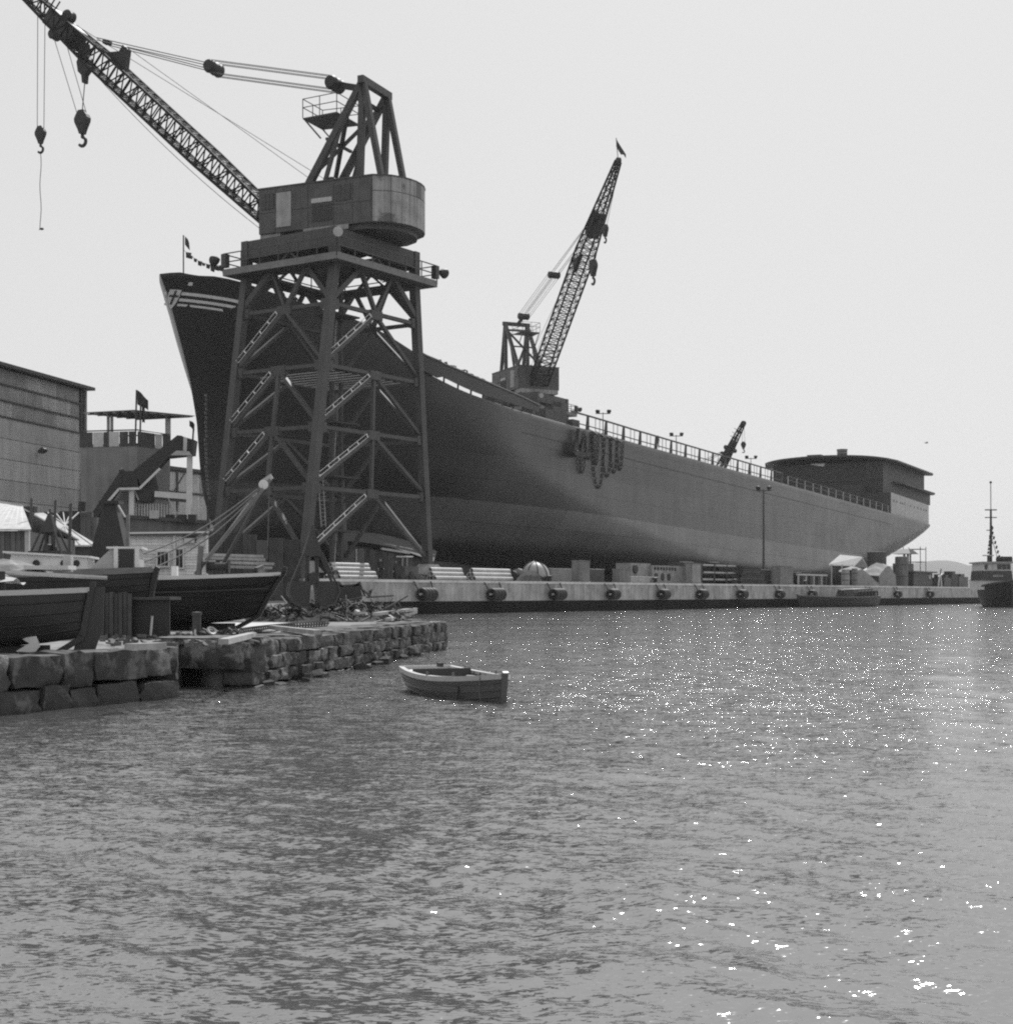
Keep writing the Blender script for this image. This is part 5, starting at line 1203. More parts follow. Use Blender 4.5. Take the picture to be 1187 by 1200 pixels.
    MB(M).hexa([V(1.2, -.8, 1.10), V(3.3, -.6, 1.225), V(3.3, .6, 1.225), V(1.2, .8, 1.10), V(1.2, -.8, 1.15), V(3.3, -.6, 1.27), V(3.3, .6, 1.27), V(1.2, .8, 1.15)]).build('cabin_top', mat('cabin_top', .7, .5, .1, 2), c_)
    for x in (1.55, 1.85, 2.5): MB(M).lathe([(0, .03), (.07, .03), (.09, -.02)], V(x, .71, .97), V(0, 1, 0), 10).build('porthole', black, c_)
    wh = MB(M); wh.hexa([V(.05, -.65, .78), V(1.3, -.7, .78), V(1.3, .7, .78), V(.05, .65, .78), V(.1, -.6, 1.34), V(.75, -.6, 1.34), V(.75, .6, 1.34), V(.1, .6, 1.34)]); w_ = wh.build('wheelhouse', mat('wheelhouse_grey', .35, .6, .15, 2), o)
    MB(M).box((.42, 0, 1.36), (.85, 1.4, .05)).build('roof', white, w_); MB(M).box((.38, .665, 1.06), (.34, .05, .5)).build('doorway', black, w_)
    for x in (.12, .62): MB(M).box((x, .68, 1.06), (.1, .06, .66)).build('door_post', white, w_)
    for x in (1.2, 3.8): MB(M).box((x, 0, -.3), (.25, 1.4, .5)).build('cradle_block', black, o)
    # black-hulled boat further along
    M, L = BM((-11.6, 34.6), (-5.75, 34.4), .96)
    o, rows = boat('work_boat', 'black-hulled boat with a broad pale gunwale propped on the pier', M, L, 2.3, 1.04, .12, .55, .3, 0, 2.5, dark_hull, mat('gunwale_pale', .62, .55, .12, 2), deck=((.3, .98, -.05),), keel=.2, rail_w=.3)
    MB(M).box((3.95, .2, 1.2), (.13, .13, .26)).build('bitt', white, o)
    for x in (1.5, 3.2, 4.6): MB(M).box((x, 0, -.2), (.22, 1.2, .30)).build('cradle_block', black, o)
    rb = MB(M); 
    for s in (1, -1): rb.tube([V(r[-1][0], s*(r[-1][1]+.015), r[-1][2]-.34) for r in rows[1:-1]], .03, 5)
    rb.build('rubbing_strake', dark_hull, o)
yard_boats()
# ---------------------------------------------------------------- gear on the pier: derrick, grabs, scrap
def QP(px, t, z=QZ):
    k = (px-CX)/F; A = QA+QN*t; s = (k*A.y-A.x)/(QD.x-k*QD.y); return V(*(A+QD*s).xy, z)
def derrick():
    Y = 47; base = P(234, 0, Y); base.z = LZ+.05
    T = thing('derrick', 'wooden derrick with a slanting boom and white head sheave behind the black boat', 'derrick', base)
    hd = P(317, 562, Y+1); ft = P(229, 673, Y)
    MB().beam(ft, hd, .10, .11).build('boom', mat('spar', .16, .7, .35, 3, streak=.2), T)
    MB().beam(P(262, 660, Y+.4), P(312, 570, Y+1.2), .09, .1).build('boom_brace', steel, T)
    MB().tube([V(ft.x, ft.y, LZ), P(236, 640, Y)], .09, 8).build('post', wood, T)
    MB().lathe([(0, -.06), (.13, -.05), (.155, -.03), (.12, 0), (.155, .03), (.13, .05), (0, .06)], P(309, 568, Y+.9), V(.1, -1, 0), 16).build('head_sheave', white, T)
    MB().beam(P(307, 566, Y+1), P(319, 558, Y+1), .1, .16).build('head_plate', galv, T)
    for k, (a, b) in enumerate((((306, 570), (150, 655)), ((304, 574), (160, 662)), ((300, 580), (175, 668)))):
        p, q = P(*a, Y+.9), P(*b, Y-3); MB().tube([p+(q-p)*t-V(0, 0, .3*math.sin(math.pi*t)) for t in np.linspace(0, 1, 9)], .022, 5).build('stay', rope, T)
    MB().tube([P(316, 566, Y+1), P(314, 640, Y+1)], .018, 5).build('fall_rope', rope, T)
    w = MB(); w.lathe([(0, -.35), (.22, -.35), (.22, -.3), (.12, -.3), (.12, .3), (.22, .3), (.22, .35), (0, .35)], P(256, 664, Y), V(1, 0, 0), 12); w.build('winch_drum', black, T)
    for x in (248, 264): MB().beam(V(P(x, 0, Y).x, Y, LZ), P(x, 662, Y), .08).build('winch_leg', steel, T)
    MB().box(P(246, 657.5, Y), (.34, .1, .05)).build('cross_bar', galv, T)
derrick()
def planks_pile():
    for k, (x0, x1, y, Y) in enumerate(((240, 306, 650, 50), (243, 308, 654, 49.6), (262, 318, 659, 49.2), (250, 316, 663.5, 48.8))):
        a, b = P(x0, y, Y), P(x1, y+2.0, Y+1.5)
        tag(MB().beam(a, b, .34, .09).build('plank', mat('sawn_plank', .34, .75, .35, 3, streak=.3)), 'long pale plank in the stack behind the derrick foot', 'plank', 'planks behind the derrick')
    T = thing('plank_trestle', 'dark trestle carrying the stacked planks behind the derrick', 'trestle', V(P(280, 0, 49.5).x, 49.6, LZ))
    for px in (250, 300):
        for Y in (48.9, 50.3): MB().beam(V(P(px, 0, Y).x, Y, LZ), V(P(px, 0, Y).x, Y, 2.42), .1).build('leg', black, T)
    for px in (250, 300): MB().beam(V(P(px, 0, 48.7).x, 48.7, 2.45), V(P(px, 0, 48.7).x, 50.6, 2.62), .1).build('cross_beam', black, T)
planks_pile()
def grab(name, label, px, ytop, ybot, Y, scale, yaw=0, closed=False):
    b = P(px, ybot, Y); Hh = (ybot-ytop)/F*Y; T = thing(name, label, 'grab', b)
    M = Matrix.Translation(b) @ Matrix.Rotation(yaw, 4, 'Z') @ Matrix.Scale(Hh/2.45, 4) @ Matrix.Diagonal((.74, .8, 1, 1))
    hm = mat('grab_iron', .03, .4, .4, 2.5, streak=.2)
    h = MB(M); h.hexa([V(-.42, -.25, 1.55), V(.42, -.25, 1.55), V(.42, .25, 1.55), V(-.42, .25, 1.55), V(-.09, -.08, 2.3), V(.09, -.08, 2.3), V(.09, .08, 2.3), V(-.09, .08, 2.3)]); h.tube([(0, 0, 2.25), (0, 0, 2.5)], .05, 6); h.build('head', hm, T)
    for sx in (-1, 1):
        for sy in (-.38, .38): MB(M).beam(V(sx*.36, sy*.6, 1.65), V(sx*.92, sy, .72), .085, .085).build('arm', hm, T)
        sh = MB(M); prof = [V(sx*(.12), 0, .78), V(sx*.95, 0, .78), V(sx*1.05, 0, .45), V(sx*.85, 0, .12), V(sx*.45, 0, -.02), V(sx*.22, 0, 0)]
        sh.prism([p+V(0, -.5, 0) for p in prof], V(0, 1.0, 0)); s_ = sh.build('shell', hm, T)
        for sy in (-.53, .53):
            rim = MB(M)
            for a, c in zip(prof[1:-1], prof[2:]): rim.beam(a+V(0, sy, 0), c+V(0, sy, 0), .07, .06)
            rim.build('rim', steel_mid if sy < 0 else steel, s_)
    for sx in (-.22, .22): MB(M).beam(V(sx, 0, .7), V(sx*.8, 0, 1.6), .15, .15).build('closing_column', hm, T)
    cb = MB(M); cb.lathe([(0, -.42), (.2, -.42), (.2, .42), (0, .42)], V(0, 0, .86), V(0, 1, 0), 12); cb.build('closing_beam', hm, T)
    return T
grab('clamshell_grab', 'dark clamshell grab with both shells open standing on the scrap heap', 366, 617, 711, 48.2, 1, .3)
t_ = MB(); a = P(358, 622, 50); t_.tube([a, P(352, 540, 52)], .03, 5)
grab('clamshell_grab', 'old dark clamshell grab standing upright before the tin shed roof', 59, 598, 668, 56, 1, -.2)
def hopper():
    Y = 58; T = thing('steel_hopper', 'tall dark tapering steel hopper with slanting flanks behind the cabin boat', 'hopper', V(P(132, 0, Y).x, Y, .93))
    pb = [P(94, 0, Y), P(168, 0, Y)]; zt = P(0, 591, Y).z
    hb = MB(); hb.hexa([V(pb[0].x, Y-.8, .93), V(pb[1].x, Y-.8, .93), V(pb[1].x, Y+.8, .93), V(pb[0].x, Y+.8, .93), V(P(124, 0, Y).x, Y-.3, zt), V(P(138, 0, Y).x, Y-.3, zt), V(P(138, 0, Y).x, Y+.3, zt), V(P(124, 0, Y).x, Y+.3, zt)]); hb.build('body', mat('hopper_iron', .03, .7, .4, 2, streak=.3), T)
    MB().box(V(P(131, 0, Y).x, Y, zt+.06), (.75, .8, .12)).build('lid', black, T)
    for f in (.35, .7): MB().beam(V(pb[1].x-.5*f-.1, Y-.75, 1+f*2.5), V(pb[1].x-.5*f+.05, Y-.62, 1.9+f*2.5), .05).build('rib', galv, T)
    MB().beam(P(139, 592, Y-.6), P(147, 606, Y-.7), .06, .05).build('spout_edge', galv, T)
    tag(MB().beam(V(P(149, 0, 54).x, 54, .85), P(150.5, 603, 54), .11, .11, up=V(1, 0, 0)).build('mooring_post', mat('spar', .3), org=V(P(149, 0, 54).x, 54, .85)), 'pale upright post standing before the dark hopper', 'post')
hopper()
def scrap():
    R_ = random.Random(21)
    T = thing('scrap_heap', 'tangled heap of scrap iron and rods round the clamshell grab', 'scrap', V(P(390, 0, 52).x, 52, LZ))
    dk = [black, steel, mat('rust', .05, .8, .5, 4), galv, mat('rust_pale', .2, .8, .5, 4)]
    mound = MB(); rows = []
    for i in range(15):
        row = []
        for j in range(13):
            u, v = i/14, j/12; x = P(302+u*176, 0, 52).x; y = 48.4+v*7; e = math.sin(math.pi*min(1, max(0, u)))**.6*math.sin(math.pi*v)**.6
            row.append(V(x-.0*(1-v), y, LZ-.12+e*(.42+R_.uniform(-.12, .2))))
        rows.append(row)
    mound.grid(rows); mound.build('mound', mat('scrap_dirt', .03, .9, .6, 5, bump=1, bscale=14), T)
    bits = [MB(), MB(), MB(), MB(), MB()]
    for k in range(520):
        u = R_.random(); v = R_.uniform(.0, .8); x = P(304+u*172, 0, 51).x; y = 48.3+v*6; e = math.sin(math.pi*u)**.6*math.sin(math.pi*max(.02, v))**.5
        c = V(x, y, LZ+e*.42+R_.uniform(-.05, .2)); an = R_.uniform(0, 6.28); ti = R_.gauss(0, .45); L = R_.uniform(.1, .55)*(1.8 if R_.random() < .12 else 1)
        d = V(math.cos(an)*math.cos(ti), math.sin(an)*math.cos(ti), math.sin(ti)); m = bits[R_.choice((0, 0, 1, 1, 2, 2, 2, 3, 4))]
        if R_.random() < .55: m.beam(c-d*L/2, c+d*L/2, R_.uniform(.015, .05), R_.uniform(.015, .05))
        elif R_.random() < .6: m.tube([c+V(.14*math.cos(a)*L*3, .1*math.sin(a), .12*math.sin(a+an)*L*3) for a in np.linspace(0, 4.5, 8)], .012, 4)
        else: m.box(c, (R_.uniform(.08, .35), R_.uniform(.08, .3), R_.uniform(.02, .12)), (d, d.cross(Z1).normalized(), d.cross(d.cross(Z1)).normalized()))
    for m, mt_ in zip(bits, dk): stuff(m.build('scrap_pieces', mt_, T))
    for a, b, w in (((345, 712), (424, 701), .07), ((430, 700), (461, 698), .05), ((418, 712), (484, 712), .06), ((444, 718), (478, 698), .05), ((424, 690), (436, 700), .05)):
        MB().beam(P(*a, 50), P(*b, 51), w, w).build('long_bar', steel, T)
    # scrap boxes and bent plates on the right of the grab
    for i, poly in enumerate(([(392, 699), (395, 686), (421, 684), (424, 697), (420, 706), (396, 706)], [(393, 686), (398, 681), (403, 688)], [(412, 688), (422, 681), (429, 699), (427, 699), (421, 686)], [(430, 700), (433, 692), (437, 690), (433, 701)])):
        MB().prism([P(x, y, 52.5) for x, y in poly], (0, .6 if i == 0 else .12, 0)).build('bent_plate', steel, T)
    for k, (a, b) in enumerate((((440, 719.5), (486, 714)), ((436, 732), (486, 717)), ((455, 726), (478, 722)))):
        p, q = G(a[0], a[1]+2, LZ+.1), G(b[0], b[1]+9, LZ+.1)
        p, q = P(a[0], a[1], 47.5), P(b[0], b[1], 53)
        tag(MB().beam(p, q, .2, .1).build('plank', mat('sawn_plank', .34)), 'bleached plank jutting from the pier end beside the scrap heap', 'plank', 'planks at the pier end')
scrap()
def pier_clutter():
    R_ = random.Random(4)
    # iron post with gear, chain along the edge, timbers
    b = G(231, 748, LZ); T = thing('mooring_bollard', 'iron bollard with a heap of rope and shackles at its foot near the corner block', 'bollard', b)
    MB().lathe([(.11, 0), (.09, .1), (.085, .42), (.1, .44), (.1, .5), (0, .51)], b, n=12).build('post', steel, T)
    for k in range(16): MB().torus(b+V(.12+R_.uniform(-.2, .6), R_.uniform(-.1, .4), .05+R_.uniform(0, .1)), V(R_.gauss(0, 1), R_.gauss(0, 1), 1), R_.uniform(.06, .13), .025, 10, 5).build('rope_turn', (black, steel, galv)[k % 3], T)
    ch = thing('mooring_chain', 'rusty chain lying along the pier top towards the scrap heap', 'chain', G(290, 741, LZ))
    pts = [G(x, y, LZ+.03) for x, y in ((282, 741), (300, 738.5), (320, 736), (345, 733.5), (365, 732), (385, 730.5))]
    seg = []
    for a, c in zip(pts[:-1], pts[1:]):
        n = max(2, int((c-a).length/.13)); seg += [(a+(c-a)*i/n, (c-a).normalized()) for i in range(n)]
    lk = MB(); lk.torus((0, 0, 0), (0, 0, 1), .055, .02, 10, 5, (1, 1.5)); me = lk.mesh('chain_link', mat('rust', .05))
    for i, (p, d) in enumerate(seg[:110]): link('chain_link', me, ch, p, (R(75) if i % 2 else 0, 0, math.atan2(d.y, d.x)-math.pi/2))
    for a, c, w, lab in (((262, 752), (296, 744), .16, 'short squared timber lying on the corner of the pier'), ((318, 735), (372, 741), .14, 'flat board lying across the flagstones of the pier top'), ((152, 758), (190, 756.5), .2, 'board lying at the pier edge below the plank box')):
        tag(MB().beam(G(*a, LZ+.1), G(*c, LZ+.1), w, .09).build('timber', mat('sawn_plank', .34)), lab, 'timber')
    T = thing('concrete_apron', 'bright concrete slab on the ground under the black-hulled boat', 'slab', V(-7, 36, LZ))
    MB().prism([G(196, 744, LZ-.02), G(320, 740, LZ-.02), G(345, 731, LZ-.02), G(200, 731, LZ-.02)], (0, 0, .035)).build('slab', mat('apron', .5, .8, .25, 1.5), T)
    # debris along the foot of the boats
    db = MB()
    for k in range(160):
        p = G(R_.uniform(120, 300), R_.uniform(742, 757), LZ); d = V(R_.gauss(0, 1), R_.gauss(0, 1), R_.gauss(0, .3)).normalized()
        db.box(p+V(0, 0, .02), (R_.uniform(.03, .2), R_.uniform(.03, .09), R_.uniform(.02, .07)), (d, d.cross(Z1).normalized(), Z1))
    o = stuff(db.build('debris', mat('debris', .12, .9, .7, 6))); tag(o, 'loose chips and rubbish strewn along the pier top', 'debris')
pier_clutter()
# ---------------------------------------------------------------- quay: fenders, goods, lamp mast
rubber = mat('tyre_rubber', .02, .6, .4, 4)
def fender(px, n, lab):
    c = QP(px, -.62, 1.62); T = thing('tyre_fender', lab, 'fender', c, 'tyre fenders along the quay')
    r = .55; w = .46
    tm = MB(); tm.lathe([(.28, -.2), (.46, -.22), (.54, -.14), (.56, 0), (.54, .14), (.46, .22), (.28, .2), (.26, 0), (.28, -.2)], (0, 0, 0), QD, 18); me = tm.mesh('tyre', rubber, smooth=True)
    for k in range(n): link('tyre', me, T, c+QD*(k-(n-1)/2)*w)
    MB().tube([c-QD*(n*w/2+.12), c+QD*(n*w/2+.12)], .1, 8).build('core_pipe', galv, T)
    for s in (-1, 1): MB().tube([c+QD*s*(n*w/2+.06), c+QD*s*(n*w/2+.25)+QN*.5+V(0, 0, 1.05)], .06, 5).build('hanging_chain', black, T)
fl_ = ['at the end near the scrap heap', 'beside the two pipe bundles', 'below the ribbed dome', 'right of the tall concrete post', 'below the box with round holes', 'below the steel racks', 'below the dark timber stack', 'below the lamp mast', 'below the low barrier', 'hidden behind the moored launch', 'below the bright-roofed hut', 'below the tarpaulin silo', 'near the far end of the quay']
for i, (px, n) in enumerate(((501, 4), (582, 4), (654, 4), (719, 3), (778, 3), (823, 3), (870, 3), (914, 2), (952, 2), (1020, 2), (1052, 2), (1090, 2))):
    fender(px, n, 'roll of old tyres hung on the quay wall '+fl_[i])
def pipes(px0, px1, t, n, rad, lab, grp, ztop=None):
    a, b = QP(px0, t), QP(px1, t); k = 0
    lay = []; rem = n; z = rad
    for row, cnt in enumerate(((3, 2, 1) if n == 6 else (4, 3, 2, 1))):
        for j in range(cnt): lay.append((j-(cnt-1)/2, rad+row*rad*1.74))
    for off, z in lay:
        sh = random.uniform(-.4, .4); m = MB(); p, q = a+QN*off*2*rad+V(0, 0, z)+QD*sh, b+QN*off*2*rad+V(0, 0, z)+QD*sh; d = (q-p).normalized(); L = (q-p).length
        m.lathe([(rad*.8, .02), (rad, 0), (rad, L), (rad*.8, L-.02), (rad*.8, .02)], p, d, 14)
        tag(m.build('pipe', mat('pipe_pale', .42, .5, .3, 1.2, streak=.1), smooth=True), lab, 'pipe', grp)
pipes(506, 542, 3.2, 6, .21, 'pale steel pipe in the bundle beside the crane leg', 'pipes beside the crane leg')
pipes(553, 597, 2.6, 6, .21, 'pale steel pipe in the bundle next to the ribbed dome', 'pipes next to the dome')
pipes(388, 432, 4.0, 10, .19, 'pale thick pipe in the stack at the quay end behind the scrap', 'pipes at the quay end')
def bx_thing(name, label, cat, px0, px1, ytop, t, depth, mt, extra=None):
    """box-like thing standing on the quay between two photo columns"""
    a, b = QP(px0, t), QP(px1, t); Yc = (a.y+b.y)/2; h = EYE+(HY-ytop)/F*Yc-QZ
    T = thing(name, label, cat, (a+b)/2+QN*depth/2)
    body = MB().prism([a, b, b+QN*depth, a+QN*depth], (0, 0, h)).build('body', mt, T)
    if extra: extra(T, a, b, h, body)
    return T
conc = mat('block_concrete', .17, .85, .35, .8, streak=.4)
def cap_(T, a, b, h, body): MB().prism([a+QN*-.05+V(0, 0, h), b+QN*-.05+V(0, 0, h), b+QN*.9+V(0, 0, h), a+QN*.9+V(0, 0, h)], (0, 0, .08)).build('cap', conc, T); MB().prism([a-QN*.06-QD*.1, b-QN*.06+QD*.1, b+QN*.9+QD*.1, a+QN*.9-QD*.1], (0, 0, .12)).build('plinth', conc, T)
bx_thing('concrete_post', 'tall plain concrete post standing on the quay edge', 'post', 678.5, 691, 657.5, .5, .85, conc, cap_)
bx_thing('concrete_post', 'short concrete post near the wheeled engine on the quay edge', 'post', 726, 738, 667.5, .5, .85, conc, cap_)
bx_thing('concrete_post', 'pale ribbed concrete post left of the steel racks', 'post', 811, 821, 661, .6, .8, mat('conc_pale', .26, .85, .3, .8, streak=.4), cap_)
bx_thing('concrete_post', 'broad concrete post right of the dark timber stack', 'post', 914, 929, 664, .6, 1.2, conc, cap_)
def lamp_mast(px, ybase, ytop, Y, label, zb, heads=((-.6, .25), (.6, .25)), r=.11, col=steel):
    b = P(px, 0, Y); b.z = zb; top = P(px, ytop, Y); T = thing('lamp_mast', label, 'lamp', b)
    MB().tube([b, top], r, 8, r*.6).build('mast', col, T)
    MB().beam(top+V(-1.0, 0, -.15), top+V(1.0, 0, -.15), .12, .1).build('cross_arm', col, T)
    for dx, dz in heads:
        h = MB(); h.lathe([(.07, -.2), (.22, -.05), (.33, .18), (.33, .26), (0, .3)], top+V(dx, 0, dz), V(.55 if dx > 0 else -.55, -.55, -.5), 12); h.build('lamp_head', black, T, smooth=True)
    return T
p_ = QP(894.5, 5.0)
lm = lamp_mast(894.5, 0, 573.5, p_.y, 'tall slender lamp mast with twin floodlights standing on the quay', QZ, r=.16)
MB().beam(P(888.5, 575, p_.y), P(900, 575, p_.y), .25, .12).build('platform', steel, lm)
for h in (.2, .45, .7): MB().torus(V(p_.x, p_.y, QZ+15*h), V(0, 0, 1), .16, .03, 10, 4).build('joint_collar', steel, lm)
for px, lab in ((722, 'deck floodlight post with two round heads above the hanging chains'), (807, 'deck floodlight post with twin heads left of the distant jib'), (893.5, 'deck floodlight post with twin heads beside the deck house')):
    s = float(np.interp(px, _px, _ss)); b = SP(s+1.2, -BH+2.5, z_deck(s)); Yb = b.y; k = CX+F*b.x/b.y
    lamp_mast(k, 0, HY-F*(b.z+3.4-EYE)/b.y, Yb, lab, b.z+.1, heads=((-.6, .2), (.7, .2)), r=.08)
def dome():
    c = QP(627, 2.2); T = thing('ribbed_dome', 'pale ribbed dome end lying behind a dark heap on the quay', 'tank', c)
    r = 1.42
    MB().lathe([(0, r)]+[(r*math.sin(a), r*math.cos(a)) for a in np.linspace(.1, 1.5, 9)]+[(r, 0)], c+V(0, 0, .45), n=24).build('shell', mat('dome_pale', .36, .5, .3, 1), T, smooth=True)
    for k in range(9):
        an = math.pi*2*k/9; MB().tube([c+V(0, 0, .45)+V(math.cos(an)*r*1.02*math.sin(a), math.sin(an)*r*1.02*math.sin(a), r*1.02*math.cos(a)) for a in np.linspace(.05, 1.5, 8)], .05, 5).build('rib', steel, T)
    MB().lathe([(r, 0), (r, .46)], c, n=24).build('skirt', steel, T)
    R_ = random.Random(9); H_ = thing('sand_heap', 'dark heap of coke piled before the ribbed dome', 'heap', QP(623, .9))
    rows = [[QP(604+u*38, .6+v*2.0, QZ+max(0, math.sin(math.pi*u)**.7*math.sin(math.pi*v)**.6*1.0+R_.uniform(-.12, .12))-.02) for u in np.linspace(0, 1, 16)] for v in np.linspace(0, 1, 8)]
    MB().grid(rows).build('mound', mat('coke', .025, .9, .5, 4, bump=.8), H_)
    D_ = thing('drum_pile', 'two dark drums lying left of the ribbed dome', 'drum', QP(600, 3))
    for px, r_, mt_ in ((602, .5, black), (608, .62, mat('drum_pale', .3, .5, .3, 2))): MB().lathe([(0, -.6), (r_, -.6), (r_*1.03, 0), (r_, .6), (0, .6)], QP(px, 3.4, QZ+r_), QD+QN*.4, 14).build('drum', mt_, D_, smooth=True)
dome()
def quay_goods():
    R_ = random.Random(31)
    pale, dk, md = mat('machine_pale', .24, .55, .5, 1, streak=.3), black, steel_mid
    ex = lambda n, r: (lambda T, a, b, h, body: [MB().lathe([(0, .05), (r*.75, .05), (r, .02), (r, -.1)], a+(b-a)*((k+.6)/(n+.2))+V(0, 0, h*.36)-QN*.03, -QN, 12).build('round_opening', black, body) for k in range(n)])
    bx_thing('engine_crate', 'pale riveted box with round openings and slotted top on the quay', 'machine', 764, 803, 663, 2.0, 2.2, pale, lambda T, a, b, h, body: (ex(3, .42)(T, a, a+(b-a)*.6, h, body), [MB().box(a+(b-a)*(.08+k*.085)+V(0, 0, h*.82)-QN*.06, (.22, .1, .32), (QD, QN, Z1)).build('slot', black, body) for k in range(8)]))
    bx_thing('wheeled_engine', 'pale engine block with one large wheel near the short concrete post', 'machine', 739, 762, 660, 2.4, 1.8, pale, lambda T, a, b, h, body: MB().lathe([(0, .12), (.45, .12), (.5, .05), (.5, -.05)], a+(b-a)*.2+V(0, 0, h*.7)-QN*.05, -QN, 16).build('wheel', black, body))
    for k, (x0, x1, yt, t, d, m, nm, lab, cat) in enumerate((
        (646, 674, 667, 5, 2, mat('pallet_grey', .22, .8, .4, 1.5), 'plate_stack', 'low stack of plates behind the tall concrete post', 'plates'),
        (692, 708, 667.5, 4, 1.5, md, 'steel_crate', 'dark steel crate right of the tall concrete post', 'crate'),
        (739, 771, 676.5, .8, .8, mat('timber_grey', .3, .8, .3, 2), 'timber_baulk', 'long grey baulk lying below the wheeled engine', 'timber'),
        (801, 812, 659, 4, 2, md, 'control_box', 'grey control box between the engine crate and the racks', 'box'),
        (836, 842, 659.5, 4, 1.2, dk, 'gas_locker', 'narrow dark locker standing in the steel racks', 'locker'),
        (932, 938, 671, 2, 1, dk, 'tool_chest', 'dark tool chest beside the low barrier', 'chest'),
        (880, 913, 668, 2.8, 2.6, mat('canvas_dark', .06), 'covered_stack', 'dark sheeted stack next to the lamp mast', 'stack'))):
        bx_thing(nm, lab, cat, x0, x1, yt, t, d, m, lambda T, a, b, h, body: MB().prism([a-QN*.04+V(0, 0, h), b-QN*.04+V(0, 0, h), b+QN*.5+V(0, 0, h+.02), a+QN*.5+V(0, 0, h+.02)], (0, 0, .07)).build('lid', galv, T))
    # steel racks: shelves with pale sections lying on them
    a, b = QP(822, 2.5), QP(866, 2.5); T = thing('steel_rack', 'open steel rack holding pale girders on two shelves', 'rack', (a+b)/2)
    for f in (0, .33, .66, 1): 
        for dq in (0, 1.6): MB().beam(a+(b-a)*f+QN*dq, a+(b-a)*f+QN*dq+V(0, 0, 2.3), .14).build('post', md, T)
    for z in (.35, 1.15, 2.0):
        MB().prism([a+V(0, 0, z), b+V(0, 0, z), b+QN*1.6+V(0, 0, z), a+QN*1.6+V(0, 0, z)], (0, 0, .1)).build('shelf', dk, T)
        for k in range(3): p = a+(b-a)*(.03+.3*k+R_.uniform(0, .06)); MB().beam(p+V(0, 0, z+.2)+QN*.1, p+(b-a)*.27+V(0, 0, z+.2)+QN*.1, .2, .18).build('girder', mat('girder_pale', .4, .6, .3, 1), T)
    # timber stack
    T = thing('timber_stack', 'tall dark stack of timber below the lamp mast', 'timber', QP(878, 2))
    for r_ in range(8):
        for k in range(4):
            p = QP(865+R_.uniform(-1, 1)+r_*.5, 1.6+k*.55, QZ+.14+r_*.27); q = QP(897-R_.uniform(0, 3)-r_*1.2, 1.6+k*.55, QZ+.14+r_*.27); MB().beam(p, q, .48, .22).build('baulk', mat('baulk_%d' % ((r_+k) % 3), (.05, .035, .07)[(r_+k) % 3], .85, .4, 1.5), T)
    # low barrier with pale uprights
    T = thing('barrier', 'low barrier with pale uprights on the quay left of the bright-roofed hut', 'barrier', QP(950, 1.5))
    MB().beam(QP(934, 1.5, QZ+1.35), QP(968, 1.5, QZ+1.35), .3, .22).build('top_rail', galv, T)
    for k in range(8): MB().beam(QP(935+k*4.5, 1.5), QP(935+k*4.5, 1.5, QZ+1.35), .3 if k % 2 else .18, .2, up=QD).build('upright', (galv, md)[k % 2], T)
    MB().prism([QP(934, 1.75), QP(968, 1.75), QP(968, 1.85), QP(934, 1.85)], (0, 0, 1.2)).build('back_board', steel, T)
    # bright roofed hut
    Y = QP(990, 6).y; z = lambda y, Yy=Y: EYE+(HY-y)/F*Yy
    T = thing('quay_hut', 'small open hut with a bright white pitched roof near the far quay end', 'hut', QP(992, 6))
    e0, e1, g1, g0 = P(971, 661, Y), P(1001, 662, Y+3), P(1010, 652.5, Y+5), P(984, 650, Y+3)
    MB().hexa([e0-V(0, 0, .2), e1-V(0, 0, .2), g1-V(0, 0, .2), g0-V(0, 0, .2), e0, e1, g1, g0]).build('roof_slope', mat('white_roof', .75, .5, .1, 1), T)
    MB().hexa([g0-V(0, 0, .2), g1-V(0, 0, .2), g1+V(1.5, 3, -1.6), g0+V(1.5, 3, -1.6), g0, g1, g1+V(1.5, 3, -1.4), g0+V(1.5, 3, -1.4)]).build('roof_back', galv, T)
    MB().prism([V(e0.x+.5, e0.y+.6, QZ), V(e1.x-.3, e1.y+.6, QZ), V(e1.x+.5, e1.y+4, QZ), V(e0.x+1.2, e0.y+4, QZ)], (0, 0, e0.z-QZ-.2)).build('wall', md, T)
    for f in (.1, .5, .9): MB().beam(V(*(e0+(e1-e0)*f).xy, QZ), e0+(e1-e0)*f, .18).build('post', galv, T)
    # tanks, tarps and silo on the far quay
    def cyl(px, w, ytop, t, lab, mt_, nm='tank', cat='tank', flat=True):
        c = QP(px, t); r = w/F*c.y/2; h = EYE+(HY-ytop)/F*c.y-QZ; T = thing(nm, lab, cat, c)
        MB().lathe([(r, 0), (r*1.01, h*.5), (r, h), (r*.92, h+.1), (0, h+.14)], c, n=16).build('shell', mt_, T, smooth=True)
        for k in range(2): MB().torus(c+V(0, 0, h*(.35+.4*k)), Z1, r*1.01, .06, 16, 4).build('band', md, T)
    cyl(990.5, 9, 668, 2, 'pale upright cylinder in front of the white-roofed hut', pale); cyl(1027, 22, 647, 8, 'dark round tank standing tallest behind the tarpaulins', mat('tank_dark', .06, .6, .4, .8, streak=.5))
    cyl(1056, 15, 653, 5, 'dull grey silo right of the peaked tarpaulin', mat('silo_grey', .12, .6, .3, .8, streak=.5)); cyl(1001, 7, 667, 3, 'short grey cylinder between the hut and the tarpaulins', conc)
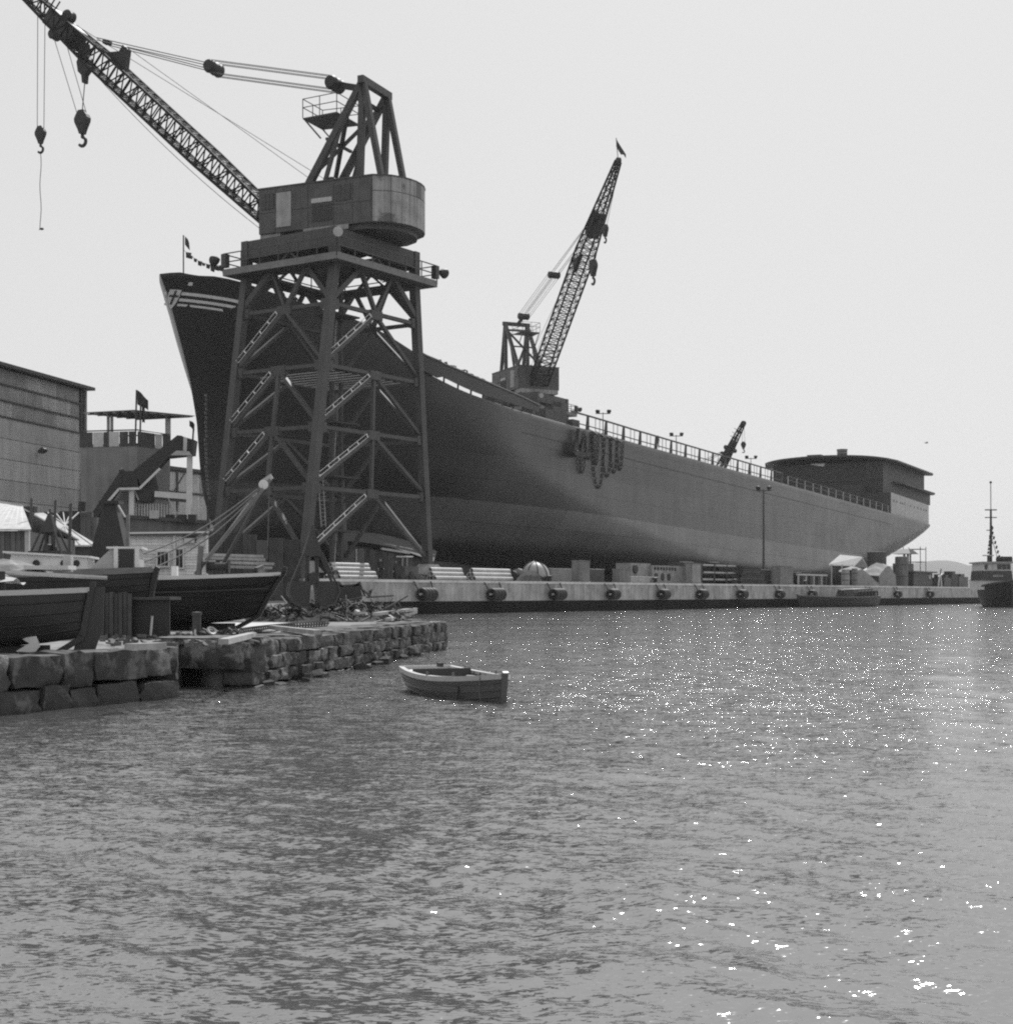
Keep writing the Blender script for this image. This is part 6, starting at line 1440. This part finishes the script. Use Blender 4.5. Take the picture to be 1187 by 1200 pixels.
    def tarp(px0, px1, ytop, t, lab, peak):
        a, b = QP(px0, t), QP(px1, t); h = EYE+(HY-ytop)/F*(a.y+b.y)/2-QZ; T = thing('tarpaulin_heap', lab, 'tarpaulin', (a+b)/2)
        rows = []
        for i in range(9):
            u = i/8; rows.append([a+(b-a)*(.5+(u-.5)*(1.0-.1*v))+QN*(v*3.0)+V(0, 0, max(.0, (h*(1-abs(u-peak)*1.0)*(0 if v == 0 else 1-.35*abs(v-.5)))+R_.uniform(-.12, .12) if v > 0 else 0)) for v in (0, .04, .3, .6, .9, 1.0)])
        MB().grid(rows).build('sheet', mat('tarp_grey', .22, .8, .4, .9, bump=.5, bscale=3), T)
    tarp(1004, 1030, 662, 3, 'sloping pale tarpaulin over goods right of the hut', .2); tarp(1030, 1050, 657, 3.5, 'peaked tarpaulin beside the grey silo', .55)
    # scaffold tower, low shed, trestle, heaps at the far end
    c = QP(1078, 9); T = thing('scaffold', 'thin scaffold tower with a small roof under the stern', 'scaffold', c)
    for dx in (0, 3): 
        for dy in (0, 3): MB().tube([c+QD*dx+QN*dy, c+QD*dx+QN*dy+V(0, 0, 7.0)], .07, 5).build('standard', steel, T)
    for z in (2.2, 4.4, 6.6):
        for p, q in ((V(0, 0, 0), QD*3), (QN*3, QN*3+QD*3), (V(0, 0, 0), QN*3), (QD*3, QD*3+QN*3)): MB().tube([c+p+V(0, 0, z), c+q+V(0, 0, z)], .06, 5).build('ledger', steel, T)
    c = QP(1063, 9); T = thing('watch_cabin', 'little raised cabin with a dark hipped roof under the stern overhang', 'cabin', c)
    zr = EYE+(HY-645)/F*c.y; MB().prism([c+QD*-1.6+QN*-.5, c+QD*1.6+QN*-.5, c+QD*1.6+QN*2, c+QD*-1.6+QN*2], (0, 0, zr-QZ-2.2)).build('base', steel, T)
    for dx in (-1.5, 0, 1.5): MB().beam(c+QD*dx+V(0, 0, zr-QZ-2.2), c+QD*dx+V(0, 0, zr-QZ-.5), .25).build('post', steel, T)
    MB().hexa([c+QD*x+QN*y+V(0, 0, zr-QZ+z) for z, s in ((-.6, 1), (.2, .4)) for x, y in ((-2.2*s, -1.2*s), (2.2*s, -1.2*s), (2.2*s, 2.2*s), (-2.2*s, 2.2*s))]).build('roof', black, T)
    bx_thing('store_shed', 'low dark store shed with a thin flat roof near the quay end', 'shed', 1070, 1092, 671, 4, 4, md, lambda T, a, b, h, body: (MB().prism([a-QN*.6-QD*.8+V(0, 0, h), b-QN*.6+QD*.8+V(0, 0, h), b+QN*4.4+QD*.8+V(0, 0, h), a+QN*4.4-QD*.8+V(0, 0, h)], (0, 0, .2)).build('roof', steel, T), MB().box(a+(b-a)*.85+V(0, 0, h*.7)-QN*.03, (.8, .06, .6), (QD, QN, Z1)).build('window', galv, T)))
    c = QP(1101, 2.5); T = thing('trestle', 'white trestle with splayed legs near the far quay end', 'trestle', c)
    for s in (-1, 1): MB().beam(c+QD*s*.9, c+QD*s*.3+V(0, 0, 1.9), .18).build('leg', white, T)
    MB().beam(c-QD*.9+V(0, 0, 1.7), c+QD*1.2+V(0, 0, 2.1), .16).build('bar', white, T); MB().beam(c+V(0, 0, 1.8), c+QD*.6+V(0, 0, 3.0), .14).build('arm', steel, T)
    for k, (x0, x1, yt, lab) in enumerate(((1106, 1114, 677, 'dark crate pile next to the white trestle'), (1114.5, 1122, 673, 'tallest dark crate pile at the quay end'), (1123, 1134, 676, 'broad dark crate pile nearest the tug'))):
        bx_thing('crate_pile', lab, 'crates', x0, x1, yt, 3, 3, (steel, black, md)[k], lambda T, a, b, h, body: MB().prism([a+(b-a)*.2+V(0, 0, h), a+(b-a)*.6+V(0, 0, h), a+(b-a)*.6+QN*1.5+V(0, 0, h), a+(b-a)*.2+QN*1.5+V(0, 0, h)], (0, 0, .5)).build('top_crate', steel, T))
    # compressor near the worker
    T = thing('compressor', 'small compressor with a pale hood beside the crane leg', 'machine', QP(477, 2.2))
    MB().box(QP(477, 2.2, QZ+.75), (1.9, 1.0, .8), (QD, QN, Z1)).build('body', md, T); MB().box(QP(474.5, 2.2, QZ+1.95), (1.0, 1.0, .1), (QD, QN, Z1)).build('hood', white, T)
    for dx in (-.6, .6):
        MB().lathe([(0, -.08), (.32, -.08), (.36, 0), (.32, .08), (0, .08)], QP(477, 1.7, QZ+.36)+QD*dx, QN, 14).build('wheel', black, T); MB().beam(QP(474.5, 2.2, QZ+1.1)+QD*dx*.5, QP(474.5, 2.2, QZ+1.92)+QD*dx*.5, .06).build('hood_post', galv, T)
    # bollards on the coping
    for px, lab in ((644, 'squat iron bollard on the coping left of the tall concrete post'), (768, 'squat iron bollard on the coping below the engine crate'), (861, 'squat iron bollard on the coping below the timber stack'), (943, 'squat iron bollard on the coping by the low barrier')):
        tag(MB().lathe([(.3, 0), (.22, .08), (.2, .35), (.32, .45), (.3, .55), (0, .6)], QP(px, .45, QZ), n=14).build('bollard', black, org=QP(px, .45, QZ), smooth=True), lab, 'bollard', 'quay bollards')
quay_goods()
# ---------------------------------------------------------------- anchor chain hung over the ship's side, anchor
def chain():
    def side_pt(px, py):
        s = float(np.interp(px, _px, _ss)); p = SP(s, -BH, 0); Y = p.y; z = EYE+(HY-py)/F*Y; b = hull_side(s, min(z, z_deck(s)-.05)) if z < z_deck(s) else BH-.3
        return SP(s, -b-.22, z)
    T = thing('anchor_chain', 'heavy anchor chain hung in deep bights over the ship side', 'chain', side_pt(700, 520))
    lk = MB(); lk.torus((0, 0, 0), (0, 1, 0), .26, .085, 12, 6, (1.45, 1)); me = lk.mesh('chain_link', black, smooth=True)
    bights = (((675, 504), (685, 508), 554), ((683, 505), (693, 508), 538), ((692, 506), (708, 510), 572), ((694, 506), (700, 509), 545), ((705, 508), (716, 512), 559), ((714, 511), (723, 514), 554), ((722, 513), (729, 517), 551))
    for a, b, yb in bights:
        A, B = side_pt(*a), side_pt(*b); M_ = side_pt((a[0]+b[0])/2, yb); pts = []
        for u in np.linspace(-1, 1, 41): 
            x = (A+(B-A)*(u+1)/2); f = abs(u)**2.6; z = M_.z+((A.z if u < 0 else B.z)-M_.z)*f; s_ = float(np.interp(CX+F*x.x/x.y, _px, _ss)); p = V(x.x, x.y, z); pts.append(p)
        bt = MB(); acc = 0; last = pts[0]; i = 0; step = .36; path = [pts[0]]
        for p, q in zip(pts[:-1], pts[1:]):
            L = (q-p).length; n = max(1, int(L/.08))
            for k in range(n):
                c = p+(q-p)*(k+1)/n
                if (c-path[-1]).length >= step: path.append(c)
        part = None
        e = bpy.data.objects.new('bight', None)
        for k, (p, q) in enumerate(zip(path[:-1], path[1:])):
            d = (q-p).normalized(); u = SNX if k % 2 else SDX; u = (u-d*u.dot(d)).normalized(); v = d.cross(u)
            M4 = Matrix((( v.x, u.x, d.x, 0), (v.y, u.y, d.y, 0), (v.z, u.z, d.z, 0), (0, 0, 0, 1)))
            sub = MB(Matrix.Translation((p+q)/2) @ M4); sub.torus((0, 0, 0), (0, 1, 0), .155, .055, 9, 4, (1.45, 1)); bt.v += []; o_ = len(bt.v); bt.v += sub.v; bt.f += [[i_+o_ for i_ in f_] for f_ in sub.f]; bt.mi += sub.mi
        bpy.data.objects.remove(e)
        stuff(bt.build('bight', black, T, smooth=True))
    for px, py in ((697, 506.5), (704, 508.5), (712, 511), (718.5, 513), (725, 516)): MB().beam(side_pt(px-1, py-3)+SNX*.6, side_pt(px+1.5, py+2), .5, .14).build('chain_shoe', galv, T)
    A = thing('anchor', 'dark stockless anchor hanging at the left of the chain bights', 'anchor', side_pt(668, 533))
    c = lambda x, y: side_pt(x, y)-SNX*.35
    MB().beam(c(673, 503), c(670, 531), .4, .4).build('shank', black, A); MB().prism([c(662, 531.5), c(665, 535), c(674, 536), c(682, 534), (c(682, 531)), c(672, 531), c(667, 528)], -SNX*.7).build('crown', black, A)
    for x0, x1 in ((663, 668.5), (676, 671)): MB().prism([c(x0, 533), c(x1+1, 533), c((x0+x1)/2+2, 515)], -SNX*.4).build('fluke', black, A)
chain()
# ---------------------------------------------------------------- people
def person(label, foot, yaw, h=1.76, pose='stand', tone=.04, hat=True, skin_v=.32):
    """one skinned figure: torso, head, limbs with bent joints and stub fingers; material by height"""
    Zs = h/1.76; lean = {'stand': 0, 'lean': .16, 'walk': .04}[pose]
    J = {'pel': (0, 0, .95), 'wai': (lean*.3, 0, 1.1), 'che': (lean*.7, 0, 1.34), 'nec': (lean, 0, 1.48), 'hed': (lean+.02, 0, 1.58), 'top': (lean+.02, 0, 1.70)}
    E = [('pel', 'wai'), ('wai', 'che'), ('che', 'nec'), ('nec', 'hed'), ('hed', 'top')]
    rad = {'pel': .155, 'wai': .14, 'che': .17, 'nec': .06, 'hed': .095, 'top': .075}
    st = {'stand': .04, 'lean': .06, 'walk': .22}[pose]
    for s, n in ((1, 'l'), (-1, 'r')):
        J.update({'hip'+n: (0, s*.1, .88), 'kne'+n: (.05+s*st*.5, s*.11, .49), 'ank'+n: (s*st, s*.12, .08), 'toe'+n: (s*st+.17, s*.13, .045)})
        E += [('pel', 'hip'+n), ('hip'+n, 'kne'+n), ('kne'+n, 'ank'+n), ('ank'+n, 'toe'+n)]
        rad.update({'hip'+n: .10, 'kne'+n: .07, 'ank'+n: .055, 'toe'+n: .045})
        fw = {'stand': .08, 'lean': .34, 'walk': -s*.12}[pose]
        J.update({'sho'+n: (lean*.9, s*.19, 1.40), 'elb'+n: (lean*.6-.03+fw*.3, s*.26, 1.13), 'wri'+n: (lean*.4+.08+fw, s*.23, .90+(.12 if pose == 'lean' else 0)), 'han'+n: (lean*.4+.12+fw*1.15, s*.22, .82+(.12 if pose == 'lean' else 0))})
        E += [('che', 'sho'+n), ('sho'+n, 'elb'+n), ('elb'+n, 'wri'+n), ('wri'+n, 'han'+n)]
        rad.update({'sho'+n: .075, 'elb'+n: .052, 'wri'+n: .036, 'han'+n: .042})
    me = bpy.data.meshes.new('body'); keys = list(J); me.from_pydata([tuple(Vector(J[k])*Zs) for k in keys], [(keys.index(a), keys.index(b)) for a, b in E], [])
    o = bpy.data.objects.new('body', me); C.objects.link(o)
    md = o.modifiers.new('skin', 'SKIN'); ly = me.skin_vertices[0] if me.skin_vertices else None
    for i, k in enumerate(keys): ly.data[i].radius = (rad[k]*Zs*(.8 if k in ('pel', 'wai', 'che') else 1), rad[k]*Zs); ly.data[i].use_root = (k == 'pel')
    o.modifiers.new('sub', 'SUBSURF').levels = 1
    dg = bpy.context.evaluated_depsgraph_get(); m2 = bpy.data.meshes.new_from_object(o.evaluated_get(dg)); bpy.data.objects.remove(o)
    T = thing('person', label, 'person', foot)
    for v_ in ('cloth_%02d' % int(tone*100), 'skin_tone', 'boots'): pass
    for m in (mat('cloth_%03d' % int(tone*1000), tone, .9, .3, 5), mat('skin_tone_%02d' % int(skin_v*100), skin_v, .6, .1, 8), mat('boots', .02, .6, .2, 5), mat('trousers_%03d' % int(tone*1000), tone*.7, .9, .3, 5)): m2.materials.append(m)
    for p in m2.polygons:
        z = p.center.z/Zs; y = abs(p.center.y)/Zs
        p.material_index = 1 if z > 1.49 or (y > .17 and z < .93) else 2 if z < .1 else 3 if z < .95 and y < .2 else 0
        p.use_smooth = True
    b = link('body', m2, T, foot, (0, 0, yaw))
    if hat:
        hm = MB(); c = V(lean+.02, 0, 1.66)*Zs; hm.lathe([(.135, 0), (.11, .02), (.105, .06), (.07, .11), (0, .125)], c, n=12); link('cap', hm.mesh('cap', mat('cap_cloth', .05, .8, .3, 6), smooth=True), b, foot)
    return T
person('worker in dark overalls standing on the quay left of the crane leg', QP(446, 2.2), R(-70), 1.8, 'stand', .03)
person('second worker stooping beside the compressor on the quay', QP(462, 3.2), R(-20), 1.72, 'lean', .05)
for px, lab, ps in ((337, 'figure in dark clothes leaning at the forecastle rail beside another', 'lean'), (353, 'figure in dark clothes with a cap standing on the forecastle nearest the crane leg', 'stand')):
    s = float(np.interp(px, _px, _ss)); person(lab, SP(s, -deck_b(s)+.7, z_top(s)-1.0), R(-60), 1.8, ps, .03)
s = float(np.interp(778, _px, _ss)); person('lone figure standing at the deck rail between two floodlight posts', SP(s+.5, -BH+1.2, z_deck(s)+.25), R(-60), 2.3 if False else 1.85, 'stand', .03)
pp = P(143.5, 556, 130.6); person('person in dark clothes standing on the landing of the covered stairs', V(pp.x, pp.y, pp.z-1.05), R(-100), 1.75, 'stand', .04, False)
lt = MB(); lt.box(V(pp.x, pp.y, pp.z-1.12), (1.2, 1.0, .12))
lt.build('stair_landing', steel, STAND)
# ---------------------------------------------------------------- vessels at the far quay
def tug():
    c = P(1170, 0, 192); T = thing('harbour_tug', 'black-hulled harbour tug with a tall mast moored at the far end of the quay', 'tug', V(c.x, c.y, 0))
    M = Matrix.Translation(V(c.x+.3, c.y-3, -.6)) @ Matrix.Rotation(R(-104), 4, 'Z')
    rows = boat_rows(20, 6.6, 3.1, .75, .5, .4, .6, 4.2, n=24, m=10, full=.36)
    rows = [[(x-17, y, z) for x, y, z in r] for r in rows]
    h = MB(M)
    for s in (1, -1): h.grid([[(x, y*s, z) for x, y, z in r] for r in rows], flip=(s < 0))
    h.add([(x, y, z) for x, y, z in rows[0]]+[(x, -y, z) for x, y, z in rows[0][::-1]], [tuple(range(22))]); h.build('hull', mat('tug_black', .015, .5, .3, 1), T, smooth=True)
    dk = MB(M); dk.grid([[V(r[-1][0], r[-1][1]*.96, r[-1][2]-.4), V(r[-1][0], -r[-1][1]*.96, r[-1][2]-.4)] for r in rows]); dk.build('deck', steel, T)
    rl = MB(M)
    for s in (1, -1): rl.tube([V(r[-1][0], s*r[-1][1], r[-1][2]) for r in rows], .16, 6)
    rl.build('fender_rail', mat('fender_rope', .06, .9, .5, 3), T)
    X, Yv = V(1, 0, 0), V(0, 1, 0)
    zz = lambda y: EYE+(HY-y)/F*192
    x0 = lambda px: (px-CX)/F*192
    MB().hexa([V(x0(1150), 191, 2.2), V(x0(1187), 191, 2.2), V(x0(1193), 197, 2.2), V(x0(1150), 197, 2.2), V(x0(1149), 191.2, zz(679)), V(x0(1184), 191.2, zz(679)), V(x0(1192), 197, zz(679)), V(x0(1149), 197, zz(679))]).build('casing', white, T)
    wb = MB(); wb.hexa([V(x0(1147.5), 190.9, zz(680)), V(x0(1183), 190.9, zz(680)), V(x0(1187), 196, zz(680)), V(x0(1148), 196, zz(680)), V(x0(1148.5), 191, zz(669)), V(x0(1182), 191, zz(669)), V(x0(1186), 196, zz(669)), V(x0(1149), 196, zz(669))]); w_ = wb.build('wheelhouse', mat('tug_house', .05, .5, .2, 2), T)
    MB().hexa([V(x0(1149), 191.05, zz(669)+.01), V(x0(1181.5), 191.05, zz(669)+.01), V(x0(1185), 196, zz(669)+.01), V(x0(1149.5), 196, zz(669)+.01), V(x0(1149.5), 191.1, zz(660)), V(x0(1181), 191.1, zz(660)), V(x0(1185), 196, zz(660)), V(x0(1150), 196, zz(660))]).build('window_band', white, w_)
    for k, (a, b) in enumerate(((1150.5, 1153.5), (1154.5, 1158.5), (1159.5, 1164.5), (1165.5, 1170), (1171, 1175.5), (1176.5, 1180.5))):
        MB().box(V((x0(a)+x0(b))/2, 191.02, (zz(667.5)+zz(661.5))/2), (x0(b)-x0(a), .1, zz(661.5)-zz(667.5))).build('window', mat('tug_glass' if k not in (1, 2) else 'tug_glass_bright', .04 if k not in (1, 2) else .5, .2, .2, 2), w_)
    MB().prism([V(x0(1147), 190.6, zz(660)), V(x0(1184), 190.6, zz(660)), V(x0(1187), 196.4, zz(660)), V(x0(1147.5), 196.4, zz(660))], (0, 0, .18)).build('roof', mat('tug_roof', .3, .6, .2, 2), w_)
    ms = MB(); ms.tube([V(x0(1163.5), 193, zz(660)), V(x0(1163.5), 193, zz(597))], .19, 8, .13); m_ = ms.build('mast', black, T)
    MB().tube([V(x0(1163.5), 193, zz(598)), V(x0(1163.3), 193, zz(565))], .07, 6).build('topmast', galv, m_); MB().sphere(V(x0(1163.3), 193, zz(564.5)), .17).build('truck_light', black, m_)
    for y, w, hgt in ((597, 2.6/9.07*9/1.0*.28*3.6, .14), (606, .8*1.0, .12), (621, .6, .1)): MB().beam(V(x0(1163.5)-(.75 if y < 615 else .55), 193, zz(y)), V(x0(1163.5)+(.75 if y < 615 else .1), 193, zz(y)), .16, hgt).build('yard_arm', black, m_)
    for y in (628, 636): MB().sphere(V(x0(1163.5), 193, zz(y)), (.26, .26, .22)).build('mast_lamp', black, m_)
    MB().prism([V(x0(1164), 192.9, zz(614)), V(x0(1166.5), 192.9, zz(618)), V(x0(1164), 192.9, zz(624))], (0, .1, 0)).build('radar_bracket', black, m_)
    MB().tube([V(x0(1164), 193, zz(628)), V(x0(1176), 194, zz(660))], .04, 5).build('stay', rope, T); MB().tube([V(x0(1163.5), 193, zz(625)), V(x0(1158), 192, zz(660))], .03, 5).build('stay', rope, T)
    MB().beam(V(x0(1151), 192, zz(651)), V(x0(1164), 192, zz(651)), .2, .14).build('radar_scanner', galv, T); MB().beam(V(x0(1157.5), 192, zz(660)), V(x0(1157.5), 192, zz(651)), .3).build('radar_mast', steel, T)
    for px in (1170.5, 1175): MB().sphere(V(x0(px), 192.5, zz(655.5)), (.3, .3, .45)).build('searchlight', black, T); MB().tube([V(x0(px), 192.5, zz(660)), V(x0(px), 192.5, zz(656))], .1, 6).build('searchlight_post', black, T)
    MB().box(V(x0(1183), 193.5, (zz(660)+zz(652))/2), (1.1, 1.4, zz(652)-zz(660))).build('vent', black, T)
    for k in range(7):
        f = k/6; p = V(x0(1165+12*f), 193+.9*f, zz(622+33*f)); MB().prism([p, p+V(.22, 0, -.12), p+V(.12, 0, -.5), p+V(-.1, 0, -.4)], (0, .02, 0)).build('signal_flag', black, T)
        if k < 5: p = V(x0(1162-4*f*1.2), 193-.6*f, zz(628+26*f)); MB().prism([p, p+V(.2, 0, -.12), p+V(.1, 0, -.42), p+V(-.1, 0, -.35)], (0, .02, 0)).build('signal_flag', black, T)
    for k in range(6): MB().box(V(x0(1160.5+k*2.0), 190.88, zz(675)), (.12, .06, .26)).build('name_letter', galv, w_)
tug()
def launch():
    st, bw_ = QP(1019, -4.2, 0), QP(938, -2.6, 0); M, L = BM(st, bw_, -.5)
    o, rows = boat('launch', 'low dark launch with tyres along its rail moored against the quay', M, L, 4.2, 1.75, .25, .8, .2, .7, 2.2, mat('tug_black', .015), mat('launch_rail', .2, .7, .3, 2), deck=((.02, .96, -.3),), keel=.3, rail_w=.2)
    MB(M).hexa([V(.06*L, -1.3, 1.5), V(.40*L, -1.3, 1.5), V(.40*L, 1.3, 1.5), V(.06*L, 1.3, 1.5), V(.08*L, -1.1, 2.9), V(.37*L, -1.1, 2.75), V(.37*L, 1.1, 2.75), V(.08*L, 1.1, 2.9)]).build('casing', mat('tug_house', .05), o)
    MB(M).lathe([(0, .9), (.5, .85), (.55, .4), (.5, 0)], V(.46*L, .4, 1.8), n=12).build('winch', black, o)
    for k in range(6):
        MB(M).torus((.07*L+k*.055*L, 1.5+.05*k, 2.15-.02*k), (0, 1, 0), .42, .12, 14, 6).build('tyre', rubber, o)
    MB(M).box((.33*L, 1.6, 1.45), (2.2, .1, .5)).build('rail_plate', galv, o)
launch()
# ---------------------------------------------------------------- bunting at the bow, gull
B_ = thing('signal_bunting', 'string of small dark signal flags running from the bow staff to the crane', 'bunting', SP(2.2, -.8, z_top(2)))
a, b = SP(2.2, -.8, EYE+(HY-292)/F*146), P(262, 311, 134); MB().tube([a+(b-a)*t-V(0, 0, .5*math.sin(math.pi*t)) for t in np.linspace(0, 1, 10)], .025, 4).build('line', rope, B_)
for k in range(9):
    t = (k+.6)/9.5; p = a+(b-a)*t-V(0, 0, .5*math.sin(math.pi*t)); w_, h_ = random.uniform(.25, .6), random.uniform(.35, .7); MB().prism([p, p+V(w_, 0, -.1), p+V(w_*.8, 0, -h_), p+V(.02, 0, -h_*.8)], (0, .03, 0)).build('pennant', black, B_)
g = P(1085, 519, 260); T = thing('gull', 'gull gliding in the clear sky right of the deck house', 'bird', g)
MB().sphere(g, (.32, .12, .1)).build('body', steel, T); MB().add([g, g+V(-.1, .5, .2), g+V(-.5, .9, .3), g+V(.2, .4, .12)], [(0, 1, 2, 3)]).add([g, g+V(-.1, -.5, .2), g+V(-.6, -.9, .25), g+V(.2, -.4, .12)], [(0, 1, 2, 3)]).build('wing', steel, T)
# ---------------------------------------------------------------- summer haze over the water
def haze():
    hz = MB().box((0, 2600, 48), (9000, 5600, 98)).build('haze', [], org=(0, 2600, -1))
    m = bpy.data.materials.new('haze_air'); m.use_nodes = True; n = m.node_tree; n.nodes.clear()
    v = n.nodes.new('ShaderNodeVolumePrincipled'); o = n.nodes.new('ShaderNodeOutputMaterial')
    v.inputs['Color'].default_value = (.92, .92, .92, 1); v.inputs['Density'].default_value = HAZE; v.inputs['Anisotropy'].default_value = .2
    n.links.new(v.outputs[0], o.inputs['Volume']); hz.data.materials.append(m); stuff(hz)
HAZE = .00011
haze()
